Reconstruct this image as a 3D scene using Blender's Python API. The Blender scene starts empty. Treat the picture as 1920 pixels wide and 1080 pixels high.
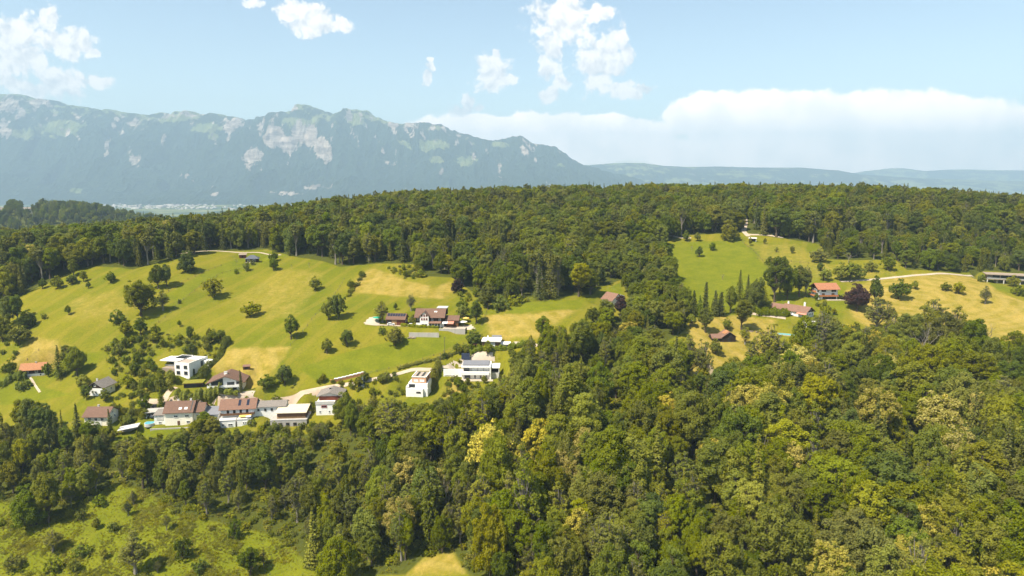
import bpy, math, random
import numpy as np
from mathutils import Vector, Matrix

random.seed(7)
RNG = np.random.default_rng(11)
scene = bpy.context.scene
COL = scene.collection
R = math.radians

# ------------------------------------------------------------------ camera
CZ = 150.0                      # height of the drone above the datum
FPX = 1280.0                    # focal length in pixels of a 1920 px wide picture
PITCH = math.atan((540 - 338) / FPX)
cam_data = bpy.data.cameras.new('camera')
cam_data.sensor_width = 36.0
cam_data.lens = 24.0
cam_data.clip_start = 1.0
cam_data.clip_end = 120000.0
cam = bpy.data.objects.new('camera', cam_data)
COL.objects.link(cam)
cam.location = (0, 0, CZ)
cam.rotation_euler = (math.pi / 2 - PITCH, 0, 0)
scene.camera = cam

# ------------------------------------------------------------------ sun, sky, exposure
SUN_EL, SUN_AZ = 56.0, 233.0    # azimuth clockwise from +Y (the view direction)
sd = Vector((math.sin(R(SUN_AZ)) * math.cos(R(SUN_EL)), math.cos(R(SUN_AZ)) * math.cos(R(SUN_EL)), math.sin(R(SUN_EL))))
sun_data = bpy.data.lights.new('sun', 'SUN')
sun_data.energy = 5.0
sun_data.angle = R(0.55)
sun_data.color = (1.0, 0.92, 0.76)
sun = bpy.data.objects.new('sun', sun_data)
COL.objects.link(sun)
sun.rotation_euler = (-sd).to_track_quat('-Z', 'Y').to_euler()
sun.location = (-300, -200, 900)

vs = scene.view_settings
vs.view_transform = 'Standard'
vs.look = 'None'
vs.gamma = 1.0
vs.use_curve_mapping = False
vs.exposure = 0.98

cy = scene.cycles
cy.max_bounces = 5
cy.diffuse_bounces = 3
cy.glossy_bounces = 2
cy.transmission_bounces = 3
cy.transparent_max_bounces = 4
cy.volume_bounces = 0
cy.caustics_reflective = False
cy.caustics_refractive = False
cy.use_adaptive_sampling = True
cy.adaptive_threshold = 0.03
cy.use_denoising = True


class NT:
    """small helper that wires shader nodes"""
    def __init__(self, tree):
        self.t = tree
        self.n = tree.nodes
        self.l = tree.links

    def new(self, kind, **kw):
        nd = self.n.new(kind)
        for k, v in kw.items():
            setattr(nd, k, v)
        return nd

    def put(self, sock, val):
        if val is None:
            return
        if isinstance(val, (int, float)):
            sock.default_value = val
        elif isinstance(val, (tuple, list)):
            if sock.type == 'RGBA' and len(val) == 3:
                val = tuple(val) + (1,)
            sock.default_value = val
        else:
            self.l.new(val, sock)

    def m(self, op, a, b=None, c=None, clamp=False):
        nd = self.new('ShaderNodeMath', operation=op, use_clamp=clamp)
        self.put(nd.inputs[0], a)
        self.put(nd.inputs[1], b)
        self.put(nd.inputs[2], c)
        return nd.outputs[0]

    def ss(self, x, lo, hi):
        nd = self.new('ShaderNodeMapRange', interpolation_type='SMOOTHSTEP')
        self.put(nd.inputs[0], x)
        nd.inputs[1].default_value = lo
        nd.inputs[2].default_value = hi
        return nd.outputs[0]

    def lin(self, x, lo, hi, a, b):
        nd = self.new('ShaderNodeMapRange')
        self.put(nd.inputs[0], x)
        for i, v in enumerate((lo, hi, a, b)):
            nd.inputs[i + 1].default_value = v
        return nd.outputs[0]

    def mix(self, f, a, b, mode='MIX'):
        nd = self.new('ShaderNodeMix', data_type='RGBA', blend_type=mode)
        self.put(nd.inputs[0], f)
        self.put(nd.inputs[6], a)
        self.put(nd.inputs[7], b)
        return nd.outputs[2]

    def noise(self, vec, scale, detail=4, rough=0.55, dist=0.0, col=False, dims='3D'):
        nd = self.new('ShaderNodeTexNoise', noise_dimensions=dims)
        if vec is not None:
            self.l.new(vec, nd.inputs['Vector'])
        nd.inputs['Scale'].default_value = scale
        nd.inputs['Detail'].default_value = detail
        nd.inputs['Roughness'].default_value = rough
        nd.inputs['Distortion'].default_value = dist
        return nd.outputs['Color' if col else 'Fac']

    def attr(self, name, out='Fac', kind='GEOMETRY'):
        nd = self.new('ShaderNodeAttribute', attribute_name=name, attribute_type=kind)
        return nd.outputs[out]

    def vmul(self, v, s):
        nd = self.new('ShaderNodeVectorMath', operation='MULTIPLY')
        self.put(nd.inputs[0], v)
        nd.inputs[1].default_value = s
        return nd.outputs[0]

    def bump(self, h, strength, dist):
        nd = self.new('ShaderNodeBump')
        nd.inputs['Strength'].default_value = strength
        nd.inputs['Distance'].default_value = dist
        self.l.new(h, nd.inputs['Height'])
        return nd.outputs[0]


def pixel_dir(u, v):
    X, Y = (u - 960) / FPX, (540 - v) / FPX
    return np.array([X, math.cos(PITCH) + Y * math.sin(PITCH), -math.sin(PITCH) + Y * math.cos(PITCH)])


# world: Nishita sky with fair-weather cumulus and a far anvil cloud, all by direction
world = bpy.data.worlds.new('World')
scene.world = world
world.use_nodes = True
w = NT(world.node_tree)
w.n.clear()
SKY_STRENGTH = 0.115
sky = w.new('ShaderNodeTexSky', sky_type='NISHITA')
sky.sun_disc = False
sky.sun_elevation = R(SUN_EL)
sky.sun_rotation = R(SUN_AZ)
sky.altitude = 600
sky.air_density = 1.0
sky.dust_density = 1.0
sky.ozone_density = 0.9
tc = w.new('ShaderNodeTexCoord')
sep = w.new('ShaderNodeSeparateXYZ')
w.l.new(tc.outputs['Generated'], sep.inputs[0])
ys = w.m('MAXIMUM', sep.outputs[1], 0.04)
ca = w.m('DIVIDE', sep.outputs[0], ys)
cb = w.m('DIVIDE', sep.outputs[2], ys)
comb = w.new('ShaderNodeCombineXYZ')
w.put(comb.inputs[0], ca)
w.put(comb.inputs[1], cb)
P2 = comb.outputs[0]


def warped(amount, scale, detail):
    nz = w.noise(P2, scale, detail, 0.6, col=True)
    sub = w.new('ShaderNodeVectorMath', operation='SUBTRACT')
    w.l.new(nz, sub.inputs[0])
    sub.inputs[1].default_value = (0.5, 0.5, 0.5)
    mul = w.new('ShaderNodeVectorMath', operation='SCALE')
    w.l.new(sub.outputs[0], mul.inputs[0])
    mul.inputs['Scale'].default_value = amount
    add = w.new('ShaderNodeVectorMath', operation='ADD')
    w.l.new(P2, add.inputs[0])
    w.l.new(mul.outputs[0], add.inputs[1])
    return add.outputs[0]


def blobs(vec, items):
    best = None
    for (u, v, ru, rv) in items:
        d = pixel_dir(u, v)
        s = w.new('ShaderNodeVectorMath', operation='SUBTRACT')
        w.l.new(vec, s.inputs[0])
        s.inputs[1].default_value = (d[0] / d[1], d[2] / d[1], 0)
        k = w.new('ShaderNodeVectorMath', operation='MULTIPLY')
        w.l.new(s.outputs[0], k.inputs[0])
        k.inputs[1].default_value = (FPX / ru, FPX / rv, 0)
        ln = w.new('ShaderNodeVectorMath', operation='LENGTH')
        w.l.new(k.outputs[0], ln.inputs[0])
        val = w.m('SUBTRACT', 1.0, ln.outputs['Value'])
        best = val if best is None else w.m('SMOOTH_MAX', best, val, 0.12)
    return best


CUMULUS = [(30, 62, 62, 42), (92, 36, 22, 24), (128, 84, 62, 34), (8, 104, 56, 52), (60, 110, 40, 40), (170, 98, 22, 14),
           (118, 158, 62, 32), (62, 168, 46, 22), (184, 150, 32, 15), (14, 158, 40, 18), (86, 140, 30, 14),
           (590, 40, 62, 32), (548, 24, 34, 24), (634, 48, 34, 17), (578, 20, 40, 18), (478, 2, 24, 10),
           (809, 117, 8, 9), (807, 129, 9, 7), (796, 148, 9, 12), (801, 138, 8, 7), (925, 138, 42, 34), (912, 112, 22, 20), (930, 104, 11, 14), (952, 152, 22, 15),
           (868, 204, 32, 14), (880, 190, 16, 18), (900, 200, 12, 8),
           (1058, 32, 74, 52), (1118, 22, 34, 26), (1034, 92, 32, 34), (1032, 128, 24, 26), (1052, 150, 16, 14), (1030, 176, 22, 18),
           (1128, 118, 58, 62), (1158, 74, 26, 28), (1176, 104, 20, 22), (1180, 180, 24, 12), (1208, 168, 26, 9), (1160, 166, 30, 20)]
SHEET = [(1330, 218, 96, 46), (1262, 216, 24, 22), (1480, 232, 240, 62), (1700, 246, 330, 78), (1960, 270, 330, 84), (1205, 262, 60, 22),
         (1560, 290, 420, 50), (1000, 246, 300, 34), (1060, 276, 200, 34)]
fine = warped(0.030, 30, 6)


def billow(vec):
    nd = w.new('ShaderNodeTexVoronoi', feature='F1', voronoi_dimensions='2D')
    w.l.new(vec, nd.inputs['Vector'])
    nd.inputs['Scale'].default_value = 40
    nd.inputs['Detail'].default_value = 2.0
    nd.inputs['Roughness'].default_value = 0.55
    nd.inputs['Lacunarity'].default_value = 2.3
    return w.m('SUBTRACT', 1.0, nd.outputs['Distance'])


cum = blobs(fine, CUMULUS)
bil = billow(fine)
nz1 = w.noise(P2, 60, 6, 0.6)
dens = w.m('ADD', cum, w.m('ADD', w.m('MULTIPLY', w.m('SUBTRACT', bil, 0.33), 0.60), w.m('MULTIPLY', w.m('SUBTRACT', nz1, 0.5), 0.62)))
wisp = w.noise(P2, 14, 4, 0.6)
cum_a = w.m('MULTIPLY', w.ss(dens, -0.04, 0.34), w.lin(wisp, 0.3, 0.55, 0.90, 1.0))
shift = w.new('ShaderNodeVectorMath', operation='ADD')
w.l.new(fine, shift.inputs[0])
shift.inputs[1].default_value = (-0.006, 0.009, 0)
bil2 = billow(shift.outputs[0])
lit = w.m('ADD', w.m('MULTIPLY', w.m('SUBTRACT', bil, bil2), 0.95), w.lin(wisp, 0.32, 0.62, 0.50, 0.92), clamp=True)  # sunward and shaded sides of the billows, painted into the cloud colour
cloud_col = w.mix(lit, (3.7, 3.85, 4.1), (6.4, 6.0, 5.65))
soft = warped(0.05, 9, 5)
sheet = blobs(soft, SHEET)
sheet_n = w.noise(P2, 16, 6, 0.55)
sheet_d = w.m('ADD', sheet, w.m('MULTIPLY', w.m('SUBTRACT', sheet_n, 0.5), 0.35))
sheet_a = w.m('MULTIPLY', w.ss(w.m('ADD', sheet_d, w.m('MULTIPLY', w.m('SUBTRACT', bil, 0.4), 0.09)), 0.0, 0.16), 0.95)
sheet_col = w.mix(w.ss(sheet_n, 0.34, 0.64), (8.6, 7.5, 6.8), (10.8, 9.0, 8.0))  # shading of the cloud bank painted as two tones mixed by noise
# the same fair-weather heaps go on round the rest of the sky
wide = w.noise(tc.outputs['Generated'], 6.0, 8, 0.58)
wide_a = w.m('MULTIPLY', w.ss(wide, 0.60, 0.70), w.ss(w.m('MULTIPLY', sep.outputs[1], -1.0), -0.55, -0.30))
wide_a = w.m('MULTIPLY', wide_a, w.ss(sep.outputs[2], 0.0, 0.1))
front = w.ss(sep.outputs[1], 0.1, 0.3)
hazy = w.mix(1.0, sky.outputs[0], (1.06, 0.98, 0.85), 'MULTIPLY')
col = w.mix(w.m('MULTIPLY', sheet_a, front), hazy, sheet_col)
col = w.mix(w.m('MULTIPLY', cum_a, front), col, cloud_col)
col = w.mix(wide_a, col, (4.2, 4.1, 4.0))
bg = w.new('ShaderNodeBackground')
w.l.new(col, bg.inputs['Color'])
bg.inputs['Strength'].default_value = SKY_STRENGTH
wo = w.new('ShaderNodeOutputWorld')
w.l.new(bg.outputs[0], wo.inputs['Surface'])
world.cycles.sampling_method = 'NONE'


# ------------------------------------------------------------------ small numpy noise
def _hash(ix, iy, seed):
    h = (ix.astype(np.int64) * 374761393 + iy.astype(np.int64) * 668265263 + seed * 1442695041) & 0x7fffffff
    h = ((h ^ (h >> 13)) * 1274126177) & 0x7fffffff
    return ((h ^ (h >> 16)) & 0xffff) / 65535.0


def vnoise(x, y, seed=0):
    ix, iy = np.floor(x), np.floor(y)
    fx, fy = x - ix, y - iy
    fx, fy = fx * fx * (3 - 2 * fx), fy * fy * (3 - 2 * fy)
    a, b = _hash(ix, iy, seed), _hash(ix + 1, iy, seed)
    c, d = _hash(ix, iy + 1, seed), _hash(ix + 1, iy + 1, seed)
    return (a * (1 - fx) + b * fx) * (1 - fy) + (c * (1 - fx) + d * fx) * fy


def fbm(x, y, octaves=4, seed=0, gain=0.5, ridged=False):
    tot, amp, s = 0.0, 1.0, 0.0
    for i in range(octaves):
        n = vnoise(x * 2 ** i + 17.3 * i, y * 2 ** i - 9.1 * i, seed + i)
        if ridged:
            n = 1 - np.abs(2 * n - 1)
        tot = tot + n * amp
        s += amp
        amp *= gain
    return tot / s


def smooth(t):
    t = np.clip(t, 0, 1)
    return t * t * (3 - 2 * t)


# ------------------------------------------------------------------ the shape of the hillside
def ctrl(u, v, d):
    k = pixel_dir(u, v)
    return (k[0] / k[1] * d, d, k[2] / k[1] * d)


SURVEY = [ctrl(*c) for c in [
    (0, 1080, 225), (300, 1080, 225), (560, 1080, 222), (100, 960, 255), (350, 970, 252), (100, 870, 285), (350, 880, 282),
    (180, 800, 308), (65, 705, 360), (190, 742, 335), (345, 703, 345), (430, 735, 330), (340, 797, 310), (445, 800, 308), (540, 795, 312),
    (620, 775, 318), (640, 705, 338), (780, 742, 322), (895, 710, 335), (925, 655, 355), (810, 612, 375), (1000, 600, 380), (700, 640, 365),
    (600, 600, 385), (450, 640, 372), (300, 640, 375), (120, 620, 385), (20, 640, 385), (200, 560, 420), (450, 560, 430), (620, 540, 440),
    (800, 540, 435), (850, 570, 415), (470, 490, 490), (620, 495, 478), (337, 487, 480), (167, 503, 470), (60, 545, 445), (1100, 557, 425),
    (1240, 455, 560), (1300, 530, 470), (1400, 440, 575), (1400, 490, 510), (1545, 560, 430), (1490, 592, 410), (1360, 640, 372), (1310, 600, 395),
    (1600, 495, 490), (1760, 515, 468), (1890, 530, 470), (1870, 600, 400), (1640, 600, 400), (1540, 462, 545), (1800, 412, 620), (1650, 430, 590),
    (960, 720, 320), (1400, 700, 345), (1800, 660, 355)]]
SURVEY += [(-150, 180, -153), (-130, 120, -168), (0, 280, -107), (0, 240, -117), (0, 190, -129), (0, 130, -145), (100, 300, -104), (100, 250, -113),
           (100, 200, -123), (100, 140, -140), (200, 300, -100), (200, 250, -110), (190, 200, -121), (170, 140, -138), (330, 400, -80), (330, 300, -98)]
for (u, d, z) in [(-100, 520, -64), (0, 530, -60), (200, 575, -57), (350, 610, -53), (500, 640, -47), (700, 690, -36), (1000, 730, -28), (1300, 760, -27), (1600, 740, -28), (1900, 700, -37), (2050, 690, -40)]:
    a = (u - 960) / FPX
    SURVEY += [(a * d, d, z), (a * (d + 150), d + 150, z - 14)]
_S = np.array(SURVEY)
_SX, _SZ = _S[:, :2] / 100.0, _S[:, 2] + CZ


def _tps(r2):
    return np.where(r2 > 1e-12, 0.5 * r2 * np.log(np.maximum(r2, 1e-12)), 0.0)


_n = len(_SX)
_K = _tps(((_SX[:, None] - _SX[None]) ** 2).sum(-1)) + np.eye(_n) * 0.02
_Pm = np.hstack([np.ones((_n, 1)), _SX])
_A = np.block([[_K, _Pm], [_Pm.T, np.zeros((3, 3))]])
_W = np.linalg.solve(_A, np.concatenate([_SZ, np.zeros(3)]))
VALLEY = CZ - 290.0


def base_z(x, y):
    x, y = np.asarray(x, float), np.asarray(y, float)
    shp = np.broadcast(x, y).shape
    x, y = np.broadcast_to(x, shp).ravel(), np.broadcast_to(y, shp).ravel()
    cx = np.clip(x, -520, 620)
    cyy = np.clip(y, 100, 930)
    q = np.stack([cx, cyy], -1) / 100.0
    out = np.empty(len(q))
    for i in range(0, len(q), 40000):
        p = q[i:i + 40000]
        r2 = ((p[:, None] - _SX[None]) ** 2).sum(-1)
        out[i:i + 40000] = _tps(r2) @ _W[:_n] + _W[_n] + p @ _W[_n + 1:]
    away = np.hypot(x - cx, y - cyy)
    t = smooth(away / 1100.0)
    out = out * (1 - t) + (VALLEY - 6) * t
    out += (fbm(x / 14.0, y / 14.0, 3, 5) - 0.5) * 0.9 + (fbm(x / 60.0, y / 60.0, 2, 9) - 0.5) * 2.0
    return out.reshape(shp)


PADS = []        # levelled building plots: centre x, y, half sizes, rotation, height


def ground_z(x, y):
    z = np.array(base_z(x, y))
    x, y = np.asarray(x, float), np.asarray(y, float)
    for (px, py, hx, hy, rot, pz) in PADS:
        dx, dy = x - px, y - py
        lx, ly = dx * math.cos(rot) + dy * math.sin(rot), -dx * math.sin(rot) + dy * math.cos(rot)
        dd = np.hypot(np.maximum(np.abs(lx) - hx, 0), np.maximum(np.abs(ly) - hy, 0))
        t = 1 - smooth(dd / 6.0)
        z = z * (1 - t) + pz * t
    return z


_T = np.concatenate([np.arange(90, 700, 1.0), np.arange(700, 1600, 4.0)])


def pix(u, v):
    """the point of the bare hillside that the survey photograph shows at (u, v)"""
    k = pixel_dir(u, v)
    s = _T / k[1]
    X, Y, Z = k[0] * s, _T, CZ + k[2] * s
    g = base_z(X, Y)
    below = np.nonzero(Z < g)[0]
    if len(below) == 0:
        i = len(_T) - 1
    else:
        i = max(1, below[0])
        a, b = Z[i - 1] - g[i - 1], g[i] - Z[i]
        f = a / max(a + b, 1e-6)
        y = Y[i - 1] + (Y[i] - Y[i - 1]) * f
        x = k[0] * y / k[1]
        return float(x), float(y)
    return float(X[i]), float(Y[i])


def to_pix(x, y, z):
    z = z - CZ
    F = y * math.cos(PITCH) - z * math.sin(PITCH)
    U = y * math.sin(PITCH) + z * math.cos(PITCH)
    return 960 + FPX * x / F, 540 - FPX * U / F


def world_poly(pts):
    return np.array([pix(*p) for p in pts])


def inside(poly, x, y):
    res = np.zeros(np.shape(x), bool)
    n = len(poly)
    for i in range(n):
        x0, y0 = poly[i]
        x1, y1 = poly[(i + 1) % n]
        c = ((y0 > y) != (y1 > y)) & (x < (x1 - x0) * (y - y0) / (y1 - y0 + 1e-12) + x0)
        res ^= c
    return res


def soft_poly(poly, x, y, wid=3.0):
    """1 inside, fading to 0 over wid metres outside"""
    d = np.full(np.shape(x), 1e9)
    n = len(poly)
    for i in range(n):
        ax, ay = poly[i]
        bx, by = poly[(i + 1) % n]
        ex, ey = bx - ax, by - ay
        t = np.clip(((x - ax) * ex + (y - ay) * ey) / (ex * ex + ey * ey + 1e-9), 0, 1)
        d = np.minimum(d, np.hypot(x - ax - t * ex, y - ay - t * ey))
    sgn = np.where(inside(poly, x, y), 1.0, -1.0)
    return smooth(0.5 + sgn * d / (2 * wid))


# ------------------------------------------------------------------ materials
MATS = {}


def material(name):
    m = bpy.data.materials.new(name)
    m.use_nodes = True
    nt = NT(m.node_tree)
    nt.n.clear()
    out = nt.new('ShaderNodeOutputMaterial')
    MATS[name] = m
    return m, nt, out


def principled(nt, out, colr, rough=0.8, spec=0.3, normal=None, metal=0.0):
    p = nt.new('ShaderNodeBsdfPrincipled')
    nt.put(p.inputs['Base Color'], colr)
    nt.put(p.inputs['Roughness'], rough)
    p.inputs['Specular IOR Level'].default_value = spec
    p.inputs['Metallic'].default_value = metal
    if normal is not None:
        nt.l.new(normal, p.inputs['Normal'])
    nt.l.new(p.outputs[0], out.inputs['Surface'])
    return p


def simple_mat(name, colr, rough=0.8, spec=0.3, vary=0.14, scale=0.8, metal=0.0, streak=False):
    """a plain coat with weathering: uneven tone, faint streaks"""
    m, nt, out = material(name)
    g = nt.new('ShaderNodeTexCoord').outputs['Object']
    vec = nt.vmul(g, (1, 1, 0.25)) if streak else g
    n = nt.noise(vec, scale, 5, 0.65)
    f = nt.lin(n, 0.25, 0.75, 1 - vary, 1 + vary * 0.6)
    mul = nt.new('ShaderNodeVectorMath', operation='SCALE')
    mul.inputs[0].default_value = colr
    nt.put(mul.inputs['Scale'], f)
    principled(nt, out, mul.outputs[0], rough, spec, metal=metal)
    return m


def ribbed_mat(name, colr, axis, period, rough=0.85, dark=0.6, vary=0.22):
    """roof tiles or boards too fine to pick apart at this distance: colour courses and relief"""
    m, nt, out = material(name)
    g = nt.new('ShaderNodeTexCoord').outputs['Object']
    wv = nt.new('ShaderNodeTexWave', wave_type='BANDS', bands_direction=axis)
    nt.l.new(g, wv.inputs[0])
    wv.inputs['Scale'].default_value = 0.314 / period
    wv.inputs['Distortion'].default_value = 0.6
    n = nt.noise(g, 1.1, 6, 0.7)
    n2 = nt.noise(g, 7.0, 3, 0.6)
    f = nt.m('MULTIPLY', nt.lin(n, 0.25, 0.75, 1 - vary, 1 + vary), nt.lin(n2, 0.2, 0.8, 0.82, 1.15))
    f = nt.m('MULTIPLY', f, nt.lin(wv.outputs['Fac'], 0, 1, dark, 1.0))
    mul = nt.new('ShaderNodeVectorMath', operation='SCALE')
    mul.inputs[0].default_value = colr
    nt.put(mul.inputs['Scale'], f)
    principled(nt, out, mul.outputs[0], rough, 0.25, nt.bump(wv.outputs['Fac'], 0.6, 0.05))
    return m


def ground_material():
    m, nt, out = material('hillside_grass')
    geo = nt.new('ShaderNodeNewGeometry')
    pos = geo.outputs['Position']
    big = nt.noise(pos, 0.018, 5, 0.6)
    mid = nt.noise(pos, 0.11, 5, 0.65)
    small = nt.noise(pos, 0.9, 4, 0.7)
    patch = nt.noise(pos, 0.35, 6, 0.72)
    dry, lush, wood, bare = (nt.attr(k) for k in ('dry', 'lush', 'wood', 'bare'))
    jit = nt.m('MULTIPLY', nt.m('SUBTRACT', patch, 0.5), 0.55)
    # mowing swaths: broad faint lanes that wander with the slope
    sw = nt.new('ShaderNodeTexWave', wave_type='BANDS', bands_direction='X')
    rot = nt.new('ShaderNodeVectorRotate', rotation_type='Z_AXIS')
    nt.l.new(pos, rot.inputs['Vector'])
    rot.inputs['Angle'].default_value = R(24)
    nt.l.new(rot.outputs[0], sw.inputs['Vector'])
    sw.inputs['Scale'].default_value = 0.022
    sw.inputs['Distortion'].default_value = 2.2
    sw.inputs['Detail'].default_value = 3
    sw.inputs['Detail Scale'].default_value = 0.5
    swath = nt.new('ShaderNodeTexWave', wave_type='RINGS', rings_direction='Z')
    off = nt.new('ShaderNodeVectorMath', operation='SUBTRACT')
    nt.l.new(pos, off.inputs[0])
    off.inputs[1].default_value = (262, 432, 0)
    sc = nt.vmul(off.outputs[0], (0.62, 1.0, 0))
    nt.l.new(sc, swath.inputs['Vector'])
    swath.inputs['Scale'].default_value = 0.055
    swath.inputs['Distortion'].default_value = 4.5
    swath.inputs['Detail'].default_value = 2
    swath.inputs['Detail Scale'].default_value = 0.25
    g0 = nt.mix(nt.ss(big, 0.38, 0.62), (0.148, 0.164, 0.009), (0.214, 0.198, 0.014))
    g0 = nt.mix(nt.ss(nt.m('ADD', mid, jit), 0.52, 0.95), g0, (0.255, 0.205, 0.024))
    g0 = nt.mix(nt.m('MULTIPLY', nt.ss(sw.outputs['Fac'], 0.62, 0.95), 0.32), g0, (0.29, 0.228, 0.034))
    fineline = nt.noise(nt.vmul(rot.outputs[0], (1.0, 0.05, 1.0)), 0.55, 4, 0.7)
    g0 = nt.mix(nt.m('MULTIPLY', nt.ss(fineline, 0.52, 0.72), 0.45), g0, (0.115, 0.118, 0.008))
    g0 = nt.mix(nt.m('MULTIPLY', nt.ss(patch, 0.58, 0.75), 0.5), g0, (0.12, 0.135, 0.010))
    gl = nt.mix(nt.ss(mid, 0.3, 0.7), (0.138, 0.160, 0.008), (0.190, 0.198, 0.012))
    gd = nt.mix(nt.ss(nt.m('ADD', mid, jit), 0.30, 0.72), (0.25, 0.205, 0.024), (0.40, 0.29, 0.066))
    gd = nt.mix(nt.m('MULTIPLY', nt.ss(swath.outputs['Fac'], 0.30, 0.85), 0.24), gd, (0.43, 0.33, 0.105))
    c = nt.mix(nt.ss(nt.m('ADD', lush, nt.m('MULTIPLY', jit, 0.6)), 0.3, 0.7), g0, gl)
    c = nt.mix(nt.ss(nt.m('ADD', dry, jit), 0.25, 0.75), c, gd)
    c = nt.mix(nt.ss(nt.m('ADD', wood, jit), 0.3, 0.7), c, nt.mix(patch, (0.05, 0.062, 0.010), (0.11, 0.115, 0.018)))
    c = nt.mix(nt.ss(nt.m('ADD', bare, jit), 0.35, 0.65), c, nt.mix(patch, (0.30, 0.235, 0.14), (0.40, 0.32, 0.20)))
    sp = nt.lin(small, 0.2, 0.8, 0.62, 0.97)
    mul = nt.new('ShaderNodeVectorMath', operation='SCALE')
    nt.l.new(c, mul.inputs[0])
    nt.put(mul.inputs['Scale'], sp)
    hgt = nt.m('ADD', nt.m('MULTIPLY', small, 0.5), patch)
    principled(nt, out, mul.outputs[0], 0.95, 0.05, nt.bump(hgt, 0.5, 0.5))
    return m


# ------------------------------------------------------------------ mesh helpers
def link(o, parent=None):
    COL.objects.link(o)
    if parent is not None:
        o.parent = parent
    return o


def tag(o, label=None, cat=None, group=None, kind=None):
    if label:
        o['label'] = label
    if cat:
        o['category'] = cat
    if group:
        o['group'] = group
    if kind:
        o['kind'] = kind
    return o


def np_mesh(name, verts, faces, mats=(), smooth_shade=False, attrs=None, face_mat=None):
    """verts (n,3), faces (m,k) arrays; every face has the same number of corners"""
    me = bpy.data.meshes.new(name)
    verts = np.ascontiguousarray(verts, dtype=np.float32)
    faces = np.ascontiguousarray(faces, dtype=np.int32)
    nf, k = faces.shape
    me.vertices.add(len(verts))
    me.vertices.foreach_set('co', verts.ravel())
    me.loops.add(nf * k)
    me.loops.foreach_set('vertex_index', faces.ravel())
    me.polygons.add(nf)
    me.polygons.foreach_set('loop_start', np.arange(0, nf * k, k, dtype=np.int32))
    if smooth_shade:
        me.polygons.foreach_set('use_smooth', np.ones(nf, bool))
    for mt in mats:
        me.materials.append(mt)
    if face_mat is not None:
        me.polygons.foreach_set('material_index', np.ascontiguousarray(face_mat, dtype=np.int32))
    for an, (dom, arr) in (attrs or {}).items():
        at = me.attributes.new(an, 'FLOAT', dom)
        at.data.foreach_set('value', np.ascontiguousarray(arr, dtype=np.float32))
    me.update(calc_edges=True)
    return me


def grid_mesh(name, xs, ys, Z, mats, attrs=None):
    nx, ny = len(xs), len(ys)
    X, Y = np.meshgrid(xs, ys)
    verts = np.stack([X.ravel(), Y.ravel(), Z.ravel()], -1)
    i = np.arange(nx * ny).reshape(ny, nx)
    faces = np.stack([i[:-1, :-1], i[:-1, 1:], i[1:, 1:], i[1:, :-1]], -1).reshape(-1, 4)
    return np_mesh(name, verts, faces, mats, True, {k: ('POINT', v.ravel()) for k, v in (attrs or {}).items()})


# ------------------------------------------------------------------ where meadow, hay, wood and brambles are
FRONT_WOOD = world_poly([(-60, 800), (90, 805), (160, 815), (232, 846), (290, 826), (400, 818), (500, 817), (600, 812), (650, 796), (690, 765), (740, 772), (800, 775),
                         (850, 755), (900, 740), (950, 712), (985, 680), (1020, 655), (1060, 632), (1110, 615), (1180, 622), (1240, 655), (1275, 690), (1300, 725),
                         (1345, 735), (1400, 708), (1450, 680), (1490, 672), (1540, 660), (1600, 638), (1650, 640), (1720, 655), (1780, 668), (1840, 690), (1990, 690),
                         (1990, 1080), (1700, 1078), (1200, 1078), (880, 1078), (850, 1035), (800, 1040), (760, 1078), (600, 1078), (550, 1030), (500, 1000), (440, 985), (330, 965),
                         (280, 925), (215, 905), (110, 985), (50, 950), (-60, 930)])
_lo = [tuple(p) for p in world_poly([(1990, 1078), (880, 1078)])]
NEAR_WOOD = np.array([_lo[0], (_lo[0][0] - 40, 145.0), (25.0, 145.0), _lo[1]])       # goes on below the frame
_edge = world_poly([(-60, 580), (0, 566), (37, 556), (70, 540), (110, 520), (167, 500), (217, 501), (247, 506), (300, 492), (337, 486), (387, 471), (457, 470), (500, 467),
                    (547, 480), (610, 491), (640, 501), (707, 494), (780, 496), (800, 518), (847, 520), (887, 548), (953, 566), (1000, 556), (1060, 556), (1112, 552), (1122, 540),
                    (1165, 524), (1180, 560), (1172, 590), (1090, 612), (1240, 645), (1285, 620), (1292, 600), (1268, 545), (1248, 500), (1240, 455), (1290, 441), (1400, 436), (1416, 440), (1500, 452),
                    (1540, 458), (1550, 486), (1600, 488), (1680, 488), (1700, 506), (1770, 510), (1850, 508), (2000, 514)])
BACK_WOOD = np.array([tuple(p) for p in _edge] + [(640.0, 560.0), (640.0, 880.0), (0.0, 900.0), (-420.0, 740.0), (-560.0, 640.0), (-470.0, 470.0)])
BRAMBLE = world_poly([(-80, 920), (50, 945), (110, 975), (215, 900), (280, 920), (330, 960), (440, 980), (500, 995), (550, 1025), (620, 1078), (-80, 1078)])
GARDEN = world_poly([(188, 655), (240, 632), (300, 625), (350, 630), (425, 637), (405, 668), (385, 672), (380, 655), (290, 660), (285, 690), (325, 715), (335, 735), (285, 742), (225, 725), (205, 690)])
HAY = [world_poly(p) for p in (
    [(655, 548), (672, 515), (700, 503), (730, 512), (770, 528), (815, 538), (845, 528), (852, 548), (830, 562), (740, 556)],
    [(392, 690), (428, 652), (545, 650), (515, 695), (480, 735), (455, 715), (420, 700)],
    [(1582, 545), (1640, 524), (1800, 515), (1845, 522), (1870, 545), (1990, 590), (1990, 690), (1840, 690), (1700, 640), (1600, 600)],
    [(1290, 600), (1380, 590), (1455, 600), (1445, 660), (1400, 715), (1340, 750), (1290, 730)],
    [(905, 590), (1000, 588), (1090, 580), (1010, 635), (920, 630)],
    [(0, 690), (60, 632), (110, 640), (140, 655), (90, 672), (40, 685)],
    [(760, 1078), (800, 1040), (850, 1035), (880, 1078)],
    [(830, 745), (850, 700), (870, 715), (862, 745)])]
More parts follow.
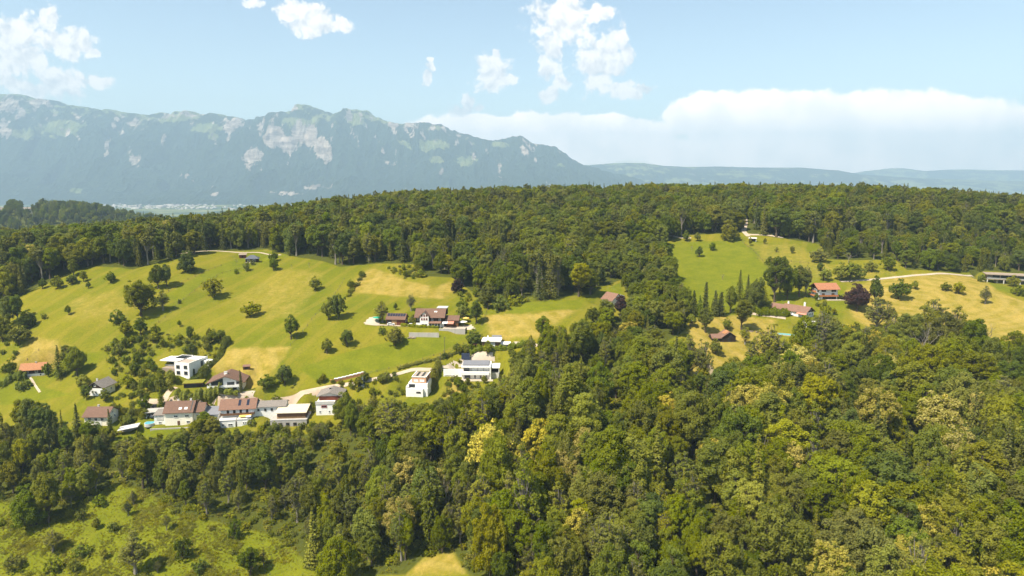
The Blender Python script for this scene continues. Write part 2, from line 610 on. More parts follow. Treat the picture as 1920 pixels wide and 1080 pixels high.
HALF_HAY = [world_poly(p) for p in (
    [(1395, 455), (1500, 455), (1550, 490), (1700, 512), (1640, 524), (1520, 530), (1450, 510)],
    [(430, 560), (520, 500), (620, 505), (560, 600), (450, 610)],
    [(120, 560), (220, 540), (290, 560), (230, 610), (110, 610)])]
LAWN = [world_poly(p) for p in (
    [(305, 556), (345, 532), (420, 494), (455, 482), (486, 484), (420, 510), (380, 532), (338, 566)],
    [(420, 494), (490, 470), (545, 478), (500, 490), (430, 520), (395, 520)],
    [(1240, 455), (1390, 450), (1440, 505), (1430, 540), (1300, 610), (1262, 540)],
    [(690, 650), (760, 632), (880, 628), (830, 660), (700, 700), (600, 720), (560, 690)],
    [(1125, 548), (1165, 528), (1168, 556), (1130, 560)],
    [(1580, 560), (1600, 575), (1560, 590), (1545, 570)],
    [(955, 575), (1000, 565), (1095, 562), (1085, 582), (960, 588)],
    [(1830, 520), (1860, 530), (1930, 545), (1930, 560), (1860, 540)],
    [(60, 720), (180, 690), (190, 660), (120, 660), (90, 700), (0, 730), (0, 760), (140, 740)],
    [(270, 800), (340, 808), (340, 822), (260, 822)])]
BARE = [world_poly(p) for p in (
    [(683, 603), (700, 592), (712, 596), (708, 606)],
    [(1300, 700), (1330, 680), (1345, 700), (1320, 725)])]


# ------------------------------------------------------------------ the ground sheet
GROUND_MAT = ground_material()


def axis(lo, hi, fine_lo, fine_hi, step):
    left = fine_lo - np.cumsum(step * 1.18 ** np.arange(1, 60))
    right = fine_hi + np.cumsum(step * 1.18 ** np.arange(1, 60))
    left, right = left[left > lo][::-1], right[right < hi]
    return np.concatenate([[lo], left, np.arange(fine_lo, fine_hi + 0.01, step), right, [hi]])


def build_ground():
    xs = axis(-2400, 2600, -400, 520, 2.0)
    ys = axis(-1400, 2600, 180, 640, 2.0)
    X, Y = np.meshgrid(xs, ys)
    Z = ground_z(X, Y)
    dry = np.zeros_like(X)
    for p in HAY:
        dry = np.maximum(dry, 0.92 * soft_poly(p, X, Y, 6.0))
    for p in HALF_HAY:
        dry = np.maximum(dry, 0.45 * soft_poly(p, X, Y, 9))
    lush = np.zeros_like(X)
    for p in LAWN:
        lush = np.maximum(lush, soft_poly(p, X, Y, 3.5))
    lush = np.maximum(lush, soft_poly(BRAMBLE, X, Y, 6) * 0.9)
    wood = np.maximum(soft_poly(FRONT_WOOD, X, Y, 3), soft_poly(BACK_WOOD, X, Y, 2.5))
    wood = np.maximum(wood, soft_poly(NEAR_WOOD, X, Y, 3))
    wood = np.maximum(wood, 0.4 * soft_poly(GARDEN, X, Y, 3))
    bare = np.zeros_like(X)
    for p in BARE:
        bare = np.maximum(bare, soft_poly(p, X, Y, 1.5))
    wood *= 1 - bare
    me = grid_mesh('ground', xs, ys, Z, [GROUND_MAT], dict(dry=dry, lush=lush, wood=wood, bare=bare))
    tag(link(bpy.data.objects.new('ground', me)), kind='structure')


def valley_material():
    m, nt, out = material('valley_fields')
    pos = nt.new('ShaderNodeNewGeometry').outputs['Position']
    vo = nt.new('ShaderNodeTexVoronoi')
    nt.l.new(pos, vo.inputs['Vector'])
    vo.inputs['Scale'].default_value = 0.004
    s = nt.new('ShaderNodeSeparateColor')
    nt.l.new(vo.outputs['Color'], s.inputs[0])
    c = nt.mix(s.outputs[0], (0.07, 0.10, 0.03), (0.20, 0.20, 0.06))
    c = nt.mix(nt.ss(nt.noise(pos, 0.002, 4), 0.48, 0.56), c, (0.035, 0.06, 0.025))
    principled(nt, out, c, 0.95, 0.1)
    return m


def mountain_material():
    m, nt, out = material('mountain_slopes')
    geo = nt.new('ShaderNodeNewGeometry')
    pos = geo.outputs['Position']
    rock, alp = nt.attr('rock'), nt.attr('alp')
    n1 = nt.noise(pos, 0.004, 7, 0.66)
    n2 = nt.noise(pos, 0.0016, 6, 0.6)
    n3 = nt.noise(pos, 0.02, 4, 0.7)
    strat = nt.noise(nt.vmul(pos, (0.6, 0.6, 3.5)), 0.006, 6, 0.65)
    forest = nt.mix(nt.ss(n3, 0.3, 0.7), (0.018, 0.036, 0.024), (0.048, 0.074, 0.036))
    mead = nt.mix(nt.ss(n1, 0.35, 0.65), (0.13, 0.18, 0.055), (0.24, 0.26, 0.10))
    stone = nt.mix(nt.ss(strat, 0.36, 0.62), (0.26, 0.21, 0.17), (0.60, 0.49, 0.40))
    run = nt.noise(nt.vmul(pos, (1.0, 0.16, 0.22)), 0.0075, 7, 0.68, 0.6)
    ja = nt.m('MULTIPLY', nt.m('SUBTRACT', n1, 0.5), 2.2)
    jb = nt.m('MULTIPLY', nt.m('SUBTRACT', n2, 0.5), 0.9)
    c = nt.mix(nt.ss(nt.m('ADD', nt.m('ADD', alp, ja), jb), 0.45, 0.53), forest, mead)
    c = nt.mix(nt.ss(nt.m('ADD', nt.m('ADD', rock, nt.m('MULTIPLY', nt.m('SUBTRACT', run, 0.5), 2.4)), nt.m('MULTIPLY', nt.m('SUBTRACT', n1, 0.5), 1.4)), 0.50, 0.60), c, stone)
    principled(nt, out, c, 0.95, 0.05, nt.bump(nt.m('ADD', n1, nt.m('MULTIPLY', run, 1.4)), 1.0, 150))
    return m


RIDGE = [(-700, 200), (-300, 168), (-120, 186), (0, 178), (30, 176), (50, 182), (66, 187), (90, 189), (104, 188), (108, 190), (118, 201), (170, 203), (215, 207), (265, 215),
         (287, 219), (297, 210), (330, 213), (345, 209), (362, 210), (385, 216), (415, 215), (445, 221), (470, 229), (490, 224), (518, 217), (535, 216), (552, 210),
         (562, 206), (566, 198), (580, 194), (597, 203), (610, 210), (625, 214), (650, 209), (668, 207), (690, 210), (705, 217), (725, 226), (760, 233), (785, 232),
         (805, 229), (825, 234), (850, 246), (880, 252), (905, 262), (925, 265), (940, 258), (962, 256), (975, 257), (1000, 268), (1040, 276), (1055, 284), (1075, 300),
         (1100, 310), (1130, 321), (1180, 331), (1240, 348), (1320, 380)]


def skyline(points, d):
    a, b = [], []
    for (u, v) in points:
        k = pixel_dir(u, v)
        a.append(k[0] / k[1] * d)
        b.append(CZ + k[2] / k[1] * d)
    return np.array(a), np.array(b)


def build_mountain():
    D = 11500.0
    rx, rz = skyline(RIDGE, D)
    xs = np.arange(-15000, 3600, 38.0)
    ys = np.concatenate([np.arange(7900, 11900, 38.0), np.arange(11900, 14500, 160.0)])
    X, Y = np.meshgrid(xs, ys)
    top = np.interp(X, rx, rz) + (fbm(X / 160, X * 0 + 5, 4, 15, 0.6, ridged=True) - 0.6) * 80
    foot = 8350 + (fbm(X / 1500, Y * 0 + 3, 3, 21) - 0.5) * 700
    crest = D
    t = np.clip((Y - foot) / (crest - foot), 0, 1)
    wx = X + (fbm(X / 900, Y / 900, 3, 31) - 0.5) * 900
    spur = fbm(wx / 820, Y / 4200, 5, 41, 0.62, ridged=True)
    gully = fbm(wx / 330, Y / 900, 4, 51, 0.6, ridged=True)
    prof = 0.55 * t ** 1.25 + 0.45 * smooth((t - 0.35) / 0.65) ** 1.1
    prof = prof + (spur - 0.55) * 0.58 * np.sin(np.pi * np.clip(t, 0, 1)) ** 0.8 * (0.4 + 0.6 * t)
    prof = prof + (gully - 0.5) * 0.26 * np.sin(np.pi * t) ** 0.7
    crag = fbm(X / 170, Y / 260, 3, 91, 0.6, ridged=True)
    prof = prof + (crag - 0.5) * 0.10 * smooth((t - 0.3) / 0.4) * (1 - smooth((t - 0.93) / 0.07))
    back = smooth((Y - crest) / 2600.0)
    edge = np.abs(Y - crest) / 38.0
    H = top - (VALLEY - 4)
    Z = VALLEY - 4 + H * np.clip(prof, 0, 0.997) * (1 - 0.7 * back)
    Z = np.where(edge < 0.6, np.maximum(Z, top), Z)
    near = np.clip(1 - np.abs(Y - crest) / 260.0, 0, 1)
    Z = np.minimum(Z, top - (1 - near) * 12)
    gz_y, gz_x = np.gradient(Z, ys, xs)
    slope = np.hypot(gz_x, gz_y)
    k = (Z - VALLEY) / np.maximum(H, 200)
    el = (Z - CZ) / 1500.0
    rock = smooth((slope - 1.05) / 0.9) * smooth((el - 0.30) / 0.4) * 0.60 + 0.16 * smooth((el - 0.5) / 0.3)
    alp = 0.34 * smooth((el - 0.42) / 0.35) + 0.26 * smooth((t - 0.72) / 0.25) - 0.55 * smooth((slope - 0.85) / 0.6)
    U, V = to_pix(X, Y, Z)
    # bare cliffs, scree runs and clearings, each at its place on the range
    for (u, v, ru, rv, s) in [(518, 256, 24, 28, 1.25), (540, 272, 26, 22, 1.25), (560, 250, 16, 24, 1.1), (582, 256, 20, 28, 1.25), (602, 276, 20, 26, 1.25), (614, 294, 12, 16, 1.1), (475, 290, 24, 18, 1.05), (445, 232, 18, 12, 0.8),
                              (250, 228, 26, 16, 0.7), (20, 200, 32, 26, 0.8), (70, 192, 40, 8, 0.9), (10, 245, 16, 22, 0.7), (40, 225, 14, 30, 0.6), (200, 282, 7, 24, 0.75), (256, 302, 16, 18, 0.7), (245, 285, 8, 14, 0.7),
                              (400, 305, 9, 14, 0.7), (345, 328, 18, 7, 0.6), (590, 350, 50, 8, 0.8), (540, 362, 40, 6, 0.7), (690, 222, 20, 10, 0.6), (735, 306, 14, 8, 0.5), (150, 358, 10, 6, 0.6), (402, 365, 10, 5, 0.7)]:
        q = np.hypot((U - u) / ru, (V - v) / rv)
        rock = np.maximum(rock, 0.95 * s * (1 - smooth((q - 0.2) / 1.2)))
    rr = np.random.default_rng(8)
    for _ in range(90):            # scree runs and gullies below the crest
        u = rr.uniform(-60, 1060)
        v = np.interp(u, [p[0] for p in RIDGE], [p[1] for p in RIDGE]) + abs(rr.normal(0, 34)) + 6
        lean, ru, rv, s = rr.normal(0.25, 0.35), rr.uniform(2.5, 7), rr.uniform(7, 24), rr.uniform(0.45, 0.85)
        q = np.hypot((U - u - lean * (V - v)) / ru, (V - v) / rv)
        rock = np.maximum(rock, s * (1 - smooth((q - 0.2) / 1.1)))
    band = smooth((t - 0.80) / 0.06) * (1 - smooth((t - 0.93) / 0.05)) * fbm(X / 700, Y / 500, 4, 111)
    rock = np.maximum(rock, smooth((band - 0.52) / 0.12) * 0.45)
    for (u, v, ru, rv, s) in [(120, 240, 80, 22, 0.8), (60, 250, 40, 16, 0.7), (390, 238, 40, 16, 0.8), (330, 222, 40, 10, 0.8), (560, 232, 40, 16, 0.8), (660, 222, 60, 14, 0.8), (400, 255, 18, 10, 0.7),
                              (800, 272, 60, 14, 0.9), (870, 300, 34, 16, 0.9), (815, 300, 20, 8, 0.8), (760, 270, 26, 12, 0.7), (940, 272, 30, 8, 0.7), (1050, 310, 14, 8, 0.8), (145, 357, 20, 7, 0.9), (820, 240, 30, 8, 0.7)]:
        q = np.hypot((U - u) / ru, (V - v) / rv)
        alp = np.maximum(alp, 0.85 * s * (1 - smooth((q - 0.2) / 1.2)))
    me = grid_mesh('mountain', xs, ys, Z, [mountain_material()], dict(rock=rock, alp=np.clip(alp, 0, 1)))
    tag(link(bpy.data.objects.new('mountain', me)), kind='structure')


def far_range(name, pts, D, width, seed):
    rx, rz = skyline(pts, D)
    xs = np.arange(rx[0], rx[-1], width / 26.0)
    ys = np.linspace(D - width, D + width * 0.8, 40)
    X, Y = np.meshgrid(xs, ys)
    top = np.interp(X, rx, rz)
    t = 1 - np.abs(Y - D) / np.where(Y < D, width, width * 0.8)
    n = fbm(X / 1400, Y / 1400, 4, seed, 0.5, ridged=True)
    Z = VALLEY - 5 + (top - VALLEY + 5) * np.clip(smooth(t) + (n - 0.6) * 0.35 * np.sin(np.pi * np.clip(t, 0, 1)), 0, 1)
    me = grid_mesh(name, xs, ys, Z, [MATS['mountain_slopes']], dict(rock=np.zeros_like(Z), alp=np.clip(fbm(X / 900, Y / 900, 3, seed + 3) * 0.75, 0, 1)))
    tag(link(bpy.data.objects.new(name, me)), kind='structure')


HILL_TOP = [(-500, 372), (-200, 380), (0, 391), (60, 388), (140, 392), (180, 397), (215, 408), (260, 414), (300, 424), (340, 434), (420, 452), (520, 480)]


def hill_z(x, y):
    rx, rz = skyline(HILL_TOP, 1500.0)
    top = np.interp(x, rx, rz)
    t = 1 - np.abs(y - 1500) / np.where(y < 1500, 620.0, 700.0)
    return VALLEY - 3 + (top - VALLEY + 3) * smooth(np.clip(t, 0, 1)) + (fbm(x / 120, y / 120, 3, 77) - 0.5) * 8


def build_far():
    vs_ = 26000.0
    me = np_mesh('valley_floor', np.array([[-vs_, -7000, VALLEY - 2], [vs_, -7000, VALLEY - 2], [vs_, 21000, VALLEY - 2], [-vs_, 21000, VALLEY - 2]]), np.array([[0, 1, 2, 3]]), [valley_material()])
    tag(link(bpy.data.objects.new('valley_floor', me)), kind='structure')
    build_mountain()
    far_range('far_hills', [(880, 340), (1000, 325), (1060, 314), (1110, 309), (1150, 306), (1200, 306), (1240, 311), (1290, 313), (1350, 312), (1420, 314), (1500, 314), (1560, 319), (1600, 326), (1700, 333), (1900, 340), (2300, 345)], 14500.0, 3000.0, 61)
    far_range('distant_hills', [(1300, 340), (1480, 330), (1560, 324), (1600, 325), (1640, 319), (1680, 315), (1700, 318), (1720, 321), (1780, 318), (1830, 318), (1920, 320), (2100, 318), (2500, 330)], 18200.0, 3200.0, 71)
    xs = np.arange(-2300, -180, 14.0)
    ys = np.arange(860, 2240, 16.0)
    X, Y = np.meshgrid(xs, ys)
    Z = hill_z(X, Y)
    wood = np.ones_like(X)
    U, V = to_pix(X, Y, Z)
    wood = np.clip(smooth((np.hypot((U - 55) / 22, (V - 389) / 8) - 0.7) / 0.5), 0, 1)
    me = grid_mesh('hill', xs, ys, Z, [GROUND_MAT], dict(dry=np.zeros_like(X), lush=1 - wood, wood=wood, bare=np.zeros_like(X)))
    tag(link(bpy.data.objects.new('hill', me)), kind='structure')


# ------------------------------------------------------------------ foliage
def leaf_material(name, dark, light, trans=0.30, drift=False):
    m, nt, out = material(name)
    oi = nt.new('ShaderNodeObjectInfo')
    lv = nt.attr('lv')
    f = nt.m('ADD', nt.m('MULTIPLY', oi.outputs['Random'], 0.55), nt.m('MULTIPLY', lv, 0.45))
    if drift:       # a thicket: tone changes from place to place, not from clump to clump
        pos = nt.new('ShaderNodeNewGeometry').outputs['Position']
        f = nt.m('ADD', nt.m('MULTIPLY', lv, 0.35), nt.m('MULTIPLY', nt.ss(nt.noise(pos, 0.09, 5, 0.65), 0.35, 0.68), 0.65))
    c = nt.mix(f, dark, light)
    hs = nt.new('ShaderNodeHueSaturation')
    nt.put(hs.inputs['Hue'], nt.lin(nt.m('FRACT', nt.m('MULTIPLY', oi.outputs['Random'], 7.31)), 0, 1, 0.494, 0.507))
    nt.put(hs.inputs['Value'], nt.lin(nt.m('FRACT', nt.m('MULTIPLY', oi.outputs['Random'], 13.7)), 0, 1, 0.76, 1.22))
    nt.put(hs.inputs['Saturation'], nt.lin(nt.m('FRACT', nt.m('MULTIPLY', oi.outputs['Random'], 3.9)), 0, 1, 0.86, 1.06))
    nt.l.new(c, hs.inputs['Color'])
    p = nt.new('ShaderNodeBsdfPrincipled')
    nt.l.new(hs.outputs[0], p.inputs['Base Color'])
    p.inputs['Roughness'].default_value = 0.6
    p.inputs['Specular IOR Level'].default_value = 0.18
    t = nt.new('ShaderNodeBsdfTranslucent')
    nt.l.new(hs.outputs[0], t.inputs['Color'])
    mx = nt.new('ShaderNodeMixShader')
    mx.inputs[0].default_value = trans
    nt.l.new(p.outputs[0], mx.inputs[1])
    nt.l.new(t.outputs[0], mx.inputs[2])
    nt.l.new(mx.outputs[0], out.inputs['Surface'])
    return m


LEAF = dict(
    deep=leaf_material('leaf_deep_green', (0.108, 0.146, 0.004), (0.200, 0.240, 0.008), 0.47),
    mid=leaf_material('leaf_mid_green', (0.155, 0.185, 0.005), (0.265, 0.280, 0.009), 0.46),
    bright=leaf_material('leaf_bright_green', (0.195, 0.222, 0.005), (0.310, 0.312, 0.009), 0.48),
    olive=leaf_material('leaf_olive', (0.180, 0.188, 0.008), (0.300, 0.285, 0.014), 0.48),
    grey=leaf_material('leaf_grey_green', (0.190, 0.198, 0.020), (0.325, 0.310, 0.042), 0.48),
    yellow=leaf_material('leaf_yellow_green', (0.235, 0.238, 0.006), (0.360, 0.338, 0.011), 0.48),
    blue=leaf_material('leaf_blue_green', (0.100, 0.138, 0.018), (0.180, 0.212, 0.034), 0.42),
    dark=leaf_material('needle_dark', (0.060, 0.080, 0.005), (0.135, 0.146, 0.011), 0.25),
    needle=leaf_material('needle_olive', (0.105, 0.114, 0.007), (0.200, 0.192, 0.016), 0.25),
    purple=leaf_material('leaf_copper', (0.042, 0.020, 0.018), (0.100, 0.048, 0.042), 0.25),
    silver=leaf_material('needle_silver', (0.14, 0.18, 0.19), (0.24, 0.29, 0.30), 0.2),
    cream=leaf_material('catkins_cream', (0.34, 0.28, 0.022), (0.52, 0.42, 0.060), 0.3),
    bramble=leaf_material('leaf_bramble', (0.225, 0.230, 0.006), (0.37, 0.335, 0.013), 0.42, True),
)
BARK = simple_mat('bark_brown', (0.11, 0.085, 0.06), 0.95, 0.1, 0.35, 1.5, streak=True)
BARK_GREY = simple_mat('bark_grey', (0.24, 0.21, 0.17), 0.95, 0.1, 0.3, 1.5, streak=True)


def cards(C, N, size, rng, aspect=0.62):
    """leaf sprays: one small kite each at C facing N"""
    n = len(C)
    N = N / np.maximum(np.linalg.norm(N, axis=1, keepdims=True), 1e-9)
    r = rng.normal(size=(n, 3))
    T = np.cross(N, r)
    T /= np.maximum(np.linalg.norm(T, axis=1, keepdims=True), 1e-9)
    B = np.cross(N, T)
    s = (size * rng.uniform(0.6, 1.35, n))[:, None]
    bend = N * s * rng.uniform(-0.25, 0.25, (n, 1))
    v = np.stack([C - T * s, C - B * s * aspect + bend, C + T * s * rng.uniform(0.7, 1.1, (n, 1)), C + B * s * aspect + bend], 1)
    return v.reshape(-1, 3)


def crown_mesh(name, V, mat, rng, lv=None):
    n = len(V) // 4
    faces = np.arange(n * 4).reshape(n, 4)
    if lv is None:
        lv = rng.uniform(0, 1, n)
    return np_mesh(name, V, faces, [mat], False, {'lv': ('FACE', lv)})


def tube(path, radii, sides=5):
    path = np.array(path, float)
    k = len(path)
    vs_, fs = [], []
    for i in range(k):
        d = path[min(i + 1, k - 1)] - path[max(i - 1, 0)]
        d /= max(np.linalg.norm(d), 1e-9)
        ref = np.array([1.0, 0, 0]) if abs(d[0]) < 0.8 else np.array([0, 1.0, 0])
        a = np.cross(d, ref)
        a /= np.linalg.norm(a)
        b = np.cross(d, a)
        for j in range(sides):
            an = 2 * math.pi * j / sides
            vs_.append(path[i] + (a * math.cos(an) + b * math.sin(an)) * radii[i])
    for i in range(k - 1):
        for j in range(sides):
            j2 = (j + 1) % sides
            fs.append((i * sides + j, i * sides + j2, (i + 1) * sides + j2, (i + 1) * sides + j))
    return vs_, fs


class Wood:
    def __init__(self):
        self.v, self.f = [], []

    def add(self, path, radii, sides=5):
        a, b = tube(path, radii, sides)
        o = len(self.v)
        self.v += a
        self.f += [tuple(i + o for i in q) for q in b]

    def mesh(self, name, mat):
        return np_mesh(name, np.array(self.v), np.array(self.f), [mat], True)


def trunk_path(h, rng, lean=0.03):
    dx, dy = rng.normal(0, lean, 2) * h
    return lambda t: np.array([dx * t * t + 0.15 * math.sin(3 * t + dx), dy * t * t, h * t])


def unit(v):
    return v / np.maximum(np.linalg.norm(v, axis=-1, keepdims=True), 1e-9)


def make_broadleaf(h, wd, seed, puffs=46, leaf=0.42, fill=1.0, low=0.16, shape='oval', bark=None, mat='mid', blossom=False, sparse=False, ivy=False):
    rng = np.random.default_rng(seed)
    tp = trunk_path(h * 0.82, rng)
    wood = Wood()
    r0 = 0.016 * h + 0.1
    ts = np.linspace(0, 1, 7)
    wood.add([tp(t) for t in ts], [r0 * (1 - 0.85 * t) * (1.35 if t == 0 else 1) for t in ts], 6)
    cz = h * (low + 1) / 2
    C, PR, CEN = [], [], []
    ga = math.pi * (3 - math.sqrt(5))
    # several leaders, each with a crown of its own, make the outline uneven
    nl = {'wide': 6, 'oval': 5, 'egg': 3, 'tall': 4}[shape]
    tall = {'wide': 0.80, 'oval': 1.0, 'egg': 1.0, 'tall': 1.12}[shape]
    lead = []
    for j in range(nl):
        an = 2 * math.pi * (j + rng.uniform(-0.3, 0.3)) / nl + seed
        off = 0.0 if j == 0 else rng.uniform(0.16, 0.30) * wd
        sw = wd * (rng.uniform(0.26, 0.34) if j == 0 else rng.uniform(0.17, 0.27))
        topz = h if j == 0 else h * rng.uniform(0.66, 0.95)
        botz = h * max(low + rng.uniform(-0.06, 0.16), -0.2)
        sh = (topz - botz) / 2 * (0.97 if j == 0 else rng.uniform(0.7, 0.95) / tall)
        lead.append((off * math.cos(an), off * math.sin(an), topz - sh, sw, sh))
    wts = np.array([l_[3] * l_[4] for l_ in lead])
    wts = wts / wts.sum()
    for j, (lx, ly, lz, sw, sh) in enumerate(lead):
        nj = max(6, int(puffs * 2.3 * wts[j]))
        for i in range(nj):
            zz = np.clip(1 - 1.8 * (i + 0.5) / nj + rng.normal(0, 0.07), -0.9, 1)
            an = i * ga + rng.normal(0, 0.4)
            rr = math.sqrt(max(0, 1 - zz * zz)) * (1.0 - (0.28 * max(zz, 0) if shape in ('egg', 'tall') else 0.0))
            k = rng.uniform(0.72, 1.0) if rng.random() < 0.82 else rng.uniform(0.3, 0.7)
            k *= 1 + rng.normal(0, 0.09)
            C.append([lx + math.cos(an) * rr * sw * k, ly + math.sin(an) * rr * sw * k, min(lz + zz * sh * k, h * 0.985)])
            CEN.append([lx, ly, lz - 0.3 * sh])
            PR.append(wd * rng.uniform(0.045, 0.108) * (0.8 if sparse else 1.0))
    C, PR = np.array(C), np.array(PR)
    allC, allN, allL, isb = [], [], [], []
    for c, pr, cen in zip(C, PR, CEN):
        t = np.clip((c[2] / (h * 0.82)) * rng.uniform(0.45, 0.75), 0.12, 0.97)
        st = tp(t)
        mid = (st * 0.5 + c * 0.5) + np.array([0, 0, -0.06 * h * rng.random()])
        rb = 0.05 + 0.008 * h * rng.uniform(0.4, 1)
        wood.add([st, mid, c], [rb, rb * 0.6, rb * 0.22], 4)
        if sparse:
            for _ in range(2):
                e = c + unit(rng.normal(size=3) + np.array([0, 0, 0.6])) * pr * rng.uniform(0.9, 1.7)
                wood.add([c * 0.7 + mid * 0.3, (c + e) / 2, e], [0.05, 0.035, 0.015], 3)
        n = int(fill * 17 * (pr / leaf) ** 2 * rng.uniform(0.55, 1.15)) + 6
        outw = unit(c - np.array(cen))
        nv = unit(rng.normal(size=(n, 3)))
        keep = nv @ outw > rng.uniform(-0.7, -0.1)
        nv = nv[keep]
        n = len(nv)
        sq = np.array([0.95, 0.95, 1.1])
        pos = c + nv * sq * pr * rng.uniform(0.72, 1.12, (n, 1)) * (1 + 0.18 * np.sin(nv[:, :1] * 7 + nv[:, 1:2] * 5))
        jit = unit(rng.normal(size=(n, 3)))
        allC.append(pos)
        allN.append(unit(nv * 0.9 + outw * 0.35 + np.array([0, 0, 0.04]) + jit * 0.95))
        allL.append(np.clip(rng.normal(0.5, 0.22, n) + rng.normal(0, 0.12), 0, 1))
        top = (c[2] > cz - 0.1 * h) or rng.random() < 0.3
        isb.append(np.full(n, top) & (nv[:, 2] > -0.2) & (rng.random(n) < 0.86))
    if ivy:
        zz = rng.uniform(0.02, 0.75, 420)
        an = rng.uniform(0, 2 * math.pi, 420)
        st = np.array([tp(t) for t in zz])
        nv = np.stack([np.cos(an), np.sin(an), rng.uniform(-0.2, 0.5, 420)], -1)
        allC.append(st + nv * (r0 + rng.uniform(0.15, 0.9, (420, 1)) * (1 + 0.3 * np.sin(zz * 30))[:, None]))
        allN.append(nv)
        allL.append(rng.uniform(0, 0.6, 420))
        isb.append(np.zeros(420, bool))
    PC, PN, PL, IB = np.concatenate(allC), np.concatenate(allN), np.concatenate(allL), np.concatenate(isb)
    ok = PC[:, 2] > 0.15
    PC, PN, PL, IB = PC[ok], PN[ok], PL[ok], IB[ok]
    # scale so that the tree is exactly h tall and wd wide
    res = dict(h=float(PC[:, 2].max()), w=float(np.percentile(np.hypot(PC[:, 0], PC[:, 1]), 97) * 2))
    if blossom:
        a, b = ~IB, IB
        res['blossom'] = crown_mesh('blossom', cards(PC[b] * np.array([1.02, 1.02, 1.0]), PN[b], leaf * 0.85, rng), LEAF['cream'], rng, PL[b])
        PC, PN, PL = PC[a], PN[a], PL[a]
    res['crown'] = crown_mesh('crown', cards(PC, PN, leaf, rng), LEAF[mat], rng, PL)
    res['trunk'] = wood.mesh('trunk', bark or BARK)
    return res


def make_spruce(h, wd, seed, mat='dark', droop=0.35, leaf=0.42, dens=1.0, power=0.85, start=0.07):
    rng = np.random.default_rng(seed)
    tp = trunk_path(h, rng, 0.01)
    wood = Wood()
    ts = np.linspace(0, 1, 6)
    wood.add([tp(t) for t in ts], [(0.014 * h + 0.08) * (1 - 0.93 * t) for t in ts], 6)
    C, N, L = [], [], []
    z = start
    while z < 0.985:
        rad = wd / 2 * (1 - z) ** power * rng.uniform(0.82, 1.12)
        nb = max(4, int(6 + 7 * (1 - z)))
        a0 = rng.uniform(0, 6.28)
        for j in range(nb):
            an = a0 + 2 * math.pi * j / nb + rng.normal(0, 0.15)
            ln = rad * rng.uniform(0.72, 1.15)
            d = np.array([math.cos(an), math.sin(an), 0])
            k = max(3, int(dens * (ln / 0.30)))
            s = rng.uniform(0.12, 1.0, k)
            p = tp(z) + d * (ln * s)[:, None] + np.array([0, 0, 1.0]) * (0.10 * ln * s - droop * ln * s * s)[:, None]
            side = np.cross(d, [0, 0, 1.0])
            p = p + side * (rng.normal(0, 0.20, k) * ln * (0.35 + 0.5 * s))[:, None] + np.array([0, 0, 1]) * rng.normal(-0.10, 0.14, k)[:, None]
            C.append(p)
            N.append(unit(np.array([0, 0, 0.75]) + d * 0.55 + rng.normal(0, 0.42, (k, 3))))
            L.append(np.clip(0.25 + 0.6 * s + rng.normal(0, 0.18, k), 0, 1))
            if j % 2 == 0:
                wood.add([tp(z), tp(z) + d * ln * 0.8 + np.array([0, 0, -droop * 0.5 * ln])], [0.05, 0.015], 3)
        z += rng.uniform(0.028, 0.042) * (0.75 + 0.5 * (1 - z))
    tipz = rng.uniform(0.93, 1.0, 16)
    C.append(np.array([tp(t) for t in tipz]) + rng.normal(0, 0.1, (16, 3)))
    N.append(rng.normal(size=(16, 3)))
    L.append(rng.uniform(0.4, 1, 16))
    C, N, L = np.concatenate(C), np.concatenate(N), np.concatenate(L)
    ok = C[:, 2] > 0.1
    return dict(h=h, w=wd, crown=crown_mesh('crown', cards(C[ok], N[ok], leaf, rng, 0.5), LEAF[mat], rng, L[ok]), trunk=wood.mesh('trunk', BARK))


def make_pine(h, wd, seed, mat='needle'):
    r = make_broadleaf(h, wd, seed, puffs=26, leaf=0.40, fill=0.9, low=0.52, shape='egg', bark=BARK_GREY, mat=mat)
    return r


def make_dead(h, wd, seed, mat='grey', leaves=0):
    rng = np.random.default_rng(seed)
    wood = Wood()
    tips = []

    def grow(p, d, ln, rad, depth):
        q = p + d * ln
        m = (p + q) / 2 + rng.normal(0, 0.05, 3) * ln
        wood.add([p, m, q], [rad, rad * 0.8, rad * 0.55], 5 if depth < 2 else 3)
        if depth >= 5:
            tips.append(q)
            return
        for _ in range(2 if depth else 4):
            nd = unit(d + rng.normal(0, 0.42, 3) * np.array([wd / h * 2.2, wd / h * 2.2, 0.6]) + np.array([0, 0, 0.12]))
            grow(q - d * ln * rng.uniform(0, 0.25), nd, ln * rng.uniform(0.58, 0.8), rad * 0.6, depth + 1)
    grow(np.zeros(3), np.array([rng.normal(0, 0.05), rng.normal(0, 0.05), 1.0]), h * 0.34, 0.016 * h + 0.06, 0)
    v = np.array(wood.v)
    sc = h / v[:, 2].max()
    wood.v = list(v * sc)
    tips = np.array(tips) * sc
    n = max(60, leaves)
    idx = rng.integers(0, len(tips), n)
    C = tips[idx] + rng.normal(0, 0.5, (n, 3))
    crown = crown_mesh('crown', cards(C, rng.normal(size=(n, 3)), 0.16 if not leaves else 0.26, rng), LEAF[mat], rng)
    vv = np.array(wood.v)
    return dict(h=h, w=float(np.percentile(np.hypot(vv[:, 0], vv[:, 1]), 98) * 2), crown=crown, trunk=wood.mesh('trunk', BARK_GREY))


def make_bush(h, wd, seed, mat='mid', leaf=0.30, puffs=14, fill=0.8):
    return make_broadleaf(h, wd, seed, puffs=puffs, leaf=leaf, fill=fill, low=-0.25, shape='wide', mat=mat)


PROTO = {}


def add_proto(kind, maker, *args, **kw):
    PROTO.setdefault(kind, []).append(maker(*args, **kw))


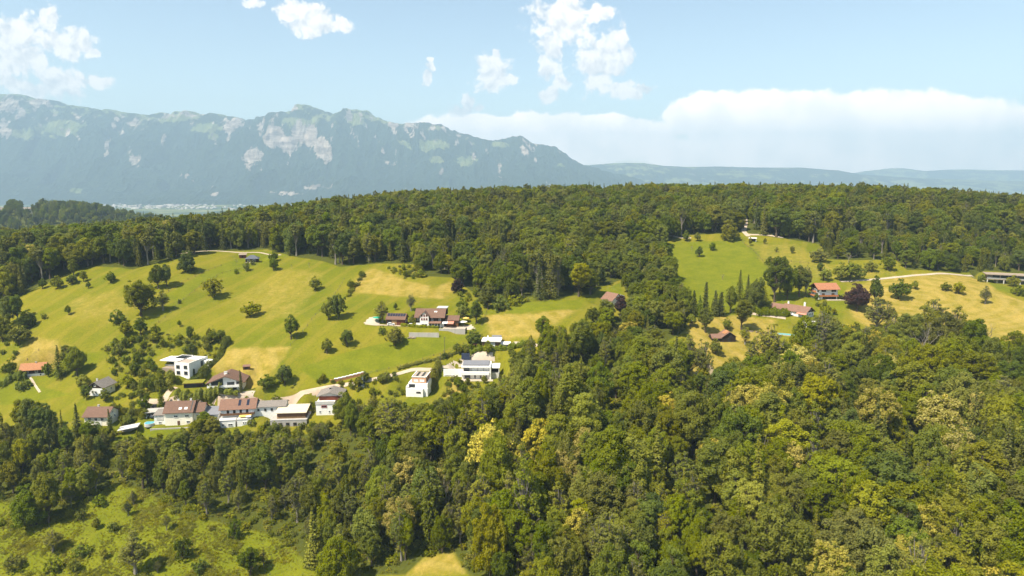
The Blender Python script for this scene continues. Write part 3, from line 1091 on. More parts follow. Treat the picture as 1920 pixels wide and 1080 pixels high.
for i, (hh, ww, pf, shp) in enumerate([(20, 12, 76, 'oval'), (18, 13, 80, 'wide'), (22, 11, 76, 'tall'), (18, 10, 58, 'egg'), (21, 14, 90, 'oval'), (20, 10, 62, 'tall'), (16, 12, 68, 'wide'), (23, 12, 80, 'tall')]):
    add_proto('broadleaf', make_broadleaf, hh, ww, 100 + i, puffs=pf, leaf=0.26, fill=0.9, low=0.06 + 0.03 * (i % 3), shape=shp, mat='mid')
for i, (hh, ww, iv) in enumerate([(18, 8, False), (17, 7.5, True), (20, 9, False), (16, 7, True), (19, 8, True)]):
    add_proto('ash', make_broadleaf, hh, ww, 200 + i, puffs=46, leaf=0.22, fill=0.62, low=0.16, shape='tall', mat='grey', bark=BARK_GREY, sparse=True, ivy=iv)
for i in range(3):
    add_proto('chestnut', make_broadleaf, 18, 12, 300 + i, puffs=66, leaf=0.28, fill=1.05, low=0.10, shape='oval', mat='olive', blossom=True)
for i, (hh, ww) in enumerate([(24, 8), (21, 7.5), (26, 8.5)]):
    add_proto('spruce', make_spruce, hh, ww, 400 + i, mat='dark' if i else 'needle')
for i in range(2):
    add_proto('pine', make_pine, 24, 9, 450 + i)
add_proto('cypress', make_spruce, 12, 2.6, 470, mat='dark', droop=-0.4, leaf=0.30, dens=2.2, power=0.45, start=0.02)
add_proto('cypress', make_spruce, 10, 3.2, 471, mat='dark', droop=-0.3, leaf=0.30, dens=2.2, power=0.6, start=0.02)
for i, (hh, ww) in enumerate([(7, 6.5), (8, 6), (6, 5.5)]):
    add_proto('fruit', make_broadleaf, hh, ww, 500 + i, puffs=30, leaf=0.30, fill=0.85, low=0.14, shape='wide' if i != 1 else 'egg', mat='olive')
for i in range(4):
    add_proto('bush', make_bush, 3.2, 4.2 + 0.4 * i, 600 + i)
for i in range(2):
    add_proto('dead', make_dead, 15, 9, 700 + i)
    add_proto('snag', make_dead, 5, 3.0, 720 + i)

NAMES = dict(broadleaf='broadleaf_tree', ash='ash_tree', chestnut='chestnut_tree', spruce='spruce_tree', pine='pine_tree', cypress='cypress_tree', fruit='orchard_tree', bush='bush', dead='bare_tree', snag='bare_tree')


def place_tree(kind, x, y, h, wd, tone=None, k=None, rot=None, name=None, z=None):
    """one tree: an Empty at the foot that parents trunk and crown"""
    ps = PROTO[kind]
    p = ps[(k if k is not None else random.randrange(len(ps))) % len(ps)]
    root = bpy.data.objects.new(name or NAMES[kind], None)
    root.empty_display_size = 0.5
    root.location = (x, y, (float(ground_z(x, y)) if z is None else z) - 0.15)
    root.rotation_euler = (0, 0, random.uniform(0, 6.28) if rot is None else rot)
    root.scale = (wd / p['w'], wd / p['w'], h / p['h'])
    link(root)
    for part in ('trunk', 'crown', 'blossom'):
        if part in p:
            o = bpy.data.objects.new(part if kind != 'bush' or part == 'blossom' else {'trunk': 'stem', 'crown': 'foliage'}[part], p[part])
            link(o, root)
            if tone and part == 'crown':
                o.material_slots[0].link = 'OBJECT'
                o.material_slots[0].material = LEAF[tone]
    return root


# ------------------------------------------------------------------ masses of trees and undergrowth, one object each
def scatter_object(name, pts, protos, kind_label, cat='wood'):
    """pts rows: x, y, z, rot, scale_xy, scale_z, proto index; instanced on the points of one mesh"""
    pts = np.asarray(pts, float)
    me = bpy.data.meshes.new(name)
    me.vertices.add(len(pts))
    me.vertices.foreach_set('co', np.ascontiguousarray(pts[:, :3], dtype=np.float32).ravel())
    for an, arr in (('turn', pts[:, 3]), ('wide', pts[:, 4]), ('tall', pts[:, 5]), ('kindno', pts[:, 6])):
        at = me.attributes.new(an, 'FLOAT', 'POINT')
        at.data.foreach_set('value', np.ascontiguousarray(arr, dtype=np.float32))
    o = link(bpy.data.objects.new(name, me))
    ng = bpy.data.node_groups.new(name + '_nodes', 'GeometryNodeTree')
    ng.interface.new_socket('Geometry', in_out='INPUT', socket_type='NodeSocketGeometry')
    ng.interface.new_socket('Geometry', in_out='OUTPUT', socket_type='NodeSocketGeometry')
    N, Lk = ng.nodes, ng.links
    gi, go = N.new('NodeGroupInput'), N.new('NodeGroupOutput')
    join = N.new('GeometryNodeJoinGeometry')

    def named(an):
        a = N.new('GeometryNodeInputNamedAttribute')
        a.data_type = 'FLOAT'
        a.inputs['Name'].default_value = an
        return a.outputs[0]
    rotv, scv = N.new('ShaderNodeCombineXYZ'), N.new('ShaderNodeCombineXYZ')
    Lk.new(named('turn'), rotv.inputs[2])
    wn = named('wide')
    Lk.new(wn, scv.inputs[0])
    Lk.new(wn, scv.inputs[1])
    Lk.new(named('tall'), scv.inputs[2])
    kn = named('kindno')
    for i, po in enumerate(protos):
        cmp_ = N.new('FunctionNodeCompare')
        cmp_.data_type = 'FLOAT'
        cmp_.operation = 'EQUAL'
        Lk.new(kn, cmp_.inputs[0])
        cmp_.inputs[1].default_value = float(i)
        cmp_.inputs['Epsilon'].default_value = 0.1
        oi = N.new('GeometryNodeObjectInfo')
        oi.inputs['Object'].default_value = po
        oi.inputs['As Instance'].default_value = True
        ip = N.new('GeometryNodeInstanceOnPoints')
        Lk.new(gi.outputs[0], ip.inputs['Points'])
        Lk.new(cmp_.outputs[0], ip.inputs['Selection'])
        Lk.new(oi.outputs['Geometry'], ip.inputs['Instance'])
        Lk.new(rotv.outputs[0], ip.inputs['Rotation'])
        Lk.new(scv.outputs[0], ip.inputs['Scale'])
        Lk.new(ip.outputs[0], join.inputs[0])
    Lk.new(join.outputs[0], go.inputs[0])
    md = o.modifiers.new('scatter', 'NODES')
    md.node_group = ng
    tag(o, kind_label, cat, kind='stuff')
    return o


def joined(p, tone, name):
    """trunk and crown of a tree kind as one mesh, for the masses"""
    mats, vs_, fs, fm, lv = [], [], [], [], []
    off = 0
    for part in ('trunk', 'crown', 'blossom'):
        if part not in p:
            continue
        me = p[part]
        nv, nf = len(me.vertices), len(me.polygons)
        co = np.empty(nv * 3, np.float32)
        me.vertices.foreach_get('co', co)
        vi = np.empty(nf * 4, np.int32)
        me.loops.foreach_get('vertex_index', vi)
        a = np.zeros(nf, np.float32)
        if 'lv' in me.attributes:
            me.attributes['lv'].data.foreach_get('value', a)
        vs_.append(co.reshape(-1, 3))
        fs.append(vi.reshape(-1, 4) + off)
        fm.append(np.full(nf, len(mats)))
        lv.append(a)
        mats.append(LEAF[tone] if (part == 'crown' and tone) else me.materials[0])
        off += nv
    return bpy.data.objects.new(name, np_mesh(name, np.concatenate(vs_), np.concatenate(fs), mats, False, {'lv': ('FACE', np.concatenate(lv))}, np.concatenate(fm)))


def poisson(polys, spacing, seed, jitter=0.42, keep=None):
    """evenly uneven points inside any of the polygons"""
    rng = np.random.default_rng(seed)
    lo = np.min([p.min(0) for p in polys], 0)
    hi = np.max([p.max(0) for p in polys], 0)
    xs = np.arange(lo[0], hi[0], spacing)
    ys = np.arange(lo[1], hi[1], spacing * 0.87)
    X, Y = np.meshgrid(xs, ys)
    X = X + (np.arange(len(ys)) % 2)[:, None] * spacing / 2
    X = (X + rng.uniform(-jitter, jitter, X.shape) * spacing).ravel()
    Y = (Y + rng.uniform(-jitter, jitter, Y.shape) * spacing).ravel()
    ok = np.zeros(len(X), bool)
    for p in polys:
        ok |= inside(p, X, Y)
    return X[ok], Y[ok]


# ------------------------------------------------------------------ building materials
WHITE = simple_mat('white_render', (0.85, 0.83, 0.79), 0.85, 0.2, 0.10, 0.5, streak=True)
CREAM = simple_mat('cream_render', (0.88, 0.81, 0.68), 0.85, 0.2, 0.10, 0.5, streak=True)
PALE = simple_mat('pale_grey_render', (0.55, 0.53, 0.50), 0.85, 0.2, 0.12, 0.5, streak=True)
CONCRETE = simple_mat('concrete', (0.42, 0.39, 0.35), 0.9, 0.2, 0.2, 0.7, streak=True)
TERRACOTTA = simple_mat('terracotta_render', (0.62, 0.33, 0.19), 0.85, 0.2, 0.12, 0.6, streak=True)
BEIGE = simple_mat('beige_sheet_roof', (0.62, 0.53, 0.38), 0.8, 0.25, 0.12, 0.4)
SAND = simple_mat('sandstone_slab', (0.30, 0.235, 0.18), 0.85, 0.25, 0.12, 0.4)
DARK_WOOD = ribbed_mat('dark_timber', (0.045, 0.028, 0.020), 'X', 0.22)
BROWN_WOOD = ribbed_mat('brown_timber', (0.19, 0.095, 0.045), 'X', 0.22)
RED_WOOD = ribbed_mat('red_timber', (0.20, 0.055, 0.030), 'X', 0.22)
ORANGE_WOOD = ribbed_mat('orange_timber', (0.55, 0.20, 0.06), 'X', 0.2)
HONEY_WOOD = ribbed_mat('honey_timber', (0.45, 0.27, 0.12), 'X', 0.2)
T_BROWN = ribbed_mat('brown_roof_tiles', (0.20, 0.115, 0.080), 'Y', 0.36)
T_RED = ribbed_mat('red_roof_tiles', (0.42, 0.18, 0.095), 'Y', 0.36)
T_ORANGE = ribbed_mat('orange_roof_tiles', (0.47, 0.215, 0.10), 'Y', 0.36)
T_GREY = ribbed_mat('grey_roof_tiles', (0.27, 0.235, 0.205), 'Y', 0.36)
T_SLATE = ribbed_mat('slate_roof', (0.13, 0.14, 0.165), 'Y', 0.36)
T_ROSE = ribbed_mat('weathered_red_tiles', (0.26, 0.145, 0.10), 'Y', 0.36)
SEDUM = simple_mat('sedum_roof', (0.22, 0.205, 0.028), 0.95, 0.1, 0.3, 1.6)
GRAVEL_ROOF = simple_mat('gravel_roof', (0.40, 0.33, 0.27), 0.95, 0.1, 0.25, 2.0)
GREY_SHEET = simple_mat('grey_sheet', (0.20, 0.20, 0.22), 0.6, 0.4, 0.15, 0.6)
BLACK = simple_mat('black_trim', (0.025, 0.025, 0.028), 0.6, 0.4, 0.1, 1.0)
SOLAR = simple_mat('solar_glass', (0.018, 0.022, 0.040), 0.15, 0.6, 0.2, 0.5)
GLASS = simple_mat('window_glass', (0.035, 0.042, 0.050), 0.08, 0.7, 0.2, 0.5)
FRAME_W = simple_mat('white_frame', (0.80, 0.79, 0.76), 0.6, 0.4, 0.05, 2.0)
FRAME_R = simple_mat('red_frame', (0.42, 0.075, 0.045), 0.6, 0.4, 0.1, 2.0)
FRAME_D = simple_mat('brown_frame', (0.09, 0.055, 0.035), 0.6, 0.4, 0.1, 2.0)
STEEL = simple_mat('steel', (0.45, 0.45, 0.46), 0.4, 0.5, 0.1, 2.0, metal=0.6)
ASPHALT = simple_mat('pale_asphalt', (0.46, 0.355, 0.26), 0.95, 0.1, 0.18, 0.35)
PAVING = simple_mat('light_paving', (0.46, 0.385, 0.30), 0.9, 0.2, 0.15, 0.6)
TRACK = simple_mat('gravel_track', (0.44, 0.36, 0.27), 0.95, 0.1, 0.18, 0.5)
WATER = simple_mat('pool_water', (0.13, 0.42, 0.50), 0.05, 0.6, 0.15, 0.6)
LOGS = simple_mat('split_logs', (0.42, 0.21, 0.10), 0.95, 0.1, 0.45, 5.0)
TARP_G = simple_mat('green_cloth', (0.02, 0.33, 0.22), 0.7, 0.3, 0.08, 1.0)
TARP_W = simple_mat('white_cloth', (0.80, 0.77, 0.72), 0.7, 0.3, 0.08, 1.0)
TARP_Y = simple_mat('yellow_cloth', (0.75, 0.50, 0.12), 0.7, 0.3, 0.08, 1.0)
TARP_R = simple_mat('faded_red_cloth', (0.62, 0.25, 0.17), 0.7, 0.3, 0.08, 1.0)
PAINT_W = simple_mat('white_car_paint', (0.80, 0.80, 0.80), 0.25, 0.5, 0.03, 1.0)
PAINT_K = simple_mat('dark_car_paint', (0.025, 0.03, 0.04), 0.25, 0.5, 0.1, 1.0)
RUBBER = simple_mat('rubber', (0.02, 0.02, 0.02), 0.9, 0.1, 0.1, 1.0)


class MB:
    def __init__(self):
        self.v, self.f = [], []

    def raw(self, vs_, fs):
        o = len(self.v)
        self.v += [tuple(p) for p in vs_]
        self.f += [tuple(i + o for i in q) for q in fs]
        return self

    def box(self, x0, x1, y0, y1, z0, z1):
        return self.raw([(x0, y0, z0), (x1, y0, z0), (x1, y1, z0), (x0, y1, z0), (x0, y0, z1), (x1, y0, z1), (x1, y1, z1), (x0, y1, z1)],
                        [(3, 2, 1, 0), (4, 5, 6, 7), (0, 1, 5, 4), (1, 2, 6, 5), (2, 3, 7, 6), (3, 0, 4, 7)])

    def prism_y(self, prof, y0, y1):
        """closed x-z outline (counter-clockwise seen from -y) pulled from y0 to y1"""
        n = len(prof)
        vs_ = [(x, y0, z) for x, z in prof] + [(x, y1, z) for x, z in prof]
        fs = [tuple(range(n)), tuple(range(2 * n - 1, n - 1, -1))]
        fs += [(i + n, (i + 1) % n + n, (i + 1) % n, i) for i in range(n)]
        return self.raw(vs_, fs)

    def prism_x(self, prof, x0, x1):
        """closed y-z outline pulled from x0 to x1"""
        n = len(prof)
        vs_ = [(x0, y, z) for y, z in prof] + [(x1, y, z) for y, z in prof]
        fs = [tuple(range(n - 1, -1, -1)), tuple(range(n, 2 * n))]
        fs += [(i, (i + 1) % n, (i + 1) % n + n, i + n) for i in range(n)]
        return self.raw(vs_, fs)

    def cyl(self, cx, cy_, z0, z1, r0, r1=None, n=10):
        r1 = r0 if r1 is None else r1
        vs_ = [(cx + math.cos(2 * math.pi * i / n) * r0, cy_ + math.sin(2 * math.pi * i / n) * r0, z0) for i in range(n)]
        vs_ += [(cx + math.cos(2 * math.pi * i / n) * r1, cy_ + math.sin(2 * math.pi * i / n) * r1, z1) for i in range(n)]
        return self.raw(vs_, [tuple(range(n - 1, -1, -1)), tuple(range(n, 2 * n))] + [(i, (i + 1) % n, (i + 1) % n + n, i + n) for i in range(n)])

    def mesh(self, name, mat):
        me = bpy.data.meshes.new(name)
        me.from_pydata(self.v, [], self.f)
        me.materials.append(mat)
        me.update()
        return me

    def build(self, name, mat, parent=None):
        return link(bpy.data.objects.new(name, self.mesh(name, mat)), parent)


def box(name, mat, parent, *b):
    return MB().box(*b).build(name, mat, parent)


ANCHORS = []                    # things other labels may refer to: u, v, phrase


class House:
    """an Empty at the foot of the front; x to the right, y back, z up"""
    def __init__(self, name, label, cat, u, v, yaw, w, dep, pad=True, anchor=None, lift=0.0, group=None, margin=2.0):
        self.x, self.y = pix(u, v)
        a = math.atan2(self.x, self.y)
        self.rot = -a - R(yaw)
        self.w, self.dep = w, dep
        self.z = float(base_z(self.x, self.y)) + lift
        self.root = bpy.data.objects.new(name, None)
        tag(self.root, label, cat, group)
        self.root.location = (self.x, self.y, self.z)
        self.root.rotation_euler = (0, 0, self.rot)
        link(self.root)
        if pad:
            cx = self.x - math.sin(self.rot) * dep / 2
            cy_ = self.y + math.cos(self.rot) * dep / 2
            PADS.append((cx, cy_, w / 2 + margin, dep / 2 + margin, self.rot, self.z - 0.1))
        if anchor:
            ANCHORS.append((u, v, anchor))

    def box(self, name, mat, *b, parent=None):
        return box(name, mat, parent or self.root, *b)

    def gable(self, mat, w=None, d0=0, d1=None, h=5.0, rise=2.5, ridge='x', x0=None, z0=-3.0, name='wall'):
        """walls with two gables; ridge along x (gables at the sides) or y (gable to the front)"""
        w = w or self.w
        x0 = -w / 2 if x0 is None else x0
        d1 = self.dep if d1 is None else d1
        mid = (d0 + d1) / 2
        m = MB()
        if ridge == 'x':
            m.prism_x([(d0, z0), (d1, z0), (d1, h), (mid, h + rise), (d0, h)], x0, x0 + w)
        else:
            m.prism_y([(x0, z0), (x0 + w, z0), (x0 + w, h), (x0 + w / 2, h + rise), (x0, h)], d0, d1)
        return m.build(name, mat, self.root)

    def roof(self, mat, w=None, d0=0, d1=None, h=5.0, rise=2.5, ridge='x', x0=None, over=0.7, th=0.22, name='roof', gap=0.02):
        """two sloping slabs with eaves; each slab is a part"""
        w = w or self.w
        x0 = -w / 2 if x0 is None else x0
        d1 = self.dep if d1 is None else d1
        out = []
        if ridge == 'x':
            mid, half = (d0 + d1) / 2, (d1 - d0) / 2
            s = rise / half
            for sg in (-1, 1):
                e = half + over
                m = MB()
                p = [(mid, h + rise + gap), (mid + sg * e, h + rise - s * e + gap), (mid + sg * e, h + rise - s * e + gap + th), (mid, h + rise + gap + th)]
                m.prism_x(p if sg < 0 else p[::-1], x0 - over * 0.8, x0 + w + over * 0.8)
                out.append(m.build(name, mat, self.root))
        else:
            mid, half = x0 + w / 2, w / 2
            s = rise / half
            for sg in (-1, 1):
                e = half + over
                m = MB()
                p = [(mid, h + rise + gap), (mid + sg * e, h + rise - s * e + gap), (mid + sg * e, h + rise - s * e + gap + th), (mid, h + rise + gap + th)]
                m.prism_y(p if sg > 0 else p[::-1], d0 - over * 0.8, d1 + over * 0.8)
                o = m.build(name, mat, self.root)
                out.append(o)
        return out

    def win(self, side, c, z, w=1.2, h=1.3, frame=None, pane=None, at=None, parent=None, mull=True):
        """a window proud of the wall: frame with a pane behind it and a sill; c runs along the wall"""
        at = {'f': 0.0, 'l': -self.w / 2, 'r': self.w / 2, 'b': self.dep}[side] if at is None else at
        m, g = MB(), MB()
        t = 0.10

        def put(mb, a0, a1, z0, z1, o0, o1):
            if side == 'f':
                mb.box(a0, a1, at - o1, at - o0, z0, z1)
            elif side == 'b':
                mb.box(a0, a1, at + o0, at + o1, z0, z1)
            elif side == 'l':
                mb.box(at - o1, at - o0, a0, a1, z0, z1)
            else:
                mb.box(at + o0, at + o1, a0, a1, z0, z1)
        x0, x1, z0, z1 = c - w / 2, c + w / 2, z, z + h
        put(m, x0, x0 + t, z0, z1, -0.05, 0.12)
        put(m, x1 - t, x1, z0, z1, -0.05, 0.12)
        put(m, x0 + t, x1 - t, z1 - t, z1, -0.05, 0.12)
        put(m, x0 - 0.06, x1 + 0.06, z0 - 0.08, z0, -0.05, 0.20)
        if mull and w > 0.9:
            put(m, c - 0.035, c + 0.035, z0, z1 - t, -0.05, 0.09)
        fr = m.build('window', frame or FRAME_W, parent or self.root)
        put(g, x0 + t, x1 - t, z0, z1 - t, -0.04, 0.03)
        g.build('pane', pane or GLASS, fr)
        return fr

    def wins(self, side, cs, z, w=1.2, h=1.3, **kw):
        for c in cs:
            self.win(side, c, z, w, h, **kw)

    def rail(self, mat, x0, x1, y0, y1, z, h=0.95, name='balcony', slab=None):
        """a balcony: floor slab with a parapet round three sides"""
        fl = MB().box(x0, x1, y0, y1, z - 0.18, z).build(name, slab or mat, self.root)
        m = MB().box(x0, x1, y0 - 0.08, y0, z - 0.2, z + h)
        m.box(x0 - 0.08, x0, y0 - 0.08, y1, z - 0.2, z + h)
        m.box(x1, x1 + 0.08, y0 - 0.08, y1, z - 0.2, z + h)
        m.build('parapet', mat, fl)

    def chimney(self, x, y, z0, z1, mat=None, s=0.45):
        c = self.box('chimney', mat or WHITE, x - s, x + s, y - s * 0.8, y + s * 0.8, z0, z1)
        box('cap', CONCRETE, c, x - s - 0.08, x + s + 0.08, y - s * 0.8 - 0.08, y + s * 0.8 + 0.08, z1 + 0.005, z1 + 0.12)

    def on_roof(self, name, mat, cx, t0, t1, wd, h, rise, dep, d0=0, th=0.24, lift=0.05):
        """a panel lying on the front slope of an x-ridge roof; t runs 0 at the eaves to 1 at the ridge"""
        half = dep / 2
        pts = []
        for t in (t0, t1):
            y, z = d0 + half * t, h + rise * t + th + lift
            pts += [(cx - wd / 2, y, z), (cx + wd / 2, y, z)]
        a, b, c, d = pts[0], pts[1], pts[3], pts[2]
        lowr = [(p[0], p[1], p[2] - 0.08) for p in (a, b, c, d)]
        return MB().raw(lowr + [a, b, c, d], [(3, 2, 1, 0), (4, 5, 6, 7), (0, 1, 5, 4), (1, 2, 6, 5), (2, 3, 7, 6), (3, 0, 4, 7)]).build(name, mat, self.root)


def build_houses():
    # -- left: cottages on the meadow edge
    H = House('timber_cottage', 'dark timber cottage with orange tiled roof and white windows on the meadow', 'house', 62, 705, 18, 11, 7, anchor='the orange-roofed timber cottage')
    H.box('plinth', WHITE, -5.5, 5.5, 0, 7, -3, 1.3)
    H.gable(DARK_WOOD, w=11.1, d0=-0.05, d1=7.05, h=3.9, rise=2.4, z0=1.3)
    H.roof(T_ORANGE, h=3.9, rise=2.4, over=0.9)
    H.wins('f', (-2.6, 1.8), 1.9, 1.3, 1.35, at=-0.05)
    H.wins('r', (3.5,), 1.9, 1.1, 1.2, at=5.55)
    H.win('f', 3.6, 0.1, 0.9, 1.0)
    H.chimney(1.0, 3.5, 5.6, 7.0, PALE, 0.35)

    H = House('grey_roofed_cottage', 'small white cottage with weathered grey roof and dark timber gable', 'house', 180, 742, 38, 7.5, 9.5, anchor='the grey-roofed white cottage')
    H.gable(WHITE, h=4.6, rise=2.5, ridge='y')
    H.roof(T_GREY, h=4.6, rise=2.5, ridge='y', over=1.0)
    H.win('f', 0, 1.2, 1.2, 1.3)
    MB().prism_y([(-3.6, 4.1), (3.6, 4.1), (3.75, 4.55), (0, 7.0), (-3.75, 4.55)], -0.08, -0.02).build('gable_boarding', DARK_WOOD, H.root)
    H.win('f', 0, 4.9, 1.1, 1.0, at=-0.08)
    H.wins('r', (2.5, 6.5), 1.6, 1.1, 1.2)
    H.chimney(-0.8, 3.0, 6.2, 8.1, PALE, 0.35)

    H = House('brown_roofed_house', 'cream house with plain brown roof half sunk among dark trees', 'house', 181, 798, 32, 11, 9, anchor='the half-hidden cream house')
    H.gable(CREAM, h=4.8, rise=2.9)
    H.roof(T_BROWN, h=4.8, rise=2.9, over=0.9)
    H.wins('f', (-3, 0, 3), 2.4, 1.4, 1.4)
    H.box('terrace_door', FRAME_W, -1.4, 2.6, -0.12, 0.0, 0.1, 2.0)
    H.wins('r', (3, 6), 2.4, 1.1, 1.3)
    H.win('r', 4.5, 4.8, 1.0, 1.1)
    H.chimney(-1.5, 5.5, 6.6, 8.4, PALE, 0.4)

    H = House('carport', 'tilted pale sheet roof of a carport beside the brown-roofed house', 'carport', 240, 815, 14, 8.5, 5.5)
    MB().prism_y([(-4.3, 2.2), (4.3, 3.3), (4.3, 3.5), (-4.3, 2.4)], -0.3, 5.6).build('roof', PALE, H.root)
    for px in (-3.9, 3.9):
        for py in (0.1, 5.2):
            H.box('post', BROWN_WOOD, px - 0.1, px + 0.1, py - 0.1, py + 0.1, -2, 2.25 if px < 0 else 3.2)
    H.box('back_wall', CONCRETE, -3.7, 3.7, 5.1, 5.3, -1, 2.15)

    # -- white cubic villa with the long roof slab
    H = House('flat_roofed_villa', 'white flat-roofed villa with cubic tower and long thin terrace roof', 'house', 342, 704, 38, 8.5, 15.5, anchor='the white flat-roofed villa', margin=3)
    H.box('tower', WHITE, -4.25, 4.25, 0, 15.5, -3, 6.4)
    H.box('roof_gravel', GRAVEL_ROOF, -3.9, 3.9, 0.4, 9.0, 6.402, 6.44)
    H.box('parapet', WHITE, -4.3, 4.3, -0.05, 0.35, 6.403, 6.75)
    H.box('parapet', WHITE, 3.95, 4.3, 0.36, 15.5, 6.403, 6.75)
    H.box('black_inset_joint', BLACK, -4.25, -3.92, 0.36, 15.4, 6.403, 6.62)  # black inset line along the roof edge
    H.box('terrace_wing', WHITE, -15.5, -4.26, 7.0, 15.4, -3, 3.1)
    H.box('terrace_glazing', GLASS, -13.8, -4.28, 8.6, 15.2, 3.12, 5.6)
    H.box('roof_slab', WHITE, -17.0, -4.27, 5.2, 15.9, 5.62, 6.05)
    H.box('roof_upstand', WHITE, -11.5, -4.27, 7.2, 15.7, 6.052, 6.6)
    H.box('terrace_deck', SAND, -14.0, -4.28, 2.6, 6.98, -1.0, 2.6)
    for i in range(5):
        for j in range(2):
            H.box('solar_panel', SOLAR, -10.6 + i * 1.25, -9.5 + i * 1.25, 8.2 + j * 3.4, 11.2 + j * 3.4, 6.62, 6.72)
    H.wins('f', (-2.2, 2.2), 3.7, 2.0, 1.7, frame=FRAME_D, mull=False)
    H.wins('f', (-2.2, 2.2), 0.6, 2.0, 1.7, frame=FRAME_D, mull=False)
    H.win('r', 11.5, 2.6, 4.2, 2.9, frame=FRAME_D)
    H.win('r', 3.6, 0.4, 1.2, 2.2, frame=FRAME_D, mull=False)
    H.box('side_wing', WHITE, 4.26, 8.2, 11.2, 15.2, -2, 5.2)
    # -- chalet with the dark glazed gable
    H = House('gabled_chalet', 'white chalet with broad brown roof, dark glazed gable and white balcony', 'house', 424, 733, 14, 15.5, 12, anchor='the glazed-gable chalet', margin=3)
    H.gable(WHITE, h=4.6, rise=3.0, ridge='y')
    H.roof(T_BROWN, h=4.6, rise=3.0, ridge='y', over=1.5, th=0.3)
    MB().prism_y([(-6.9, 2.6), (-1.2, 2.6), (-1.2, 6.7), (-6.9, 4.7)], -0.10, -0.02).build('glazed_gable', GLASS, H.root)
    for px in (-5.1, -3.2):
        H.box('mullion', BLACK, px - 0.07, px + 0.07, -0.2, -0.11, 2.6, 5.2)
    H.rail(WHITE, -8.4, 7.6, -1.6, -0.02, 2.45, 0.95)
    H.box('garage_door', DARK_WOOD, -6.2, -1.8, -0.12, -0.01, 0.0, 2.1)
    H.wins('f', (2.4,), 3.0, 3.4, 1.5, frame=FRAME_D)
    H.wins('f', (6.0,), 3.4, 1.8, 1.3, frame=FRAME_D)
    H.wins('f', (1.8, 4.2), 0.5, 1.9, 1.1, frame=FRAME_D)
    H.wins('r', (3, 7), 2.8, 1.3, 1.3)
    H.chimney(-0.6, 4.0, 7.2, 8.9, WHITE, 0.75)
    H = House('garden_shed', 'low garage with yellow green planted roof between hedge and villa', 'garage', 362, 727, 14, 9.5, 5.5, anchor='the garage with planted roof')
    H.box('wall', DARK_WOOD, -4.4, 4.4, 0.3, 5.2, -1, 2.2)
    H.box('planted_roof', SEDUM, -5.0, 5.0, -0.4, 6.0, 2.36, 2.6)
    H.box('roof_edge', BROWN_WOOD, -5.06, 5.06, -0.46, 6.06, 2.2, 2.358)
    H.box('garage_door', BLACK, -3.4, 1.6, 0.22, 0.29, 0, 2.0)
    H = House('field_hut', 'tiny brown hut standing alone in the hay field', 'hut', 462, 693, 10, 3.4, 2.4, margin=0.6)
    H.box('wall', BROWN_WOOD, -1.6, 1.6, 0, 2.2, -0.6, 1.5)
    MB().prism_x([(-0.4, 1.55), (2.6, 1.95), (2.6, 2.1), (-0.4, 1.7)], -1.9, 1.9).build('roof', T_ROSE, H.root)
    H.box('opening_shade_panel', BLACK, -0.7, 0.8, -0.05, -0.005, 0.2, 1.2)  # black panel on the wall, painted shade of the hut's inside

    # -- the row of houses along the lower lane
    H = House('cream_house', 'tall cream house with brown roof and stepped side wing by the lane', 'house', 336, 797, 20, 12.5, 9.5, anchor='the tall cream house on the lane', margin=3)
    H.gable(CREAM, h=6.6, rise=3.6)
    H.roof(T_BROWN, h=6.6, rise=3.6, over=0.8)
    H.box('wing', CREAM, 6.27, 10.6, 1.4, 9.0, -3, 6.0)
    H.gable(CREAM, w=4.4, x0=6.28, d0=1.4, d1=9.0, h=6.0, rise=2.9, z0=5.0, name='wing_gable')
    H.roof(T_BROWN, w=4.6, x0=6.3, d0=1.4, d1=9.0, h=6.02, rise=2.9, over=0.7, name='wing_roof')
    H.box('annex', WHITE, -11.6, -6.28, 1.5, 8.0, -3, 4.6)
    MB().prism_x([(1.1, 4.62), (8.4, 5.5), (8.4, 5.75), (1.1, 4.87)], -12.0, -6.3).build('annex_roof', T_GREY, H.root)
    H.box('shutter_gate', PALE, -10.4, -7.4, 1.38, 1.49, 2.2, 4.2)
    H.wins('f', (-9.0,), 0.6, 1.4, 0.9, at=1.5)
    H.wins('f', (-1.2, 3.8), 3.9, 1.8, 1.0)
    H.wins('f', (4.2,), 0.9, 1.6, 1.1)
    H.box('door', BROWN_WOOD, -0.7, 0.4, -0.08, -0.005, 0.05, 2.1)
    H.wins('f', (8.4,), 3.2, 1.6, 1.2, at=1.4)
    H.wins('r', (3.4, 6.4), 3.2, 1.1, 1.2, at=10.6)
    for cx in (0.6, 3.2):
        H.on_roof('skylight', FRAME_W, cx, 0.16, 0.36, 1.3, 6.6, 3.6, 9.5)
    H.on_roof('roof_flashing', BLACK, 5.6, 0.02, 0.95, 0.5, 6.6, 3.6, 9.5)
    H.chimney(4.4, 5.2, 9.6, 11.2, WHITE, 0.4)
    H.chimney(-1.4, 5.4, 9.6, 11.0, CREAM, 0.4)
    H.box('terrace_wall', CONCRETE, -11.5, 7.0, -4.2, -3.8, -4, 0.2)
    H = House('open_garage', 'open white garage with flat roof next to the cream house', 'garage', 291, 783, 14, 8, 6, margin=1)
    H.box('back_wall', WHITE, -3.8, 3.8, 5.4, 5.7, -1, 2.6)
    H.box('side_wall', WHITE, -4.0, -3.72, 0.2, 5.72, -1, 2.6)
    H.box('side_wall', WHITE, 3.72, 4.0, 0.2, 5.72, -1, 2.6)
    H.box('roof', CONCRETE, -4.4, 4.4, -0.4, 6.1, 2.61, 2.9)
    H.box('pier', WHITE, -0.2, 0.2, 0.1, 0.4, -1, 2.6)
    H = House('garage_annex', 'grey flat-pitched shed between the two brown-roofed lane houses', 'shed', 393, 788, 22, 8.5, 7, margin=1)
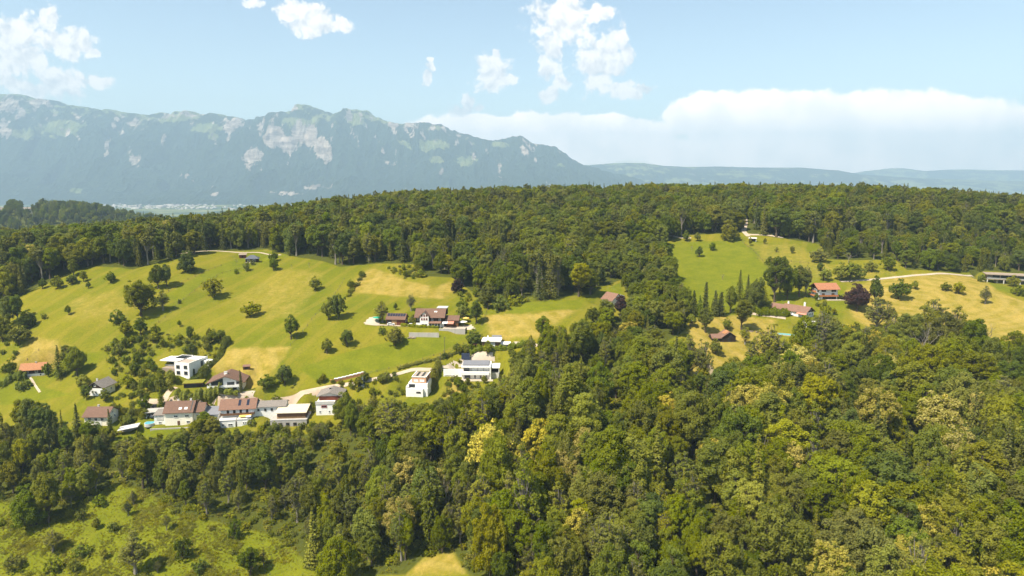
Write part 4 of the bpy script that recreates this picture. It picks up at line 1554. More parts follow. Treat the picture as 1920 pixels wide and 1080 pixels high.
    H.box('wall', WHITE, -4.0, 4.0, 0, 6.6, -2, 2.8)
    MB().prism_x([(-0.6, 2.82), (7.2, 4.5), (7.2, 4.7), (-0.6, 3.02)], -4.6, 4.6).build('roof', GREY_SHEET, H.root)
    H.box('door', BROWN_WOOD, -2.4, 2.4, -0.07, -0.005, 0, 2.3)

    H = House('balcony_house', 'white house with reddish brown roof, long balcony and two solar strips', 'house', 447, 786, 13, 15.5, 9, anchor='the reddish-roofed balcony house', margin=2.5)
    H.gable(WHITE, h=5.6, rise=3.0)
    H.roof(T_ROSE, h=5.6, rise=3.0, over=1.0)
    H.rail(BROWN_WOOD, -7.6, 7.6, -1.5, -0.02, 2.7, 0.9, slab=CONCRETE)
    for i in range(5):
        H.box('balcony_panel', WHITE, -6.8 + i * 2.9, -5.1 + i * 2.9, -0.10, -0.02, 2.9, 5.0)
    H.wins('f', (-4.5, -1.6, 1.3, 4.2), 3.1, 1.1, 1.9, frame=FRAME_D)
    for cx in (0.6, 4.4):
        H.on_roof('solar_panel', SOLAR, cx, 0.2, 0.85, 1.2, 5.6, 3.0, 9)
    H.wins('r', (3, 6), 3.0, 1.1, 1.2)
    MB().prism_x([(-3.4, 2.1), (-1.62, 2.5), (-1.62, 2.58), (-3.4, 2.18)], 1.0, 6.4).build('awning', TARP_Y, H.root)
    H = House('white_annex', 'white single-storey block with flat roof below the balcony house', 'house', 426, 802, 13, 7.4, 4.6, margin=0.6)
    H.box('wall', WHITE, -3.7, 3.7, 0, 4.5, -4, 3.4)
    H.box('roof_edge', PALE, -3.85, 3.85, -0.15, 4.65, 3.402, 3.6)
    H.win('f', -1.8, 1.1, 0.9, 0.9)
    H.win('f', 1.5, 0.9, 2.0, 1.0)
    H = House('white_annex', 'small white block with three little windows below the balcony house', 'house', 458, 799, 13, 6.2, 4.2, margin=0.6)
    H.box('wall', WHITE, -3.1, 3.1, 0, 4.0, -4, 3.3)
    H.box('roof_edge', PALE, -3.25, 3.25, -0.15, 4.15, 3.302, 3.5)
    H.wins('f', (-0.2, 0.8, 1.8), 1.2, 0.75, 0.9, mull=False)
    dish = MB().cyl(1.9, 1.0, 4.3, 4.45, 1.15, 1.25, 14).build('satellite_dish', FRAME_W, H.root)
    box('mast', STEEL, dish, 1.85, 1.95, 0.95, 1.05, 3.5, 4.3)

    H = House('long_white_building', 'long low white building with grey roof and four square windows', 'house', 507, 779, 12, 14.5, 7.5, anchor='the long white building', margin=1.5)
    H.gable(WHITE, h=4.6, rise=1.6)
    H.roof(T_GREY, h=4.6, rise=1.6, over=0.6)
    H.wins('f', (-5.4, -2.2, 0.8, 3.6), 2.5, 1.0, 1.1, frame=FRAME_D)
    H.wins('r', (2.6, 5.0), 2.4, 1.0, 1.2)
    H = House('timber_workshop', 'timber-clad workshop with flat beige roof on a concrete deck', 'workshop', 546, 797, 14, 14.5, 9, anchor='the beige-roofed timber workshop', margin=1.5)
    H.box('deck', CONCRETE, -9.2, 7.6, -1.6, 10.5, -4, 3.0)
    H.box('deck_edge', PALE, -9.3, 7.7, -1.7, -1.4, 3.002, 3.35)
    H.box('wall', BROWN_WOOD, -6.6, 6.6, 1.0, 8.6, 3.004, 5.8)
    H.box('sill_band', HONEY_WOOD, -6.65, 6.65, 0.93, 0.995, 3.1, 3.9)
    MB().prism_x([(0.0, 5.82), (9.6, 7.0), (9.6, 7.25), (0.0, 6.07)], -7.3, 7.3).build('roof', BEIGE, H.root)
    H.wins('r', (3.0, 6.0), 3.9, 1.6, 1.3, at=6.6, frame=FRAME_D)
    H.wins('f', (-4.6, -1.2, 2.2), 0.4, 1.6, 1.4, at=-1.6, frame=FRAME_D)

    H = House('terrace_house', 'white block with roof terrace and set-back grey gabled storey', 'house', 610, 778, 12, 8.6, 8, anchor='the grey-gabled block', margin=2)
    H.box('block', WHITE, -4.3, 4.3, 0, 8, -3, 6.0)
    H.box('balustrade', PALE, -4.45, 4.45, -0.2, 0.12, 5.3, 6.9)
    H.win('f', -0.4, 3.9, 2.6, 0.9, frame=FRAME_R)
    H.win('r', 2.0, 3.4, 1.4, 1.4)
    H.wins('f', (-2.4, 2.0), 1.2, 0.8, 1.0)
    H.gable(PALE, w=10.5, x0=-3.6, d0=4.0, d1=14, h=8.3, rise=1.7, ridge='y', z0=6.01, name='upper_wall')
    H.roof(T_GREY, w=10.5, x0=-3.6, d0=4.0, d1=14, h=8.3, rise=1.7, ridge='y', over=1.1, name='roof')
    H.box('red_cladding', RED_WOOD, -3.5, 6.8, 3.9, 3.98, 6.05, 8.1)
    H.box('planter', HONEY_WOOD, -3.4, -0.6, 0.5, 0.9, 6.02, 6.5)
    H.box('planter', HONEY_WOOD, 0.6, 3.6, 0.5, 0.9, 6.02, 6.5)
    H.chimney(1.0, 9.5, 9.6, 10.8, BLACK, 0.4)

    H = House('stepped_house', 'stepped white house with terracotta top storey and solar strips', 'house', 781, 744, 14, 10.5, 9, anchor='the stepped terracotta house', margin=2)
    H.box('lower_block', WHITE, -5.25, 3.2, 0, 9, -4, 4.0)
    H.box('middle_block', WHITE, -4.4, 5.25, 1.5, 10.5, 4.003, 6.4)
    H.box('side_block', WHITE, 3.21, 5.25, 1.2, 10.5, -3, 3.995)
    H.box('terrace_rail', PALE, -5.4, -3.9, 0.4, 7.0, 4.004, 4.9)
    H.box('loggia_shade_panel', BLACK, -4.0, -1.0, 1.42, 1.495, 4.2, 5.9)  # flat black panel in place of the shade inside a loggia
    H.box('top_storey', TERRACOTTA, -2.6, 4.4, 2.0, 12.0, 6.404, 9.3)
    H.box('roof_gravel', GRAVEL_ROOF, -2.4, 4.2, 2.2, 11.8, 9.303, 9.36)
    for bb in ((-2.75, -2.42, 1.9, 12.1), (4.22, 4.55, 1.9, 12.1), (-2.41, 4.21, 1.85, 2.18)):
        H.box('roof_edge', WHITE, *bb, 9.304, 9.6)
    for cx in (-0.6, 2.2):
        H.box('solar_panel', SOLAR, cx - 0.5, cx + 0.5, 4.0, 10.5, 9.45, 9.6)
    H.wins('f', (-0.6, 2.4), 7.2, 2.4, 1.1, at=2.0, pane=FRAME_W)
    H.win('f', 1.0, 2.0, 2.2, 0.6, frame=FRAME_D)
    H.wins('r', (4.0, 8.0), 7.1, 1.6, 1.3, at=4.4, frame=FRAME_D)

    H = House('glazed_villa', 'long white modern house with dark roof, balcony band and tall glazing', 'house', 893, 711, 4, 14.5, 9, anchor='the long white modern house', margin=3)
    H.box('lower_storey', WHITE, -7.25, 6.6, 0.4, 9, -4, 2.9)
    H.box('balcony', WHITE, -7.6, 6.6, -1.0, 0.38, 2.4, 3.9)
    H.box('upper_storey', PALE, -6.6, 6.4, 1.6, 9, 2.903, 6.0)
    H.box('roof_slab', WHITE, -7.4, 6.7, -0.6, 9.6, 6.003, 6.65)
    H.box('roof_cover', GREY_SHEET, -7.0, 6.4, 0.8, 9.3, 6.653, 7.4)
    H.box('end_wall', WHITE, 6.72, 7.4, -0.6, 9, -4, 6.9)
    H.box('wing', PALE, 7.42, 11.4, 1.6, 9, -4, 2.8)
    H.box('wing_roof', WHITE, 7.42, 11.8, 1.0, 9.2, 5.4, 5.9)
    H.box('wing_screen', DARK_WOOD, 7.6, 11.2, 4.0, 4.2, 2.82, 5.38)
    H.box('wing_post', WHITE, 11.2, 11.5, 1.3, 1.6, 2.82, 5.39)
    H.win('f', -4.5, 0.4, 2.9, 2.1, at=0.4, frame=FRAME_D, mull=False)
    H.wins('f', (-0.6, 2.2, 5.0), 0.3, 1.0, 2.3, at=0.4)
    H.wins('f', (-5.0,), 3.9, 3.0, 1.6, at=1.6, frame=FRAME_D)
    H.wins('f', (-1.0, 2.2, 5.0), 3.9, 2.4, 1.7, at=1.6, pane=FRAME_W)
    H.box('terrace', PAVING, -9.0, 8.5, -3.4, -0.2, -3, 0.06)
    H.box('retaining_wall', WHITE, -17.0, -7.3, 4.2, 4.6, -1, 4.0)
    H = House('timber_bungalow', 'low timber-clad house with white roof edge and terrace', 'house', 921, 656, 6, 9.5, 7, anchor='the timber-clad bungalow', margin=2)
    H.box('wall', BROWN_WOOD, -4.75, 4.75, 0.8, 7, -3, 4.4)
    H.box('base_wall', WHITE, -3.0, 3.6, 0.0, 0.78, -3, 0.9)
    H.box('roof', WHITE, -5.2, 5.2, -0.2, 7.8, 4.403, 5.1)
    H.box('panel', CONCRETE, -1.0, 2.0, 0.70, 0.79, 1.0, 4.3)
    H.win('f', 0.6, 2.0, 2.8, 1.4, at=0.7, pane=FRAME_W)
    H.box('wing', CONCRETE, 4.77, 9.6, 2.0, 7, -3, 2.6)
    H.box('wing_roof', WHITE, 4.77, 10.0, 1.4, 7.2, 2.603, 3.0)
    H.box('wing_panel', RED_WOOD, 8.2, 9.4, 1.9, 1.99, 0.2, 2.4)
    H.box('rear_roof', GREY_SHEET, -0.5, 4.6, 7.9, 11, -1, 5.6)
    H.chimney(-2.4, 6.2, 5.1, 6.4, WHITE, 0.3)

    # -- the big farmhouse on the slope
    H = House('farmhouse', 'large dark timber farmhouse with white stair gable and red-framed windows', 'house', 806, 613, 10, 15.5, 10, anchor='the large timber farmhouse', margin=3)
    H.box('plinth', WHITE, -7.75, 7.75, 0, 10, -3, 2.4)
    H.gable(DARK_WOOD, w=15.6, d0=-0.05, d1=10.05, h=6.0, rise=3.4, z0=2.402)
    H.roof(T_BROWN, w=15.6, h=6.0, rise=3.4, over=1.1)
    H.gable(WHITE, w=4.9, x0=-5.3, d0=-1.4, d1=4.9, h=6.6, rise=2.1, ridge='y', name='stair_gable')
    H.roof(T_BROWN, w=4.9, x0=-5.3, d0=-1.4, d1=4.9, h=6.6, rise=2.1, ridge='y', over=0.6, name='gable_roof')
    for zz in (4.2, 6.4):
        H.wins('f', (-4.2, -2.85, -1.5), zz if zz < 5 else 6.2, 0.85, 1.1, frame=FRAME_R, at=-1.4, mull=False)
    H.wins('f', (-3.6, -2.0), 0.5, 1.3, 1.4, frame=FRAME_D, at=-1.4)
    H.wins('f', (1.4, 5.6), 3.6, 1.1, 1.3, at=-0.05)
    H.wins('f', (-6.6,), 3.6, 1.1, 1.3, at=-0.05)
    MB().prism_x([(-2.6, 2.5), (-0.08, 3.3), (-0.08, 3.45), (-2.6, 2.65)], -0.3, 6.6).build('porch_roof', T_ROSE, H.root)
    H.box('porch_glazing', GLASS, -0.1, 6.4, -2.2, -2.1, 0.6, 2.45)
    for px in (-0.1, 1.5, 3.1, 4.7, 6.3):
        H.box('porch_post', FRAME_W, px - 0.06, px + 0.06, -2.28, -2.11, 0, 2.5)
    for cx in (2.6, 3.5):
        H.on_roof('skylight', FRAME_W, cx, 0.5, 0.66, 0.6, 6.0, 3.4, 10)
    H.box('rear_dormer', DARK_WOOD, 3.4, 8.6, 6.2, 11.5, 6.0, 9.6)
    H.box('dormer_roof', PALE, 3.0, 9.0, 5.9, 11.9, 9.602, 9.85)
    H.gable(BROWN_WOOD, w=7.0, x0=8.9, d0=1.0, d1=8.0, h=3.9, rise=1.8, name='side_house')
    H.roof(T_BROWN, w=7.0, x0=8.9, d0=1.0, d1=8.0, h=3.9, rise=1.8, over=0.7, name='side_roof')
    H.box('link', DARK_WOOD, 7.82, 8.88, 2.5, 8.0, -2, 4.6)
    for i, (ax, mt) in enumerate(((8.6, TARP_W), (11.6, TARP_R))):
        MB().prism_x([(-2.4 - i * 0.8, 2.5), (0.9, 3.3), (0.9, 3.38), (-2.4 - i * 0.8, 2.58)], ax - 1.3, ax + 1.6 + i * 0.5).build('awning', mt, H.root)
    H.box('terrace_wall', CONCRETE, 6.0, 20.5, -5.4, -5.0, -3, 0.3)
    H.box('terrace_paving', PAVING, 7.9, 20.5, -4.98, 0.9, -2, 0.08)
    H.box('retaining_wall', CONCRETE, -10.0, 6.6, -9.6, -9.2, -4, -1.2)
    H = House('solar_barn', 'red-brown barn with a row of solar panels on its roof', 'barn', 742, 609, 16, 10.5, 7, anchor='the red-brown solar barn', margin=2)
    H.gable(RED_WOOD, h=3.4, rise=2.4)
    H.roof(T_BROWN, h=3.4, rise=2.4, over=0.7)
    for i in range(7):
        H.on_roof('solar_panel', SOLAR, -4.5 + i * 1.5, 0.42, 0.95, 1.25, 3.4, 2.4, 7)
    H.box('carport_shade_panel', BLACK, -5.0, -2.4, -0.06, -0.005, 0, 2.5)  # black sheet on the front standing for the shade in the carport
    H.box('door', HONEY_WOOD, -2.2, 0.6, -0.09, -0.005, 0, 2.6)
    H.wins('r', (2.0, 5.0), 1.4, 1.0, 1.0)

    # -- right side
    H = House('red_roofed_house', 'three-storey white house with orange red roof and orange timber balconies', 'house', 1552, 561, -28, 12.5, 10, anchor='the orange-balcony house', margin=2.5)
    H.gable(WHITE, h=7.0, rise=2.6)
    H.roof(T_RED, h=7.0, rise=2.6, over=1.5)
    MB().prism_x([(0.05, 4.4), (9.95, 4.4), (9.95, 6.95), (5, 9.5), (0.05, 6.95)], -6.33, -6.26).build('gable_boarding', DARK_WOOD, H.root)
    H.box('balcony', ORANGE_WOOD, -6.4, 6.4, -1.3, -1.2, 1.9, 2.9)
    H.box('balcony_floor', CONCRETE, -6.4, 6.4, -1.19, -0.02, 1.75, 1.95)
    H.box('side_balcony', ORANGE_WOOD, -7.9, -7.8, 0, 10, 4.3, 5.3)
    H.box('side_balcony_floor', CONCRETE, -7.79, -6.28, 0, 10, 4.1, 4.3)
    H.box('side_balcony', ORANGE_WOOD, -7.9, -7.8, 0, 10, 1.7, 2.6)
    H.box('side_floor', CONCRETE, -7.79, -6.28, 0, 10, 1.5, 1.7)
    H.wins('f', (-3.0, 3.6), 4.9, 3.0 , 1.2, frame=FRAME_D)
    H.wins('f', (-3.2, 3.2), 2.0, 1.8, 1.9, frame=FRAME_D, pane=HONEY_WOOD)
    H.wins('l', (2.5, 5.0, 7.5), 4.6, 1.4, 1.7, at=-6.33, frame=FRAME_W)
    H.wins('l', (3.0, 7.0), 2.0, 1.4, 1.7, frame=FRAME_W)
    H.box('cellar_shade_panel', BLACK, -3.4, 5.4, -0.06, -0.005, 0.0, 1.5)  # wall is closed here; black panel paints the shade of a cellar recess
    H.box('terrace', PAVING, -2.0, 11.5, -4.0, -1.32, -3, 0.05)
    H = House('long_brown_chalet', 'long low chalet with brown roofs, dark gable and two white chimneys', 'house', 1488, 592, 30, 16, 8.5, anchor='the long brown-roofed chalet', margin=2.5)
    H.gable(WHITE, h=3.3, rise=2.6)
    H.roof(T_ROSE, h=3.3, rise=2.6, over=1.0)
    MB().prism_x([(0.05, 3.0), (8.45, 3.0), (8.45, 3.3), (4.25, 5.8), (0.05, 3.3)], 8.02, 8.09).build('gable_boarding', DARK_WOOD, H.root)
    H.win('r', 4.25, 3.7, 1.6, 1.1, at=8.09)
    H.wins('r', (1.6, 4.2, 6.8), 0.9, 1.4, 1.5)
    H.wins('f', (-6, -3.4, 3.5, 6.0), 1.0, 1.2, 1.4)
    H.gable(WHITE, w=9.5, x0=-17.2, d0=1.5, d1=8.5, h=3.0, rise=2.0, name='rear_wing')
    H.roof(T_ROSE, w=9.5, x0=-17.2, d0=1.5, d1=8.5, h=3.0, rise=2.0, over=0.8, name='wing_roof')
    H.wins('f', (-15, -12.4, -9.8), 0.9, 1.4, 1.4, at=1.5)
    H.chimney(-6.5, 4.6, 5.2, 7.6, WHITE, 0.45)
    H.chimney(4.0, 5.0, 5.2, 8.4, WHITE, 0.5)
    MB().prism_x([(-3.0, 2.2), (-0.7, 2.7), (-0.7, 2.8), (-3.0, 2.3)], 3.0, 9.0).build('pergola', TARP_R, H.root)
    H = House('screened_white_house', 'white house mostly screened by trees beside a turquoise pool', 'house', 1527, 626, 0, 12, 8, anchor='the tree-screened white house', margin=2)
    H.box('wall', WHITE, -6, 6, 0, 8, -3, 5.6)
    H.box('roof_edge', PALE, -6.3, 6.3, -0.3, 8.3, 5.603, 6.0)
    H.wins('f', (-3.6, 0, 3.6), 3.2, 1.6, 1.5, frame=FRAME_D)
    H.wins('f', (-3.6, 0, 3.6), 0.4, 1.6, 2.0, frame=FRAME_D)
    H = House('swimming_pool', 'turquoise rectangular pool with pale rim among trees', 'pool', 1484, 630, 2, 15, 4, anchor='the turquoise pool', margin=1)
    H.box('rim', PAVING, -8, 8, -0.5, 4.5, -1, 0.3)
    H.box('water', WATER, -7.4, 7.4, 0, 4, 0.302, 0.34)
    H = House('old_hut', 'weathered timber hut with patched red tile roof in dry grass', 'hut', 1367, 641, -24, 7.6, 6.5, anchor='the weathered hut', margin=1.5)
    H.gable(DARK_WOOD, h=3.0, rise=2.6, ridge='y')
    rf = H.roof(T_ROSE, h=3.0, rise=2.6, ridge='y', over=0.7)
    H.gable(DARK_WOOD, w=5.6, x0=-9.4, d0=0.8, d1=5.6, h=2.2, rise=1.7, name='lean_to')
    H.roof(T_ROSE, w=5.6, x0=-9.4, d0=0.8, d1=5.6, h=2.2, rise=1.7, over=0.5, name='lean_to_roof')
    MB().raw([(-2.6, 0.4, 4.45), (-0.1, 0.4, 5.95), (-0.1, 4.6, 5.95), (-2.6, 4.6, 4.45)], [(0, 1, 2, 3)]).build('roof_patch', T_ORANGE, H.root)
    H.box('door', BLACK, -0.8, 0.8, -0.06, -0.005, 0, 2.0)
    H = House('hillside_pavilion', 'long modern two-storey house with flat sand-coloured roof slab on thin columns', 'house', 1898, 533, -12, 30, 10, anchor='the sand-coloured house', margin=3)
    H.box('lower_storey', CONCRETE, -9.0, 15, 2.0, 10, -3, 2.6)
    H.box('floor_slab', SAND, -15, 15, 0, 10, 2.603, 3.1)
    H.box('upper_storey', SAND, -14.6, 14.8, 1.2, 9.8, 3.103, 6.0)
    H.box('roof_slab', SAND, -16, 15.8, -1.2, 11, 6.003, 6.5)
    for i, cx in enumerate((-9.5, -4.6, 0.2, 5.0, 9.8)):
        H.win('f', cx, 3.25, 4.2, 2.5, at=1.2, frame=FRAME_D)
    H.win('l', 7.2, 3.3, 4.0, 2.4, at=-14.6, frame=FRAME_D)
    for cx in (-14.5, -5.0, 4.5, 14.0):
        H.box('column', PALE, cx - 0.25, cx + 0.25, 0.1, 0.6, -2, 2.6)
    H.wins('f', (-6.5, -2.5, 2.0, 6.0), 0.2, 2.8, 2.1, at=2.0, frame=FRAME_D)
    H.box('balustrade', STEEL, -14.9, 14.9, 0.02, 0.07, 3.11, 4.0)
    H = House('clearing_house', 'house with brown pitched roof on a small clearing beside a copper beech', 'house', 1158, 575, -42, 8.5, 9.5, anchor='the clearing house', margin=2.5)
    H.gable(WHITE, h=4.4, rise=3.4, ridge='y')
    H.roof(T_ROSE, h=4.4, rise=3.4, ridge='y', over=0.9)
    H.wins('f', (-2, 2), 1.2, 1.2, 1.4)
    H.wins('l', (3, 6.5), 1.2, 1.2, 1.4)
    H.box('rear_block', WHITE, 4.27, 9.0, 4.0, 10.0, -2, 5.2)
    H.box('rear_roof', STEEL, 4.1, 9.2, 3.8, 10.2, 5.203, 5.5)
    # -- along the wood's edge
    H = House('slate_pavilion', 'square pavilion with hipped slate roof at the top of the meadow', 'pavilion', 472, 492, 8, 9.5, 7.5, anchor='the slate-roofed pavilion', margin=2)
    H.box('wall', DARK_WOOD, -4.2, 4.2, 0.4, 7.0, -2, 2.5)
    MB().raw([(-5, -0.4, 2.52), (5, -0.4, 2.52), (5, 7.8, 2.52), (-5, 7.8, 2.52), (-1.2, 3.7, 5.0), (1.2, 3.7, 5.0)],
             [(0, 1, 5, 4), (1, 2, 5), (2, 3, 4, 5), (3, 0, 4), (3, 2, 1, 0)]).build('roof', T_SLATE, H.root)
    H.box('terrace', PAVING, -4.6, 1.0, -1.6, 0.38, -2, 0.1)
    H.wins('f', (-2.2, 1.6), 0.8, 1.6, 1.2, at=0.4)
    H = House('log_shed', 'brown log shed with pale roof behind the slate pavilion', 'shed', 455, 484, 6, 5.2, 4, margin=1)
    H.box('wall', RED_WOOD, -2.3, 2.3, 0, 3.6, -1, 2.3)
    MB().prism_x([(-0.5, 2.32), (4.2, 3.0), (4.2, 3.15), (-0.5, 2.47)], -2.8, 2.8).build('roof', SAND, H.root)
    H.box('door', DARK_WOOD, -0.6, 0.6, -0.06, -0.005, 0, 1.9)
    H = House('woodland_lodge', 'grey boxy lodge with white roof edge half hidden in the wood', 'house', 598, 470, 4, 6.5, 5, anchor='the grey lodge in the wood', margin=1.5, lift=7.0)
    H.box('wall', PALE, -3, 3, 0, 5, -8, 3.6)
    H.box('roof', WHITE, -3.4, 3.4, -0.4, 5.4, 3.603, 4.0)
    H.wins('f', (-1.4, 1.4), 1.4, 1.4, 1.3, frame=FRAME_D)
    H = House('picnic_shelter', 'small open shelter with pale roof by the gravel track', 'shelter', 1411, 453, 2, 6, 4, anchor='the pale-roofed shelter', margin=1)
    for px in (-2.6, 2.6):
        for py in (0.1, 3.6):
            H.box('post', FRAME_W, px - 0.12, px + 0.12, py - 0.12, py + 0.12, -1, 2.4)
    H.box('back_wall', DARK_WOOD, -2.4, 2.4, 3.3, 3.45, -0.5, 2.3)
    MB().prism_x([(-0.6, 2.42), (4.3, 3.0), (4.3, 3.2), (-0.6, 2.62)], -3.2, 3.2).build('roof', PALE, H.root)

    # -- farmsteads on the hill across the side valley
    for (u, v, wd, lab, anc) in ((48, 381, 24, 'pale farmhouse with broad roof on the wooded hill beyond', 'the farmhouse on the far hill'), (2, 381, 16, 'farmstead cut by the picture edge on the wooded hill beyond', None)):
        k = pixel_dir(u, v)
        d = 1430.0
        x, y = k[0] / k[1] * d, d
        root = bpy.data.objects.new('hill_farmhouse', None)
        root.location = (x, y, float(hill_z(np.array([x]), np.array([y]))[0]) + 2)
        root.rotation_euler = (0, 0, R(20))
        link(root)
        tag(root, lab, 'farmhouse')
        if anc:
            ANCHORS.append((u, v, anc))
        MB().prism_x([(0, -8), (12, -8), (12, 7), (6, 11), (0, 7)], -wd / 2, wd / 2).build('wall', CREAM, root)
        for sg in (-1, 1):
            p = [(6, 11.1), (6 + sg * 7.2, 6.3), (6 + sg * 7.2, 6.7), (6, 11.5)]
            MB().prism_x(p if sg < 0 else p[::-1], -wd / 2 - 1, wd / 2 + 1).build('roof', T_GREY, root)
        for i in range(4):
            box('window', GLASS, root, -wd / 2 + 3 + i * wd / 5, -wd / 2 + 5 + i * wd / 5, -0.1, -0.01, 2, 4.5)


# ------------------------------------------------------------------ roads, tracks, fences, hedges and small things
def ribbon(name, pts, width, mat, lift=0.14, label=None):
    P = np.array([pix(*p) for p in pts])
    seg = np.hypot(*np.diff(P, axis=0).T)
    s = np.concatenate([[0], np.cumsum(seg)])
    q = np.arange(0, s[-1], 2.0)
    X, Y = np.interp(q, s, P[:, 0]), np.interp(q, s, P[:, 1])
    for _ in range(4):
        X[1:-1] = (X[:-2] + 2 * X[1:-1] + X[2:]) / 4
        Y[1:-1] = (Y[:-2] + 2 * Y[1:-1] + Y[2:]) / 4
    dx, dy = np.gradient(X), np.gradient(Y)
    ln = np.hypot(dx, dy) + 1e-9
    nx, ny = -dy / ln, dx / ln
    wd = width * (1 + 0.12 * (vnoise(q / 6, q * 0, 3) - 0.5))
    cols = []
    for t in np.linspace(-0.5, 0.5, 5):
        xx, yy = X + nx * wd * t, Y + ny * wd * t
        cols.append(np.stack([xx, yy, ground_z(xx, yy) + lift], -1))
    V = np.stack(cols, 1).reshape(-1, 3)
    n = len(q)
    i = np.arange(n * 5).reshape(n, 5)
    F = np.stack([i[:-1, :-1], i[1:, :-1], i[1:, 1:], i[:-1, 1:]], -1).reshape(-1, 4)[:, ::-1]
    me = np_mesh(name, V, F, [mat], True)
    return tag(link(bpy.data.objects.new(name, me)), kind='structure')


def yard(name, pts, mat, lift=0.12):
    P = world_poly(pts)
    lo, hi = P.min(0), P.max(0)
    xs, ys = np.arange(lo[0] - 1, hi[0] + 2, 1.0), np.arange(lo[1] - 1, hi[1] + 2, 1.0)
    X, Y = np.meshgrid(xs, ys)
    Z = ground_z(X, Y) + lift
    nx, ny = len(xs), len(ys)
    i = np.arange(nx * ny).reshape(ny, nx)
    F = np.stack([i[:-1, :-1], i[:-1, 1:], i[1:, 1:], i[1:, :-1]], -1).reshape(-1, 4)
    cxm, cym = X.ravel()[F].mean(1), Y.ravel()[F].mean(1)
    F = F[inside(P, cxm, cym)]
    me = np_mesh(name, np.stack([X.ravel(), Y.ravel(), Z.ravel()], -1), F, [mat], True)
    tag(link(bpy.data.objects.new(name, me)), kind='structure')


def build_roads():
    ribbon('road', [(262, 752), (300, 752), (345, 748), (385, 753), (420, 748), (470, 742), (520, 744), (560, 738), (600, 730), (645, 722)], 2.7, ASPHALT)
    ribbon('road', [(300, 752), (318, 742), (320, 726), (330, 735)], 4.2, ASPHALT)
    ribbon('road', [(420, 748), (452, 742), (470, 732), (478, 742)], 3.6, PAVING)
    ribbon('road', [(645, 722), (700, 712), (745, 702), (775, 692), (830, 694)], 2.4, TRACK)
    ribbon('road', [(1576, 528), (1640, 524), (1700, 518), (1740, 515), (1768, 513), (1800, 516), (1850, 516)], 2.8, TRACK)
    ribbon('path', [(54, 710), (66, 722), (75, 736)], 1.1, TRACK)
    ribbon('path', [(1397, 408), (1398, 420), (1394, 434), (1404, 444)], 4.0, TRACK)
    ribbon('path', [(1404, 440), (1440, 441), (1470, 446)], 3.5, TRACK)
    ribbon('path', [(1225, 441), (1262, 442), (1272, 446), (1300, 446)], 3.5, TRACK)
    ribbon('path', [(330, 477), (392, 470), (450, 474), (486, 473), (505, 478), (530, 478)], 1.8, TRACK)
    ribbon('path', [(930, 640), (960, 642), (985, 646), (1012, 648)], 3.0, TRACK)
    ribbon('path', [(1408, 588), (1440, 592), (1475, 597)], 4.0, TRACK)
    ribbon('path', [(685, 606), (720, 611), (770, 614)], 2.4, TRACK)
    yard('yard', [(826, 690), (850, 676), (895, 664), (920, 662), (930, 674), (862, 690)], PAVING)
    yard('yard', [(386, 768), (420, 752), (430, 756), (412, 772)], PAVING)
    yard('yard', [(395, 738), (430, 742), (455, 736), (450, 744), (400, 744)], PAVING)
    yard('yard', [(283, 757), (300, 752), (312, 766), (300, 776), (284, 772)], ASPHALT)
    yard('yard', [(858, 612), (885, 609), (890, 617), (868, 621)], PAVING)
    yard('sand_court', [(682, 606), (694, 595), (712, 597), (710, 608)], PAVING, 0.16)


def fence(pts, label, step=6.0, h=1.15):
    P = np.array([pix(*p) for p in pts])
    seg = np.hypot(*np.diff(P, axis=0).T)
    s = np.concatenate([[0], np.cumsum(seg)])
    q = np.arange(0, s[-1], step)
    X, Y = np.interp(q, s, P[:, 0]), np.interp(q, s, P[:, 1])
    Z = ground_z(X, Y)
    root = bpy.data.objects.new('wire_fence', None)
    root.location = (X[0], Y[0], Z[0])
    link(root)
    tag(root, label, 'fence', 'wire fences across the meadows')
    post = MB().box(-0.09, 0.09, -0.09, 0.09, -0.3, h + 0.1).mesh('post', FENCE_WOOD)
    wm = MB()
    for i in range(len(q)):
        o = bpy.data.objects.new('post', post)
        o.location = (X[i] - X[0], Y[i] - Y[0], Z[i] - Z[0])
        link(o, root)
    wires = Wood()
    for hh in (0.35, 0.7, 1.05):
        wires.add([(X[i] - X[0], Y[i] - Y[0], Z[i] - Z[0] + hh) for i in range(len(q))], [0.022] * len(q), 3)
    link(bpy.data.objects.new('wire', wires.mesh('wire', FENCE_WOOD)), root)


FENCE_WOOD = simple_mat('weathered_posts', (0.14, 0.12, 0.09), 0.95, 0.1, 0.2, 3.0)


def build_fences():
    fence([(280, 628), (290, 612), (323, 584), (339, 566), (385, 531), (418, 512), (470, 500), (500, 488)], 'wire fence running diagonally up to the slate pavilion garden')
    fence([(304, 554), (348, 527), (390, 508), (424, 494)], 'wire fence on the upper side of the bright green strip')
    fence([(545, 648), (572, 618), (600, 583), (625, 556), (648, 520)], 'wire fence climbing between the hay field and the chalet meadow')
    fence([(1391, 454), (1412, 470), (1438, 498), (1446, 510)], 'wire fence dividing green pasture from the yellow meadow')
    fence([(640, 712), (700, 699), (760, 686), (812, 668), (850, 654), (880, 640)], 'wire fence curving along the lower edge of the farmhouse meadow')
    fence([(32, 690), (55, 668), (78, 655)], 'short wire fence above the orange-roofed cottage')
    fence([(918, 572), (908, 596), (902, 618)], 'wire fence beside the conifer next to the farmhouse')
    fence([(1420, 486), (1470, 490), (1530, 496)], 'wire fence crossing the yellow meadow below the track')


